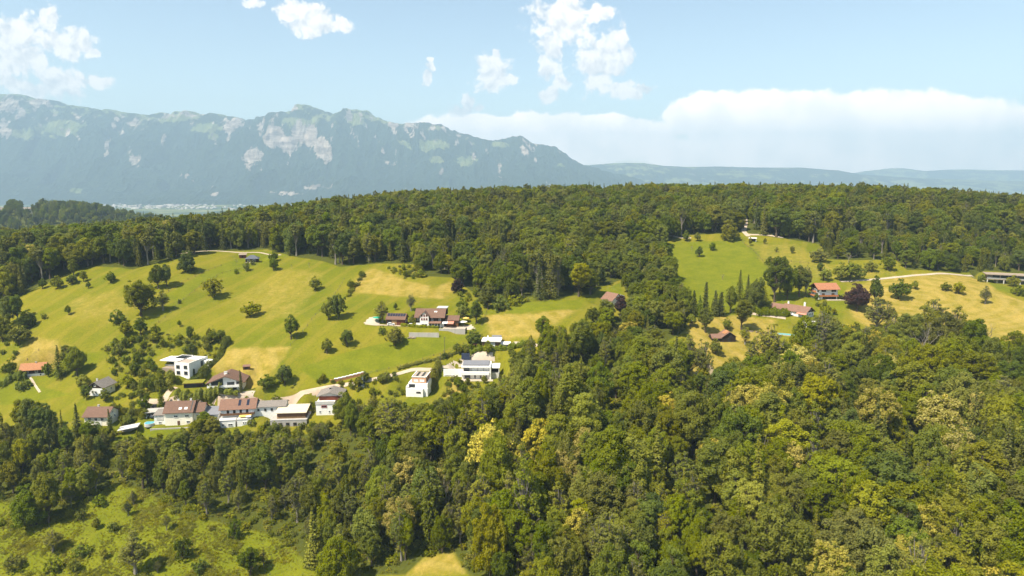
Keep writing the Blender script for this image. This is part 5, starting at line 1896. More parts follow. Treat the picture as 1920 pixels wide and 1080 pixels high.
def hedge(pts, width, h, tone, label, name='hedge', seed=1, leaf=0.32, anchor=None, dens=30):
    rng = np.random.default_rng(seed)
    P = np.array([pix(*p) for p in pts])
    seg = np.hypot(*np.diff(P, axis=0).T)
    s = np.concatenate([[0], np.cumsum(seg)])
    L = s[-1]
    n = int(L * (width + 2 * h) * dens)
    q = rng.uniform(0, L, n)
    X, Y = np.interp(q, s, P[:, 0]), np.interp(q, s, P[:, 1])
    i = np.clip(np.searchsorted(s, q) - 1, 0, len(seg) - 1)
    d = np.diff(P, axis=0)[i] / seg[i][:, None]
    side = np.stack([-d[:, 1], d[:, 0]], -1)
    an = rng.uniform(-0.15, math.pi + 0.15, n)
    k = 1 + 0.22 * np.sin(q * 1.1 + seed) + 0.16 * np.sin(q * 2.7) + rng.normal(0, 0.09, n)
    off, up = np.cos(an) * width / 2 * k, np.abs(np.sin(an)) ** 0.55 * h * k
    x, y = X + side[:, 0] * off, Y + side[:, 1] * off
    z = ground_z(X, Y) + up
    nv = np.stack([side[:, 0] * np.cos(an), side[:, 1] * np.cos(an), np.sin(an) + 0.2], -1) + rng.normal(0, 0.45, (n, 3))
    x0, y0 = P[0]
    z0 = float(ground_z(x0, y0))
    C = np.stack([x - x0, y - y0, z - z0], -1)
    o = link(bpy.data.objects.new(name, crown_mesh(name, cards(C, nv, leaf, rng), LEAF[tone], rng)))
    o.location = (x0, y0, z0)
    tag(o, label, 'hedge', 'garden hedges')
    if anchor:
        ANCHORS.append((pts[0][0], pts[0][1], anchor))


def build_hedges():
    hedge([(332, 748), (360, 748), (390, 745), (414, 742)], 4.2, 4.0, 'mid', 'tall clipped green hedge below the planted-roof garage', anchor='the tall clipped hedge', seed=2)
    hedge([(414, 742), (432, 741), (447, 740)], 3.0, 2.2, 'bright', 'lower bright hedge in front of the white glazed-gable chalet', seed=3)
    hedge([(372, 705), (388, 690), (400, 672), (416, 655), (430, 641)], 3.4, 3.6, 'mid', 'long hedge climbing from the flat-roofed villa along the hay field', seed=4)
    hedge([(352, 716), (366, 706), (380, 695)], 3.0, 2.6, 'deep', 'dark hedge under the end wall of the flat-roofed villa', seed=5)
    hedge([(752, 613), (790, 616), (822, 617)], 1.8, 1.3, 'bright', 'low hedge along the farmhouse terrace', seed=6)
    hedge([(1415, 590), (1440, 590), (1465, 592), (1480, 592)], 4.5, 3.6, 'mid', 'rounded hedge in front of the long brown chalet', seed=7)
    hedge([(880, 668), (905, 660), (940, 655), (975, 650), (1000, 644)], 3.0, 2.2, 'mid', 'hedge below the timber-clad bungalow terrace', seed=8)
    hedge([(745, 693), (780, 683), (830, 672), (872, 655)], 1.8, 1.1, 'olive', 'overgrown bank hedge along the track above the stepped house', seed=9)
    hedge([(0, 726), (18, 722), (50, 714)], 4.0, 3.0, 'deep', 'dark hedge below the orange-roofed cottage', seed=10)
    hedge([(800, 724), (812, 712), (822, 694)], 3.2, 4.2, 'olive', 'tall hedge between the stepped house and the dry lawn', seed=12)


def car(u, v, yaw, paint, label):
    x, y = pix(u, v)
    z = float(ground_z(x, y)) + 0.14
    root = bpy.data.objects.new('parked_car', None)
    root.location = (x, y, z)
    root.rotation_euler = (0, 0, R(yaw))
    link(root)
    tag(root, label, 'car', 'parked cars')
    body = [(-2.1, 0.35), (2.1, 0.35), (2.15, 0.75), (1.95, 0.92), (0.95, 1.0), (-1.9, 1.0), (-2.15, 0.85)]
    MB().prism_y(body, -0.85, 0.85).build('body', paint, root)
    cab = [(-1.75, 1.0), (0.95, 1.0), (0.35, 1.42), (-1.35, 1.45)]
    c = MB().prism_y(cab, -0.76, 0.76).build('cabin', GLASS, root)
    MB().prism_y([(-1.38, 1.44), (0.36, 1.41), (0.30, 1.50), (-1.30, 1.52)], -0.74, 0.74).build('roof', paint, c)
    wheel = MB()
    n = 12
    vv = [(math.cos(2 * math.pi * i / n) * 0.33, s, 0.33 + math.sin(2 * math.pi * i / n) * 0.33) for s in (-0.11, 0.11) for i in range(n)]
    wheel.raw(vv, [tuple(range(n)), tuple(range(2 * n - 1, n - 1, -1))] + [(i + n, (i + 1) % n + n, (i + 1) % n, i) for i in range(n)])
    wm = wheel.mesh('wheel', RUBBER)
    for wx in (-1.3, 1.35):
        for wy in (-0.82, 0.82):
            o = bpy.data.objects.new('wheel', wm)
            o.location = (wx, wy, 0)
            link(o, root)
    for sy in (-0.6, 0.6):
        box('headlight', FRAME_W, root, 2.1, 2.17, sy - 0.18, sy + 0.18, 0.62, 0.78)


def parasol(u, v, mat, r, label, h=2.4):
    x, y = pix(u, v)
    root = bpy.data.objects.new('parasol', None)
    root.location = (x, y, float(ground_z(x, y)))
    link(root)
    tag(root, label, 'parasol', 'garden parasols')
    MB().cyl(0, 0, 0, h + 0.5, 0.04, None, 6).build('pole', STEEL, root)
    MB().cyl(0, 0, h, h + 0.6, r, 0.06, 8).build('canopy', mat, root)
    MB().cyl(0, 0, -0.05, 0.1, 0.4, None, 8).build('base', CONCRETE, root)


def small_things():
    car(293, 757, 15, PAINT_K, 'dark car parked above the open garage roof')
    car(289, 782, 80, PAINT_K, 'dark car standing inside the open garage')
    car(733, 611, 8, PAINT_W, 'white car parked in front of the red-brown barn')
    car(772, 613, 12, PAINT_W, 'white car parked between barn and farmhouse')
    car(1483, 589, -70, PAINT_W, 'white car parked beside the long brown chalet')
    parasol(707, 603, TARP_G, 2.6, 'large green parasol beside the sand court and barn', 2.6)
    parasol(874, 604, TARP_Y, 2.0, 'yellow parasol on the farmhouse terrace')
    parasol(868, 611, TARP_W, 2.6, 'white parasol on the farmhouse terrace')
    parasol(893, 652, TARP_R, 1.8, 'faded orange parasol beside the timber-clad bungalow')
    parasol(786, 590, TARP_W, 1.8, 'white parasol behind the farmhouse roof')
    # round garden pool
    x, y = pix(281, 796)
    root = bpy.data.objects.new('garden_pool', None)
    root.location = (x, y, float(ground_z(x, y)))
    link(root)
    tag(root, 'small round turquoise pool on the lawn by the cream house', 'pool')
    MB().cyl(0, 0, -0.4, 1.1, 2.4, None, 20).build('wall', PALE, root)
    MB().cyl(0, 0, 1.102, 1.13, 2.2, None, 20).build('water', WATER, root)
    # woodpile with a cover
    H = House('woodpile', 'long stack of split firewood under a white cover on the meadow', 'woodpile', 652, 711, 0, 17, 1.4, pad=False, anchor='the long firewood stack')
    for i in range(9):
        x0 = -8.6 + i * 1.92
        zz = float(ground_z(H.x + x0 * math.cos(H.rot), H.y + x0 * math.sin(H.rot))) - H.z
        st = H.box('log_stack', LOGS, x0, x0 + 1.85, 0, 1.3, zz - 0.5, zz + 1.55 + 0.12 * math.sin(i * 2.2))
        if i > 0:
            box('cover', TARP_W if i % 4 else PALE, st, x0 - 0.05, x0 + 1.9, -0.12, 1.45, zz + 1.7, zz + 1.82)
    # solar tracker
    H = House('solar_tracker', 'tilted dark solar panel on a stand above the white modern house', 'solar panel', 873, 677, 4, 4.5, 2, pad=False, anchor='the solar panel on a stand')
    MB().raw([(-2.2, 0, 0.8), (2.2, 0, 0.8), (2.2, 1.8, 3.9), (-2.2, 1.8, 3.9), (-2.2, 0.08, 0.74), (2.2, 0.08, 0.74), (2.2, 1.88, 3.84), (-2.2, 1.88, 3.84)],
             [(0, 1, 2, 3), (7, 6, 5, 4), (0, 4, 5, 1), (1, 5, 6, 2), (2, 6, 7, 3), (3, 7, 4, 0)]).build('panel', SOLAR, H.root)
    for px in (-1.4, 1.4):
        H.box('stand', STEEL, px - 0.08, px + 0.08, 0.9, 1.06, -0.5, 2.2)
    # power pole with a crossarm
    for (u, v, hp, lab) in ((834, 664, 9.5, 'wooden power pole on the meadow below the farmhouse'), (826, 690, 8.0, 'wooden power pole at the corner of the paved forecourt')):
        x, y = pix(u, v)
        root = bpy.data.objects.new('power_pole', None)
        root.location = (x, y, float(ground_z(x, y)))
        link(root)
        tag(root, lab, 'pole', 'power poles')
        MB().cyl(0, 0, -0.5, hp, 0.16, 0.11, 7).build('pole', FENCE_WOOD, root)
        box('crossarm', FENCE_WOOD, root, -0.9, 0.9, -0.06, 0.06, hp - 0.7, hp - 0.55)
    # boat-shaped trailer cover on the dry lawn
    H = House('covered_boat', 'small boat under a pale cover on the dry lawn', 'boat', 843, 705, 6, 6, 2, pad=False)
    MB().raw([(-3, 0.9, 0.4), (-2.6, 0, 0.5), (2.6, 0, 0.5), (2.8, 0.9, 0.5), (2.6, 1.8, 0.5), (-2.6, 1.8, 0.5), (-3, 0.9, 1.0), (-1.6, 0.9, 1.35), (2.4, 0.9, 1.2)],
             [(0, 1, 6), (1, 2, 8, 7), (1, 7, 6), (5, 6, 7), (5, 7, 8, 4), (0, 6, 5), (2, 3, 8), (3, 4, 8), (5, 4, 3, 2, 1, 0)]).build('hull', PALE, H.root)
    H.box('keel', BLACK, -2.0, 2.2, 0.8, 1.0, -0.1, 0.45)
    # beds, boulders and other objects on the grass
    for (u, v, lab) in ((772, 633, 'stone ring and benches on the meadow below the farmhouse'), (1412, 622, 'heap of pale stones in the dry grass near the hut')):
        x, y = pix(u, v)
        root = bpy.data.objects.new('stone_heap', None)
        root.location = (x, y, float(ground_z(x, y)))
        link(root)
        tag(root, lab, 'stones')
        rr = random.Random(int(u))
        for i in range(9):
            sx, sy, sz = rr.uniform(0.3, 0.9), rr.uniform(0.3, 0.7), rr.uniform(0.25, 0.6)
            cx, cy_ = rr.uniform(-2.4, 2.4), rr.uniform(-1.0, 1.0)
            vv = [(cx + a * sx * rr.uniform(0.7, 1.2), cy_ + b * sy * rr.uniform(0.7, 1.2), c * sz) for c in (-0.3, 1) for (a, b) in ((-1, -1), (1, -1), (1, 1), (-1, 1))]
            MB().raw(vv, [(3, 2, 1, 0), (4, 5, 6, 7), (0, 1, 5, 4), (1, 2, 6, 5), (2, 3, 7, 6), (3, 0, 4, 7)]).build('stone', SAND, root)


def build_town():
    """the town on the valley floor: too far to tell its houses apart"""
    rng = np.random.default_rng(5)
    V, F, M = [], [], []
    k = 0
    while k < 300:
        u = rng.choice([rng.uniform(150, 450), rng.normal(260, 40), rng.normal(350, 50)])
        v = rng.uniform(375, 391)
        kd = pixel_dir(u, v)
        d = (VALLEY - CZ) / kd[2] * kd[1]
        if not 4500 < d < 9000:
            continue
        x, y = kd[0] / kd[1] * d + rng.normal(0, 30), d + rng.normal(0, 120)
        wd, dp, h = rng.uniform(8, 16), rng.uniform(8, 14), rng.uniform(5, 11)
        if rng.random() < 0.08:
            wd, dp, h = wd * 3, dp * 2.5, h * 1.2
        o = len(V)
        z = VALLEY - 3
        rise = h * 0.4
        V += [(x - wd, y - dp, z), (x + wd, y - dp, z), (x + wd, y + dp, z), (x - wd, y + dp, z), (x - wd, y - dp, z + h), (x + wd, y - dp, z + h), (x + wd, y + dp, z + h), (x - wd, y + dp, z + h),
              (x - wd, y, z + h + rise), (x + wd, y, z + h + rise)]
        F += [(o, o + 1, o + 5, o + 4), (o + 1, o + 2, o + 6, o + 5), (o + 2, o + 3, o + 7, o + 6), (o + 3, o, o + 4, o + 7), (o + 4, o + 5, o + 9, o + 8), (o + 6, o + 7, o + 8, o + 9)]
        r = 1 if rng.random() < 0.6 else 2
        M += [0, 0, 0, 0, r, r]
        k += 1
    me = np_mesh('valley_town', np.array(V), np.array(F), [CONCRETE, T_GREY, CONCRETE], False, None, M)
    tag(link(bpy.data.objects.new('valley_town', me)), 'far town of pale houses on the valley floor below the mountains', 'town', kind='stuff')


# ------------------------------------------------------------------ planting
TREES = []      # rows: kind, x, y, h, w, tone, proto, fixed (hand-placed), label, name


def depth_scale(x, y, z):
    """pixels per metre at a point"""
    return FPX / (y * math.cos(PITCH) - (z - CZ) * math.sin(PITCH))


def hand(kind, u, vb, hpx, wpx, tone, label=None, k=None, name=None, anchor=None, cat=None):
    x, y = pix(u, vb)
    z = float(base_z(x, y))
    s = depth_scale(x, y, z)
    TREES.append([kind, x, y, hpx / s * 1.04, wpx / s, tone, k if k is not None else random.randrange(8), label, name, cat])
    if anchor:
        ANCHORS.append((u, vb - hpx / 2, anchor))


CANOPY = [(-100, 742), (20, 742), (60, 736), (140, 738), (150, 797), (210, 804), (225, 816), (270, 818), (290, 802), (400, 802), (415, 806), (480, 806), (500, 802), (590, 794),
          (628, 770), (640, 738), (660, 716), (700, 716), (745, 738), (756, 752), (808, 752), (830, 738), (925, 716), (945, 692), (965, 662), (1003, 604), (1040, 590), (1100, 592), (1180, 606),
          (1240, 606), (1290, 642), (1305, 696), (1335, 692), (1346, 664), (1400, 652), (1445, 632), (1515, 632), (1545, 600), (1590, 592), (1640, 582), (1700, 592), (1740, 562), (1800, 580), (1860, 606), (2000, 610)]
SKYLINE = [(-200, 440), (0, 430), (60, 424), (120, 420), (200, 409), (350, 400), (420, 392), (500, 372), (600, 363), (700, 352), (800, 350), (900, 346), (1000, 343), (1100, 341), (1200, 336), (1340, 332),
           (1400, 335), (1500, 332), (1600, 336), (1700, 338), (1800, 345), (1860, 355), (1920, 359), (2100, 365)]
CLEAR = [(1122, 528, 1176, 575, 420), (586, 440, 612, 460, 480), (1336, 615, 1392, 648, 372), (1455, 620, 1512, 632, 380), (1452, 558, 1530, 592, 408), (1150, 762, 1160, 766, 300)]


def limit_height(x, y, z, h, wd, line, slack):
    s = depth_scale(x, y, z)
    u, v = to_pix(x, y, z)
    vmin = np.interp(u, [p[0] for p in line], [p[1] for p in line]) + slack
    h = min(h, (v - vmin) / s)
    for (u0, v0, u1, v1, d) in CLEAR:
        if y < d and u + wd * s * 0.4 > u0 and u - wd * s * 0.4 < u1:
            h = min(h, max((v - v1) / s, 0)) if v > v1 - 8 else 0
    return h


def pick(rng, table):
    r = rng.random() * sum(w_ for _, w_ in table)
    for k, w_ in table:
        r -= w_
        if r <= 0:
            return k
    return table[-1][0]


B_TONES = [('mid', 34), ('bright', 24), ('deep', 18), ('olive', 18), ('yellow', 7), ('blue', 2)]


def plant_front():
    rng = np.random.default_rng(3)
    X, Y = poisson([FRONT_WOOD, NEAR_WOOD], 7.4, 21, 0.5)
    Z = ground_z(X, Y)
    U, V = to_pix(X, Y, Z)
    taken = [(t[1], t[2], t[4]) for t in TREES]
    for x, y, z, u, v in zip(X, Y, Z, U, V):
        if u < -60 or u > 1990:
            continue
        if any(math.hypot(x - a, y - b) < 0.36 * c + 1.5 for a, b, c in taken):
            continue
        if any(abs((x - p[0]) * math.cos(p[4]) + (y - p[1]) * math.sin(p[4])) < p[2] and abs(-(x - p[0]) * math.sin(p[4]) + (y - p[1]) * math.cos(p[4])) < p[3] for p in PADS):
            continue
        left = u < 720
        gap = float(vnoise(np.array([x / 17.0 + 40]), np.array([y / 17.0]), 12)[0])
        if (left and rng.random() < 0.22) or (gap < 0.16 and v < 1060):
            continue
        clump = float(vnoise(np.array([x / 26.0]), np.array([y / 26.0]), 8)[0])
        if left:
            kind = pick(rng, [('ash', 46), ('broadleaf', 44), ('spruce', 6), ('dead', 3)])
            if u < 150 and v < 850:
                kind = pick(rng, [('spruce', 45), ('broadleaf', 40), ('ash', 15)])
        else:
            kind = pick(rng, [('broadleaf', 66), ('ash', 36 if u < 1100 else 18), ('spruce', 9 if u < 1250 else 16), ('chestnut', 2 if u < 1250 else 5), ('dead', 2)])
        h = dict(broadleaf=rng.uniform(12, 22), ash=rng.uniform(12, 20), spruce=rng.uniform(15, 24), chestnut=rng.uniform(15, 20), dead=rng.uniform(10, 15))[kind]
        h *= (0.80 if left else 1.08) * (0.70 + 0.6 * clump) * (rng.uniform(1.1, 1.35) if rng.random() < 0.16 else 1.0)
        wd = h * dict(broadleaf=rng.uniform(0.40, 0.64) if u < 1150 else rng.uniform(0.46, 0.78), ash=rng.uniform(0.36, 0.52), spruce=rng.uniform(0.28, 0.36), chestnut=rng.uniform(0.6, 0.75), dead=rng.uniform(0.45, 0.6))[kind]
        h2 = limit_height(x, y, z, h, wd, CANOPY, abs(rng.normal(0, 9)))
        if h2 < 2.5:
            continue
        if h2 < h:
            wd = max(wd * h2 / h, min(wd, 0.75 * h2))
            h = h2
            if h < 6 and kind in ('chestnut', 'dead', 'spruce'):
                kind = 'broadleaf'
        tone = None
        if kind == 'broadleaf':
            tone = pick(rng, B_TONES)
            if left and tone in ('bright', 'deep') and rng.random() < 0.5:
                tone = 'olive'
        elif kind == 'ash':
            tone = pick(rng, [('grey', 4), ('olive', 4), ('mid', 3)])
        elif kind == 'spruce':
            tone = pick(rng, [('dark', 2), ('needle', 3)])
        elif kind == 'chestnut':
            tone = pick(rng, [('olive', 2), ('mid', 2)])
        TREES.append([kind, x, y, h, wd, tone, int(rng.integers(0, 8)), None, None, None])


def plant_back():
    rng = np.random.default_rng(4)
    X, Y = poisson([BACK_WOOD], 8.2, 22)
    Z = ground_z(X, Y)
    U, V = to_pix(X, Y, Z)
    taken = [(t[1], t[2], t[4]) for t in TREES]
    for x, y, z, u, v in zip(X, Y, Z, U, V):
        if u < -90 or u > 2010:
            continue
        if any(math.hypot(x - a, y - b) < 0.36 * c + 1.5 for a, b, c in taken if abs(x - a) < 20):
            continue
        if any(math.hypot(x - p[0], y - p[1]) < max(p[2], p[3]) + 1 for p in PADS):
            continue
        if 1386 < u < 1412 and v > 402:        # the gravel track
            continue
        mid = 1080 < u < 1300 and v > 470
        if mid:
            kind = pick(rng, [('broadleaf', 80), ('ash', 8), ('spruce', 10)])
            h = rng.uniform(11, 17)
        else:
            kind = pick(rng, [('broadleaf', 54), ('spruce', 28), ('pine', 16), ('ash', 4)])
            if u > 1640 and 600 < y < 640:
                kind = pick(rng, [('pine', 60), ('spruce', 15), ('broadleaf', 25)])
            h = rng.uniform(17, 25) * (1.08 if kind in ('spruce', 'pine') else 1.0)
            if 1540 < u and v > 430 and y < 560:
                h *= 0.62
            if 760 < u < 1000 and v > 470:
                h *= 0.75
        wd = h * dict(broadleaf=rng.uniform(0.58, 0.84), ash=rng.uniform(0.38, 0.5), spruce=rng.uniform(0.28, 0.34), pine=rng.uniform(0.34, 0.42))[kind]
        h2 = limit_height(x, y, z, h, wd, SKYLINE, rng.normal(4, 6))
        if h2 < 4:
            continue
        h = h2
        wd = min(wd, 0.9 * h)
        tone = dict(broadleaf=pick(rng, [('mid', 34), ('deep', 34), ('olive', 22), ('bright', 9), ('blue', 6)]), ash=pick(rng, [('grey', 1), ('olive', 2)]),
                    spruce=pick(rng, [('dark', 2), ('needle', 2)]), pine=pick(rng, [('needle', 3), ('dark', 1)]))[kind]
        if mid and kind == 'broadleaf':
            tone = pick(rng, [('mid', 4), ('bright', 4), ('deep', 2), ('olive', 1)])
        TREES.append([kind, x, y, h, wd, tone, int(rng.integers(0, 8)), None, None, None])


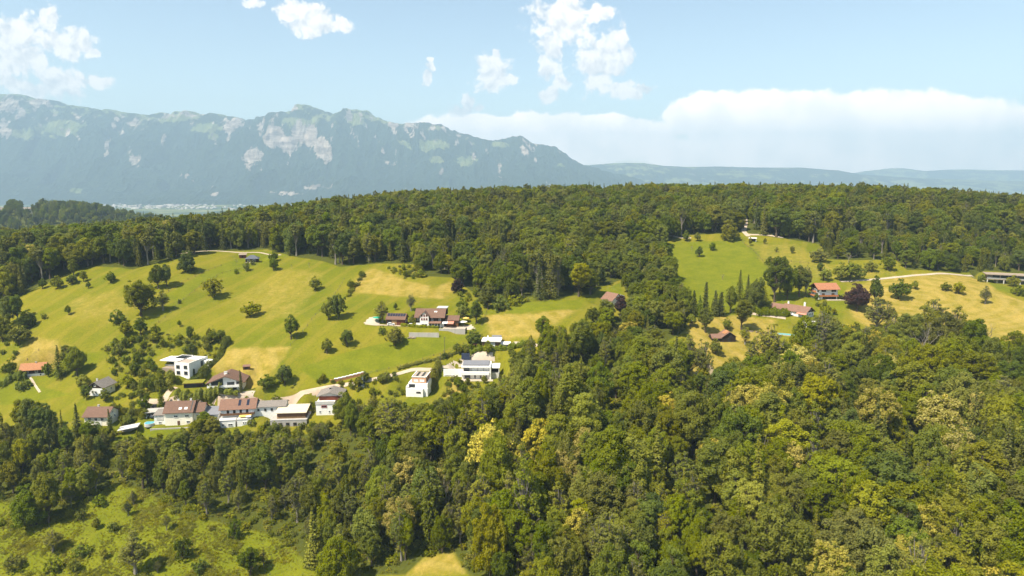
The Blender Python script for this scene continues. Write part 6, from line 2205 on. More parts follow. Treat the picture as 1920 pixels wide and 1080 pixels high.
def plant_hand():
    # meadow trees, one by one
    for row in [
        ('broadleaf', 265, 592, 66, 54, 'bright', 'large spreading green tree alone on the meadow beside the bright strip', 0, None, 'the large spreading meadow tree'),
        ('broadleaf', 297, 541, 44, 30, 'deep', 'dark tree, nearer one of the pair above the large spreading meadow tree', 3, None, None),
        ('broadleaf', 313, 537, 42, 26, 'deep', 'dark tree, farther one of the pair above the large spreading meadow tree', 5, None, None),
        ('broadleaf', 352, 510, 40, 34, 'deep', 'dense dark tree standing just in front of the upper wood', 6, None, None),
        ('fruit', 207, 530, 21, 22, 'deep', 'small flat-topped tree in the middle of the upper left meadow', 0, None, 'the small flat-topped meadow tree'),
        ('fruit', 400, 557, 36, 36, 'olive', 'round loose tree between the bright strip and the open meadow', 2, None, None),
        ('fruit', 470, 593, 28, 36, 'yellow', 'bright yellow-green bushy tree alone on the open meadow', 0, None, 'the yellow-green meadow tree'),
        ('bush', 222, 606, 26, 31, 'deep', 'dense rounded bush beside the large spreading meadow tree', 1, None, None),
        ('ash', 306, 582, 38, 26, 'grey', 'thin grey-green tree behind the large spreading meadow tree', 0, None, None),
        ('fruit', 235, 632, 30, 26, 'olive', 'loose olive fruit tree, nearer of two below the dense round bush', 1, None, None),
        ('fruit', 264, 628, 32, 24, 'deep', 'dark fruit tree, second of two below the dense round bush', 1, None, None),
        ('fruit', 546, 636, 46, 28, 'deep', 'tall dark fruit tree at the fence by the hay field', 1, None, 'the tall fence-side tree'),
        ('fruit', 592, 544, 26, 25, 'grey', 'round grey-green tree high on the open meadow', 0, None, None),
        ('fruit', 512, 490, 18, 18, 'deep', 'small dark tree just below the slate pavilion, upper of two', 0, None, None),
        ('fruit', 513, 507, 24, 18, 'deep', 'small dark tree just below the slate pavilion, lower of two', 2, None, None),
        ('fruit', 613, 663, 29, 22, 'olive', 'thin fruit tree on the meadow below the round shrub clump', 1, None, None),
        ('fruit', 651, 649, 32, 25, 'deep', 'dark fruit tree on the meadow towards the farmhouse', 2, None, None),
        ('fruit', 617, 599, 42, 28, 'mid', 'tall bush on the fence line, first of the shrub clump', 0, None, 'the shrub clump on the fence line'),
        ('fruit', 634, 597, 46, 30, 'deep', 'dark bush on the fence line, second of the shrub clump', 2, None, None),
        ('fruit', 129, 590, 18, 12, 'deep', 'tiny dark tree low on the upper left meadow', 1, None, None),
        ('bush', 84, 598, 12, 11, 'olive', 'tiny bush near the wood corner on the left meadow', 2, None, None),
        ('fruit', 166, 541, 13, 9, 'deep', 'very small sapling beside the wood on the left meadow', 1, None, None),
        ('fruit', 108, 542, 25, 23, 'bright', 'fresh green round tree at the wood edge on the left meadow', 0, None, 'the round wood-edge tree'),
        ('fruit', 136, 533, 18, 20, 'deep', 'small dark bushy tree at the wood edge next to the fresh green one', 2, None, None),
        ('fruit', 80, 542, 20, 15, 'deep', 'small dark tree at the corner of the wood', 1, None, None),
        ('fruit', 157, 528, 20, 14, 'olive', 'narrow olive tree at the wood edge', 1, None, None),
        ('broadleaf', 138, 518, 32, 22, 'bright', 'bright tree standing forward from the wood edge', 3, None, None),
        ('broadleaf', 14, 612, 56, 30, 'mid', 'tall tree cut by the picture edge beside the left meadow', 0, None, None),
        ('broadleaf', 34, 604, 50, 28, 'deep', 'dark tree in the cluster at the edge of the left meadow', 2, None, 'the dark left-meadow cluster'),
        ('broadleaf', 51, 616, 36, 30, 'deep', 'rounded dark tree at the outside of the left cluster', 6, None, None),
        ('fruit', 37, 646, 38, 38, 'olive', 'broad dark tree above the dry grass near the timber cottage', 0, None, None),
        ('broadleaf', 5, 640, 50, 34, 'olive', 'olive tree leaning into the picture edge above the dry grass', 1, None, None),
        ('fruit', 18, 702, 28, 22, 'deep', 'rounded dark tree beside the orange-roofed timber cottage', 0, None, None),
        ('spruce', 112, 708, 60, 30, 'dark', 'dark spruce right behind the orange-roofed timber cottage', 1, None, 'the cottage spruce'),
        ('broadleaf', 145, 704, 56, 38, 'mid', 'dense green tree next to the dark spruce by the timber cottage', 4, None, None),
        ('broadleaf', 128, 690, 44, 30, 'bright', 'bright tree squeezed between dark spruce and dense green tree', 3, None, None),
        ('fruit', 156, 735, 34, 28, 'bright', 'loose bright tree beside the grey-roofed white cottage', 1, None, None),
        ('bush', 42, 729, 16, 30, 'deep', 'dark bush in front of the orange-roofed timber cottage', 0, None, None),
        ('fruit', 740, 648, 36, 38, 'olive', 'round dark tree on the meadow below the red-brown barn', 0, None, 'the round tree below the barn'),
        ('bush', 717, 626, 16, 18, 'deep', 'dark bush under the barn wall', 3, None, None),
        ('ash', 717, 600, 40, 32, 'grey', 'loose grey-green conical tree behind the red-brown barn', 0, None, 'the loose barn tree'),
        ('fruit', 742, 581, 13, 8, 'deep', 'sapling on the slope above the red-brown barn', 1, None, None),
        ('ash', 771, 583, 32, 20, 'grey', 'grey-green tree close behind the farmhouse corner', 2, None, None),
        ('fruit', 776, 606, 20, 16, 'yellow', 'yellow-green shrub tree between barn and farmhouse', 1, None, None),
        ('broadleaf', 893, 606, 42, 30, 'deep', 'dark conical tree at the end of the farmhouse terrace', 5, None, 'the dark terrace tree'),
        ('fruit', 866, 582, 22, 22, 'deep', 'upper dark tree behind the farmhouse side wing', 0, None, None),
        ('fruit', 868, 597, 26, 24, 'mid', 'lower green tree behind the farmhouse side wing', 2, None, None),
        ('bush', 855, 610, 12, 12, 'yellow', 'small yellow-green bush on the farmhouse terrace', 0, None, None),
        ('fruit', 911, 578, 12, 8, 'deep', 'sapling beside the fence above the farmhouse terrace', 1, None, None),
        ('bush', 937, 582, 26, 34, 'mid', 'wide green bush at the foot of the middle wood', 1, None, None),
        ('bush', 965, 572, 18, 28, 'bright', 'bright bush at the foot of the middle wood', 2, None, None),
        ('fruit', 891, 645, 32, 38, 'deep', 'dense dark tree beside the timber-clad bungalow', 0, None, 'the dense bungalow tree'),
        ('bush', 884, 656, 12, 18, 'deep', 'low dark bush beside the faded orange parasol', 1, None, None),
        ('fruit', 500, 729, 28, 32, 'deep', 'broad dark tree beside the hay field, first of the pair', 0, None, 'the hay-field tree pair'),
        ('fruit', 534, 721, 38, 30, 'deep', 'taller dark tree beside the hay field, second of the pair', 2, None, None),
        ('fruit', 519, 749, 26, 30, 'bright', 'round bright tree at the lane above the long white building', 0, None, None),
        ('bush', 487, 745, 16, 18, 'deep', 'dark round bush at the lane', 1, None, None),
        ('pine', 463, 750, 28, 16, 'mid', 'small umbrella-shaped tree on the lane beside the balcony house', 0, None, None),
        ('cypress', 452, 737, 42, 8, 'needle', 'tall narrow cypress in front of the glazed-gable chalet', 0, None, 'the tall narrow cypress'),
        ('cypress', 414, 732, 13, 5, 'dark', 'short cypress at the door of the glazed-gable chalet', 1, None, None),
        ('cypress', 302, 757, 40, 15, 'mid', 'tall poplar-like tree above the cream house', 1, None, None),
        ('cypress', 355, 702, 12, 4, 'dark', 'slim cypress at the corner of the flat-roofed villa', 0, None, None),
        ('cypress', 363, 697, 12, 5, 'dark', 'slim cypress along the end wall of the flat-roofed villa', 0, None, None),
        ('spruce', 680, 726, 20, 14, 'silver', 'silver-blue spruce under the long firewood stack', 1, None, 'the silver-blue spruce'),
        ('broadleaf', 649, 800, 66, 46, 'bright', 'big fresh green tree next to the white block with grey gable', 4, None, 'the big tree by the block'),
        ('broadleaf', 372, 816, 32, 32, 'bright', 'bright bushy tree below the grey shed', 1, None, None),
        ('broadleaf', 400, 812, 28, 34, 'yellow', 'yellow-green bushy tree below the white annexes', 6, None, None),
        ('broadleaf', 384, 800, 26, 22, 'deep', 'dark tree hiding the grey shed corner', 5, None, None),
        ('broadleaf', 1018, 640, 48, 28, 'deep', 'dark upright tree at the edge of the dry meadow', 5, None, 'the dark dry-meadow tree'),
        ('bush', 833, 672, 12, 12, 'deep', 'dark clipped bush on the bank above the forecourt', 0, None, None),
        ('bush', 822, 688, 14, 14, 'bright', 'bright bush on the corner of the forecourt', 1, None, None),
        ('fruit', 914, 668, 0.1 + 26, 20, 'bright', 'bright shrub tree above the long white modern house', 0, None, None),
        # copper beeches
        ('broadleaf', 858, 548, 27, 25, 'purple', 'small copper beech at the foot of the middle wood', 6, 'copper_beech', 'the small copper beech'),
        ('broadleaf', 901, 540, 22, 18, 'purple', 'reddish small tree beside the small copper beech', 3, 'copper_beech', None),
        ('broadleaf', 1163, 594, 40, 31, 'purple', 'cone-shaped copper beech in front of the clearing house', 3, 'copper_beech', 'the cone-shaped copper beech'),
        ('broadleaf', 1606, 584, 52, 46, 'purple', 'big purple copper beech beside the white house with orange balconies', 4, 'copper_beech', 'the big purple copper beech'),
        ('bush', 1582, 562, 10, 15, 'purple', 'low purple bush between copper beech and white house', 1, None, None),
        # conifers and their neighbours
        ('spruce', 1012, 562, 80, 34, 'dark', 'tall dark spruce at the foot of the middle wood, nearer twin', 0, None, 'the twin tall spruces'),
        ('spruce', 1031, 560, 94, 40, 'needle', 'tallest spruce at the foot of the middle wood, farther twin', 2, None, None),
        ('broadleaf', 1085, 556, 62, 44, 'yellow', 'pale yellow-green tree beside the twin tall spruces', 2, None, 'the pale spruce-side tree'),
        ('broadleaf', 915, 580, 48, 34, 'bright', 'fresh green tree at the foot of the middle wood', 3, None, None),
        ('dead', 945, 508, 44, 36, None, 'bare grey tree standing out in the middle wood', 0, None, 'the bare middle-wood tree'),
        ('broadleaf', 1452, 566, 84, 42, 'deep', 'tall dark dome-topped tree behind the long brown chalet', 2, None, 'the tall dark dome-topped tree'),
        ('spruce', 1386, 565, 58, 26, 'dark', 'dark spruce in the conifer row above the hut', 0, None, 'the conifer-row spruce'),
        ('spruce', 1401, 566, 50, 20, 'dark', 'slimmer spruce right next to the dark spruce of the conifer row', 1, None, None),
        ('spruce', 1430, 572, 48, 30, 'needle', 'brownish spruce between conifer row and dome-topped tree', 2, None, None),
        ('cypress', 1323, 592, 62, 15, 'dark', 'tall cypress in the conifer row, the most pointed one', 0, None, 'the pointed conifer-row cypress'),
        ('cypress', 1300, 592, 46, 18, 'dark', 'cypress at the forest end of the conifer row', 1, None, None),
        ('cypress', 1311, 594, 40, 16, 'deep', 'green cypress second from the forest end of the conifer row', 1, None, None),
        ('cypress', 1340, 592, 46, 18, 'dark', 'dark cypress just past the pointed one in the conifer row', 1, None, None),
        ('cypress', 1352, 592, 44, 17, 'dark', 'dark cypress in the middle of the conifer row', 0, None, None),
        ('broadleaf', 1369, 586, 50, 28, 'mid', 'grey-green tree filling the conifer row', 3, None, None),
        ('broadleaf', 1418, 582, 62, 34, 'mid', 'rounded tree behind the rounded hedge', 1, None, None),
        ('broadleaf', 1476, 562, 64, 34, 'deep', 'dark tree behind the roof of the long brown chalet', 0, None, None),
        ('broadleaf', 1498, 556, 58, 32, 'mid', 'green tree left of the white house with orange balconies', 5, None, None),
        ('ash', 1511, 553, 58, 18, 'grey', 'thin pale trunked tree touching the white house with orange balconies', 1, None, None),
        ('broadleaf', 1390, 618, 56, 36, 'olive', 'round-topped olive tree alone in the dry grass above the hut', 2, None, 'the round-topped olive tree'),
        ('broadleaf', 1322, 622, 46, 26, 'mid', 'egg-shaped green tree in the dry grass', 5, None, None),
        ('fruit', 1364, 617, 22, 20, 'mid', 'small round tree directly above the hut roof', 0, None, None),
        ('fruit', 1295, 612, 24, 20, 'bright', 'small bright tree at the forest edge by the dry grass', 1, None, None),
        ('fruit', 1342, 664, 30, 26, 'bright', 'fresh green bushy tree in front of the weathered hut', 0, None, None),
        ('ash', 1396, 648, 34, 24, 'olive', 'loose tree beside the weathered hut gable', 2, None, None),
        ('fruit', 1640, 570, 52, 24, 'deep', 'dark conical tree right behind the big copper beech', 1, None, None),
        ('ash', 1642, 622, 64, 44, 'grey', 'feathery grey-green tree in front of the big copper beech', 0, None, 'the feathery beech-side tree'),
        ('ash', 1662, 616, 52, 30, 'grey', 'thinner feathery tree beside the mown hay field', 2, None, None),
        # right meadow
        ('broadleaf', 1366, 450, 38, 36, 'yellow', 'golden yellow tree at the upper edge of the green pasture', 6, None, 'the golden yellow tree'),
        ('fruit', 1311, 482, 20, 15, 'deep', 'small dark tree in the middle of the green pasture', 1, None, 'the small pasture tree'),
        ('fruit', 1336, 470, 16, 13, 'deep', 'small dark tree above the middle of the green pasture', 2, None, None),
        ('snag', 1297, 470, 10, 8, None, 'leafless sapling in the upper green pasture', 0, None, None),
        ('snag', 1355, 525, 12, 8, None, 'leafless sapling low in the green pasture', 1, None, None),
        ('fruit', 1287, 452, 20, 16, 'deep', 'dark tree at the upper edge of the green pasture, second from the track bend', 0, None, None),
        ('fruit', 1308, 452, 16, 13, 'mid', 'small tree at the upper edge of the green pasture', 1, None, None),
        ('broadleaf', 1246, 452, 48, 34, 'deep', 'tall dark tree at the upper corner of the green pasture', 0, None, None),
        ('fruit', 1406, 461, 16, 7, 'olive', 'thin sapling in front of the pale-roofed shelter', 1, None, None),
        ('fruit', 1434, 458, 12, 7, 'olive', 'thin sapling on the upper yellow meadow', 1, None, None),
        ('fruit', 1456, 473, 10, 8, 'grey', 'small grey sapling in the middle of the yellow meadow', 1, None, None),
        ('fruit', 1485, 475, 14, 9, 'olive', 'olive sapling in the upper yellow meadow', 2, None, None),
        ('fruit', 1473, 500, 16, 9, 'deep', 'dark slim sapling on the yellow meadow', 1, None, None),
        ('fruit', 1537, 492, 26, 34, 'grey', 'broad grey-green tree on the yellow meadow', 0, None, 'the broad yellow-meadow tree'),
        ('fruit', 1538, 508, 16, 13, 'deep', 'small dark tree under the broad grey-green tree', 2, None, None),
        ('fruit', 1576, 526, 34, 28, 'bright', 'bright shrubby tree by the road, first of the clump', 0, None, 'the bright clump by the road'),
        ('fruit', 1594, 526, 34, 32, 'bright', 'bright shrubby tree by the road, middle of the clump', 2, None, None),
        ('fruit', 1609, 525, 28, 24, 'mid', 'shrubby tree by the road, last of the clump', 0, None, None),
        ('fruit', 1547, 527, 24, 22, 'bright', 'bright shrub above the roof of the white house', 2, None, None),
        ('fruit', 1633, 510, 22, 24, 'grey', 'grey-green tree above the road, first of two', 0, None, None),
        ('fruit', 1665, 507, 26, 26, 'mid', 'round green tree above the road, second of two', 2, None, None),
        ('fruit', 1685, 561, 38, 36, 'deep', 'dark round tree in the mown hay field', 0, None, 'the dark hay-field tree'),
        ('fruit', 1716, 542, 16, 13, 'bright', 'small bright tree in the mown hay field', 1, None, None),
        ('fruit', 1774, 545, 16, 20, 'bright', 'low bright fruit tree in the mown hay field, first of two', 0, None, None),
        ('fruit', 1797, 551, 22, 22, 'yellow', 'yellow-green fruit tree in the mown hay field, second of two', 2, None, 'the hay-field fruit tree'),
        ('ash', 1847, 570, 34, 22, 'grey', 'thin greyish tree alone in the mown hay field', 0, None, None),
        ('bush', 1838, 528, 14, 13, 'mid', 'rounded bush at the corner of the flat sand-coloured house', 0, None, None),
        ('fruit', 1900, 538, 22, 22, 'yellow', 'bright tree in front of the flat sand-coloured house', 0, None, None),
        ('bush', 1905, 552, 16, 22, 'mid', 'green bush on the lawn of the flat sand-coloured house', 1, None, None),
        ('bush', 1925, 556, 20, 26, 'deep', 'dark bush cut by the picture edge below the flat house', 2, None, None),
        ('dead', 1735, 700, 96, 62, None, 'large leafless grey tree in front of the hay field', 0, None, 'the large leafless grey tree'),
        ('dead', 1845, 690, 84, 56, None, 'leafless grey tree nearest the picture edge in front of the hay field', 1, None, None),
        ('dead', 1590, 492, 18, 30, None, 'low bare bush-like tree at the foot of the upper wood', 1, None, None),
        ('ash', 1745, 640, 80, 56, 'grey', 'tall feathery tree rising in front of the mown hay field', 2, None, 'the tall feathery tree'),
        ('ash', 1790, 650, 76, 46, 'olive', 'feathery olive tree next to the tall feathery one', 0, None, None),
        ('broadleaf', 1900, 700, 80, 60, 'bright', 'fresh green broad tree below the hay field at the picture edge', 4, None, None),
        ('broadleaf', 1506, 672, 80, 46, 'bright', 'leafy tree screening the white house by the pool', 3, None, None),
        ('ash', 1538, 668, 84, 44, 'grey', 'wispy tree screening the corner of the white house by the pool', 1, None, None),
        ('broadleaf', 1562, 650, 56, 46, 'olive', 'olive tree beside the screened white house', 4, None, None),
        ('ash', 1447, 670, 52, 44, 'olive', 'feathery tree at the end of the turquoise pool', 3, None, None),
        ('ash', 1290, 712, 84, 48, 'grey', 'feathery tree rising into the dry grass below the hut, first in line', 0, None, None),
        ('ash', 1316, 722, 86, 42, 'olive', 'feathery tree rising into the dry grass below the hut, second in line', 2, None, None),
        ('broadleaf', 1318, 728, 40, 34, 'olive', 'rounded shrub tree in the dry grass below the hut', 3, None, None),
        ('ash', 1442, 704, 98, 58, 'grey', 'tall feathery tree between hut and turquoise pool', 3, None, None),
        ('ash', 1408, 722, 84, 44, 'olive', 'olive feathery tree below the stone heap', 4, None, None),
        ('broadleaf', 1466, 692, 52, 44, 'mid', 'green tree at the lower side of the turquoise pool', 2, None, None),
        ('spruce', 147, 818, 62, 26, 'dark', 'dark spruce overlapping the side of the half-hidden cream house', 1, None, None),
        ('spruce', 208, 816, 50, 22, 'dark', 'dark spruce in front of the gable of the half-hidden cream house', 0, None, None),
        ('broadleaf', 166, 822, 34, 30, 'deep', 'dark bushy tree covering the front of the half-hidden cream house', 1, None, None),
        ('fruit', 198, 752, 24, 22, 'mid', 'bushy tree covering the side of the grey-roofed white cottage', 0, None, None),
        ('fruit', 163, 752, 26, 20, 'deep', 'dark bushy tree beside the gable of the grey-roofed white cottage', 2, None, None),
        ('broadleaf', 1137, 600, 40, 34, 'mid', 'leafy tree in front of the clearing house', 1, None, None),
        ('broadleaf', 1190, 596, 46, 36, 'bright', 'fresh tree right behind the cone-shaped copper beech', 0, None, None),
        ('fruit', 90, 705, 26, 18, 'deep', 'dark shrub tree against the gable of the timber cottage', 2, None, None),
        ('broadleaf', 1700, 672, 84, 50, 'mid', 'upright green tree at the lower rim of the hay field, first of three', 2, None, None),
        ('broadleaf', 1768, 682, 96, 56, 'olive', 'upright olive tree at the lower rim of the hay field, second of three', 5, None, None),
        ('broadleaf', 1822, 690, 92, 56, 'deep', 'upright dark tree at the lower rim of the hay field, third of three', 7, None, None),
        ('ash', 1672, 660, 74, 40, 'grey', 'feathery pale tree at the start of the hay field rim', 2, None, None),
        ('snag', 547, 503, 9, 5, None, 'pollard stump below the slate pavilion, nearer one', 0, None, None),
        ('snag', 580, 502, 11, 7, None, 'pollard stump below the slate pavilion, farther one', 1, None, None),
        ('snag', 444, 498, 14, 8, None, 'bare fruit tree inside the pavilion garden', 0, None, None),
        ('bush', 462, 508, 17, 13, 'mid', 'round bush inside the pavilion garden fence', 0, None, None),
        ('bush', 443, 513, 10, 9, 'deep', 'small dark bush inside the pavilion garden fence', 1, None, None),
        ('bush', 474, 497, 9, 9, 'mid', 'small bush in front of the slate pavilion', 2, None, None),
        ('fruit', 337, 612, 12, 8, 'deep', 'tiny shrub by the fence below the bright strip', 1, None, None),
        ('bush', 337, 569, 9, 7, 'dark', 'tiny dark bush on the fence of the bright strip', 1, None, None),
        ('fruit', 357, 636, 26, 14, 'deep', 'dark small tree above the garden shrubs', 2, None, 'the dark garden tree'),
        # landmark trees in the front wood
        ('chestnut', 922, 915, 128, 84, 'olive', 'large chestnut covered in cream blossom in the middle of the front wood', 0, None, 'the large cream-blossomed chestnut'),
        ('chestnut', 975, 925, 92, 52, 'olive', 'smaller blossoming chestnut beside the large cream-blossomed one', 1, None, None),
        ('chestnut', 1440, 830, 112, 84, 'olive', 'blossoming chestnut below the turquoise pool', 1, None, 'the pool chestnut'),
        ('chestnut', 1375, 820, 90, 60, 'olive', 'pale chestnut next to the blossoming one below the pool', 2, None, None),
        ('chestnut', 1640, 840, 116, 76, 'olive', 'tall blossoming chestnut below the big copper beech', 2, None, 'the tall blossoming chestnut'),
        ('chestnut', 1748, 845, 112, 96, 'olive', 'broad blossoming chestnut below the large leafless tree', 0, None, 'the broad blossoming chestnut'),
        ('chestnut', 1850, 860, 66, 44, 'olive', 'small blossoming chestnut close to the picture edge', 1, None, 'the small blossoming chestnut'),
        ('chestnut', 1490, 730, 84, 70, 'bright', 'greenish chestnut just below the turquoise pool', 0, None, None),
        ('chestnut', 1340, 905, 84, 60, 'olive', 'chestnut with faint blossom low on the middle slope', 1, None, 'the faintly blossoming chestnut'),
        ('chestnut', 1180, 645, 42, 40, 'bright', 'small blossoming chestnut below the cone-shaped copper beech', 2, None, None),
        ('chestnut', 1100, 900, 100, 74, 'olive', 'dull yellow chestnut to the side of the large cream-blossomed one', 2, None, 'the dull yellow chestnut'),
        ('chestnut', 820, 950, 76, 48, 'olive', 'dull chestnut low in the middle of the front wood', 1, None, 'the dull low chestnut'),
        ('chestnut', 320, 470, 60, 30, 'mid', 'blossoming tree standing out of the upper wood', 0, None, 'the blossoming upper-wood tree'),
        ('chestnut', 62, 510, 50, 40, 'mid', 'blossoming tree in the upper wood near the picture edge', 1, None, None),
        ('broadleaf', 1560, 1105, 130, 104, 'grey', 'pale grey-green tree at the bottom of the front wood, widest of three', 4, None, 'the pale bottom trees'),
        ('broadleaf', 1632, 1118, 140, 96, 'grey', 'pale grey-green tree at the bottom of the front wood, middle of three', 1, None, None),
        ('broadleaf', 1600, 1060, 110, 90, 'grey', 'pale grey-green tree at the bottom of the front wood, hindmost of three', 0, None, None),
        ('spruce', 1800, 1120, 160, 76, 'needle', 'big spruce at the bottom near the picture corner', 0, None, 'the big bottom-corner spruce'),
        ('broadleaf', 1875, 1100, 130, 100, 'olive', 'broad olive tree filling the picture corner', 1, None, None),
        ('broadleaf', 1130, 1000, 120, 90, 'olive', 'broad olive tree at the bottom of the front wood below the dull yellow chestnut', 0, None, 'the broad bottom olive tree'),
        ('broadleaf', 640, 1110, 110, 80, 'mid', 'feathery tree at the end of the bramble slope', 4, None, 'the bramble-end tree'),
        ('spruce', 590, 1060, 110, 48, 'needle', 'shabby spruce at the end of the bramble slope', 1, None, None),
        ('ash', 255, 1075, 84, 56, 'grey', 'half-bare tree standing in the bramble slope', 0, None, 'the half-bare bramble tree'),
        ('ash', 100, 1035, 44, 40, 'olive', 'wispy shrub tree in the middle of the bramble slope', 2, None, None),
        ('broadleaf', 60, 985, 80, 62, 'deep', 'dark tree at the upper rim of the bramble slope', 6, None, 'the dark bramble-rim tree'),
        ('broadleaf', 92, 980, 96, 50, 'olive', 'tall dark olive tree at the upper rim of the bramble slope', 7, None, None),
        ('bush', 187, 948, 22, 24, 'deep', 'dark bush isolated in the bramble slope', 1, None, None),
        ('bush', 152, 975, 22, 22, 'mid', 'green bush isolated in the bramble slope', 2, None, None),
        ('bush', 28, 1068, 26, 36, 'olive', 'olive bush at the bottom picture corner', 0, None, None),
        ('bush', 100, 1072, 28, 36, 'mid', 'green bush at the bottom of the bramble slope', 3, None, None),
        ('bush', 155, 1040, 20, 34, 'deep', 'dark low bush beside the rocks in the brambles', 1, None, None),
        ('bush', 345, 1045, 40, 34, 'deep', 'dark upright bush in the bramble slope', 0, None, None),
        ('bush', 440, 1010, 40, 24, 'deep', 'narrow dark bush in the bramble slope', 2, None, None),
        ('bush', 375, 1072, 24, 30, 'deep', 'dark bush at the bottom of the bramble slope', 1, None, None),
        ('broadleaf', 470, 1080, 56, 40, 'deep', 'dark leafy tree at the bottom of the bramble slope', 5, None, None),
    ]:
        kind, u, vb, hp, wp, tone, lab, k, nm, anc = row
        hand(kind, u, vb, hp, wp, tone, lab, k, nm, anc)


def visible_share(rows):
    """how much of the picture each tree shows: crowns as ellipses in a depth buffer"""
    Wd, Hg = 640, 360
    buf = np.full((Hg, Wd), -1)
    order = sorted(range(len(rows)), key=lambda i: -rows[i][2])
    vv, uu = np.mgrid[0:Hg, 0:Wd]
    for i in order:
        kind, x, y, h, wd = rows[i][:5]
        z = rows[i][10]
        s = depth_scale(x, y, z)
        u, v = to_pix(x, y, z)
        u, v = u / 3, v / 3
        hh, ww = h * s / 3, wd * s / 3
        u0, u1, v0, v1 = int(u - ww / 2), int(u + ww / 2) + 1, int(v - hh), int(v) + 1
        u0, v0, u1, v1 = max(u0, 0), max(v0, 0), min(u1, Wd), min(v1, Hg)
        if u1 <= u0 or v1 <= v0:
            continue
        a, b = uu[v0:v1, u0:u1], vv[v0:v1, u0:u1]
        m_ = ((a + 0.5 - u) / (ww / 2)) ** 2 + ((b + 0.5 - (v - hh * 0.54)) / (hh * 0.48)) ** 2 < 1
        buf[v0:v1, u0:u1][m_] = i
    ids, cnt = np.unique(buf, return_counts=True)
    out = np.zeros(len(rows), int)
    for a, c in zip(ids, cnt):
        if a >= 0:
            out[a] = c
    return out


TONE_WORD = dict(deep='dark green', mid='mid-green', bright='fresh green', olive='olive', grey='grey-green', yellow='yellow-green', blue='bluish', dark='dark', needle='brownish-green', purple='purple', silver='silver', cream='cream')
KIND_WORD = dict(broadleaf='leafy tree', ash='thin-crowned tree', spruce='spruce', pine='pine', chestnut='blossoming chestnut', dead='bare tree', bush='bush', fruit='small tree', cypress='cypress', snag='bare tree')
GROUP = dict(broadleaf='leafy trees of the woods', ash='thin-crowned trees of the woods', spruce='spruces of the woods', pine='pines of the upper wood', chestnut='blossoming chestnuts', dead='bare trees', bush='garden and edge bushes',
             fruit='small trees on the meadows', cypress='cypresses', snag='bare trees')
CAT = dict(bush='bush')
ORD = ['', 'second ', 'third ', 'fourth ', 'fifth ', 'sixth ', 'seventh ', 'eighth ', 'ninth ', 'tenth ', 'eleventh ', 'twelfth ', 'thirteenth ', 'fourteenth ', 'fifteenth ', 'sixteenth ', 'seventeenth ', 'eighteenth ', 'nineteenth ', 'twentieth ']


def auto_labels(rows):
    """a label for each tree of the woods: its look and where it stands from the nearest landmark"""
    A = np.array([(a[0], a[1]) for a in ANCHORS])
    seen = {}
    for r in rows:
        kind, x, y, h, wd, tone = r[:6]
        s = depth_scale(x, y, r[10])
        u, v = to_pix(x, y, r[10] + h * 0.6)
        d = np.hypot(A[:, 0] - u, (A[:, 1] - v) * 1.2)
        i = int(np.argmin(d + (d < 12) * 1e4))
        du, dv = u - A[i, 0], v - A[i, 1]
        if abs(du) > 1.2 * abs(dv):
            where = 'right of' if du > 0 else 'left of'
        else:
            where = 'below' if dv > 0 else 'above'
        big = max(h, wd) * s
        size = 'large' if big > 95 else 'tall' if (h / wd > 2.0 and big > 50) else 'broad' if wd / h > 0.68 else 'small' if big < 42 else 'slim' if h / wd > 1.85 else 'middling'
        key = (size, tone, kind, where, i)
        seen.setdefault(key, []).append((d[i], r))
    for (size, tone, kind, where, i), lst in seen.items():
        lst.sort(key=lambda t: t[0])
        for n, (_, r) in enumerate(lst):
            tw = TONE_WORD.get(tone, 'grey')
            if len(lst) == 1:
                lab = f'{size} {tw} {KIND_WORD[kind]} {where} {ANCHORS[i][2]}'
            else:
                near = (ORD[n] if n < len(ORD) else 'far ') + 'nearest'
                lab = f'{size} {tw} {KIND_WORD[kind]}, {near} such {where} {ANCHORS[i][2]}'
            r[7] = lab


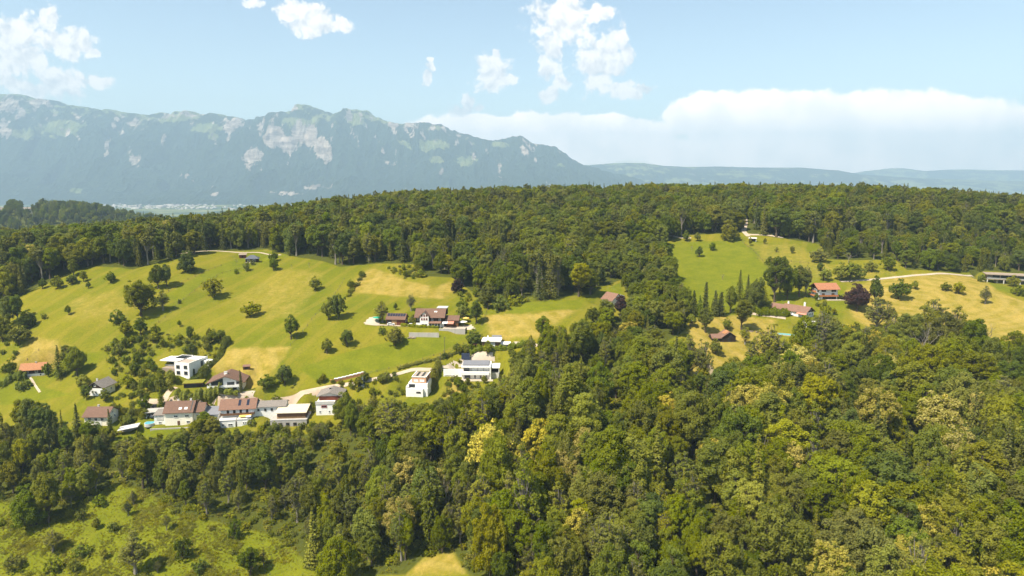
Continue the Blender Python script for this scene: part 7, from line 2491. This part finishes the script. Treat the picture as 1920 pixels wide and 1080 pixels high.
def plant_all():
    plant_hand()
    plant_front()
    plant_back()
    # single shrubs and wisps standing in the brambles
    rng = np.random.default_rng(29)
    X, Y = poisson([BRAMBLE], 12.0, 51, 0.5)
    for x, y in zip(X, Y):
        u, v = to_pix(x, y, float(base_z(x, y)))
        if u < -40 or any(math.hypot(x - t[1], y - t[2]) < 4 for t in TREES):
            continue
        kind = pick(rng, [('bush', 6), ('ash', 2), ('fruit', 2)])
        h = dict(bush=rng.uniform(1.0, 3.2), ash=rng.uniform(4, 8), fruit=rng.uniform(3, 5.5))[kind]
        TREES.append([kind, x, y, h, h * dict(bush=rng.uniform(0.9, 1.5), ash=0.55, fruit=0.8)[kind], pick(rng, [('mid', 3), ('deep', 2), ('olive', 4), ('grey', 2)]), int(rng.integers(0, 8)), None, None, None])
    # garden shrubs
    rng = np.random.default_rng(9)
    X, Y = poisson([GARDEN], 4.6, 31)
    for x, y in zip(X, Y):
        if any(math.hypot(x - p[0], y - p[1]) < max(p[2], p[3]) for p in PADS):
            continue
        kind = pick(rng, [('bush', 6), ('fruit', 3)])
        h = rng.uniform(1.6, 4.0) if kind == 'bush' else rng.uniform(3.5, 7.5)
        TREES.append([kind, x, y, h, h * rng.uniform(0.8, 1.4) if kind == 'bush' else h * rng.uniform(0.6, 0.9), pick(rng, [('mid', 4), ('deep', 3), ('bright', 3), ('olive', 2), ('yellow', 1)]), int(rng.integers(0, 8)), None, None, None])
    # trees and bushes between the lower houses
    for poly, n_sp in ((([(205, 745), (270, 722), (292, 745), (280, 770), (262, 800), (225, 795), (215, 770)]), 4.6), ([(560, 742), (600, 745), (592, 770), (578, 755)], 3.6), ([(230, 760), (268, 755), (278, 790), (262, 808), (228, 800)], 4.0), ([(380, 757), (400, 752), (418, 756), (400, 764)], 3.2), ([(470, 735), (505, 738), (500, 752), (478, 748)], 3.4), ([(536, 752), (575, 750), (590, 775), (582, 790), (575, 770)], 3.6), ([(590, 712), (650, 715), (640, 730), (600, 726)], 3.8), ([(640, 722), (700, 706), (750, 698), (756, 712), (700, 728), (650, 740)], 4.0), ([(820, 712), (870, 712), (930, 716), (930, 724), (830, 745)], 4.2), ([(296, 705), (330, 712), (340, 722), (300, 740), (285, 725)], 3.6), ([(470, 800), (510, 795), (515, 810), (475, 812)], 3.4), ([(372, 796), (410, 800), (405, 815), (370, 815)], 3.4), ([(720, 735), (760, 705), (760, 745), (735, 760)], 4.5),
                       ([(655, 730), (700, 718), (740, 735), (700, 760), (660, 760)], 5.5), ([(840, 668), (880, 645), (900, 658), (860, 680)], 3.6), ([(955, 662), (1000, 650), (1010, 668), (960, 690)], 4.6), ([(650, 560), (662, 530), (690, 505), (680, 520), (655, 560)], 3.4),
                       ([(720, 503), (780, 500), (810, 520), (760, 525)], 4.0), ([(855, 550), (900, 555), (990, 566), (940, 580), (870, 570)], 4.6), ([(1530, 565), (1560, 575), (1575, 600), (1545, 598)], 4.0), ([(0, 640), (60, 655), (30, 690), (0, 700)], 7.0), ([(140, 815), (205, 812), (268, 822), (262, 850), (190, 850)], 3.1), ([(262, 824), (345, 818), (420, 812), (480, 812), (520, 806), (590, 800), (625, 790), (610, 822), (400, 826), (265, 836)], 2.9)):
        P = world_poly(poly)
        X, Y = poisson([P], n_sp, int(poly[0][0]))
        for x, y in zip(X, Y):
            if any(math.hypot(x - p[0], y - p[1]) < max(p[2], p[3]) * 0.95 for p in PADS):
                continue
            kind = pick(rng, [('bush', 6), ('fruit', 2)])
            h = rng.uniform(1.4, 3.4) if kind == 'bush' else rng.uniform(3.5, 6.5)
            TREES.append([kind, x, y, h, h * rng.uniform(0.9, 1.5) if kind == 'bush' else h * rng.uniform(0.65, 0.95), pick(rng, [('mid', 4), ('deep', 2), ('bright', 4), ('olive', 2), ('yellow', 1)]), int(rng.integers(0, 8)), None, None, None])
    zs = ground_z(np.array([t[1] for t in TREES]), np.array([t[2] for t in TREES]))
    for t, z in zip(TREES, zs):
        t.append(float(z))
    vis = visible_share(TREES)
    chosen, rest = [], []
    per_kind = {}
    for i in sorted(range(len(TREES)), key=lambda i: (TREES[i][7] is None, -vis[i])):
        t = TREES[i]
        nm = t[8] or NAMES[t[0]]
        if (t[7] is not None) or (vis[i] >= 5 and per_kind.get(nm, 0) < 300):
            per_kind[nm] = per_kind.get(nm, 0) + 1
            chosen.append(t)
        else:
            rest.append(t)
    auto_labels([t for t in chosen if t[7] is None])
    for t in chosen:
        kind, x, y, h, wd, tone, k, lab, nm, cat, z = t
        o = place_tree(kind, x, y, h, wd, tone, k, None, nm, z)
        tag(o, lab, cat or CAT.get(kind, 'tree'), 'copper beeches' if nm == 'copper_beech' else GROUP[kind])
    print('trees', len(chosen), 'rest', len(rest), per_kind)
    # everything past that is one wood on the ridge and one on the slope
    protos, index = [], {}

    def proto_no(kind, tone, k):
        k = k % min(len(PROTO[kind]), 4)
        key = (kind, tone, k)
        if key not in index:
            index[key] = len(protos)
            protos.append(joined(PROTO[kind][k], tone, 'mass_' + kind))
        return index[key], PROTO[kind][k]
    masses = {'ridge_forest': [], 'slope_forest': []}
    for t in rest:
        kind, x, y, h, wd, tone, k = t[:7]
        tone = {'bright': 'mid', 'yellow': 'bright', 'blue': 'deep'}.get(tone, tone)
        no, p = proto_no(kind, tone, k)
        m_ = 'ridge_forest' if inside(BACK_WOOD, np.array([x]), np.array([y]))[0] else 'slope_forest'
        masses[m_].append((x, y, t[10] - 0.15, random.uniform(0, 6.28), wd / p['w'], h / p['h'], no))
    # the wooded hill across the side valley
    rng = np.random.default_rng(17)
    hill = []
    X, Y = rng.uniform(-2100, -250, 14000), rng.uniform(1000, 1750, 14000)
    Z = hill_z(X, Y)
    U, V = to_pix(X, Y, Z)
    for x, y, z, u, v in zip(X, Y, Z, U, V):
        if u < -150 or u > 520 or (y > 1580) or math.hypot((u - 57) / 17, (v - 389) / 9) < 1 or math.hypot((u - 4) / 12, (v - 388) / 9) < 1 or (u < 70 and y < 1440 and v < 398 and y > 1395):
            continue
        kind = 'spruce' if rng.random() < 0.55 else 'broadleaf'
        no, p = proto_no(kind, 'dark' if kind == 'spruce' else pick(rng, [('deep', 2), ('mid', 1)]), int(rng.integers(0, 4)))
        h = rng.uniform(14, 21)
        hill.append((x, y, z - 0.2, rng.uniform(0, 6.28), h * (0.34 if kind == 'spruce' else 0.62) / p['w'], h / p['h'], no))
    masses['hill_forest'] = hill
    print({k: len(v) for k, v in masses.items()}, 'protos', len(protos))
    labs = dict(ridge_forest='dense mixed forest covering the whole ridge behind the meadows', slope_forest='dense leafy forest filling the slope between the single trees', hill_forest='far bluish forest on the hill across the side valley')
    for m_, pts in masses.items():
        scatter_object(m_, pts, protos, labs[m_], 'forest')
    # undergrowth and brambles
    rng = np.random.default_rng(19)
    up = [joined(PROTO['bush'][i], tn, 'mass_bush') for i, tn in enumerate(('mid', 'bramble', 'bramble', 'bright'))]
    br = [joined(PROTO['bush'][i], tn, 'mass_bramble') for i, tn in enumerate(('bramble', 'bramble', 'bramble', 'bramble'))]

    def clumps(polys, sp, lo, hi, seed, n0, patchy=False):
        X, Y = poisson(polys, sp, seed, 0.5)
        Z = ground_z(X, Y)
        U, V = to_pix(X, Y, Z)
        rows = []
        for x, y, z, u, v in zip(X, Y, Z, U, V):
            if u < -60 or u > 1980 or v > 1150:
                continue
            h = rng.uniform(lo, hi)
            if patchy:
                pn = float(fbm(np.array([x / 7.0]), np.array([y / 7.0]), 3, 66)[0])
                h *= 0.6 + 1.2 * max(pn - 0.35, 0) * 2
            rows.append((x, y, z - 0.25, rng.uniform(0, 6.28), h * rng.uniform(1.2, 2.0) / 4.4, h / 3.2, n0 + int(rng.integers(0, 4))))
        return rows
    scatter_object('undergrowth', clumps([FRONT_WOOD], 3.3, 0.8, 2.6, 41, 0) + clumps([GARDEN], 2.6, 0.4, 1.2, 42, 0), up, 'shrubby undergrowth between the trunks of the front wood', 'undergrowth')
    scatter_object('brambles', clumps([BRAMBLE], 0.85, 0.3, 0.8, 43, 0, True), br, 'bright green bramble thicket covering the open slope at the bottom', 'brambles')


# ------------------------------------------------------------------ build
build_houses()          # also levels the plots in the ground
build_ground()
build_far()
build_roads()
build_fences()
build_hedges()
small_things()
build_town()
plant_all()


def build_haze():
    """even summer haze over the whole valley"""
    m, nt, out = material('summer_haze')
    pv = nt.new('ShaderNodeVolumePrincipled')
    pv.inputs['Color'].default_value = (0.56, 0.80, 1.0, 1)
    pv.inputs['Density'].default_value = HAZE_DENSITY
    pv.inputs['Anisotropy'].default_value = 0.0
    nt.l.new(pv.outputs[0], out.inputs['Volume'])
    o = MB().box(-26500, 26500, -7500, 21500, VALLEY - 8, 1570).build('haze', m)
    tag(o, 'thin bluish summer haze filling the air over the valley', 'haze', kind='stuff')


HAZE_DENSITY = 9.0e-5
build_haze()
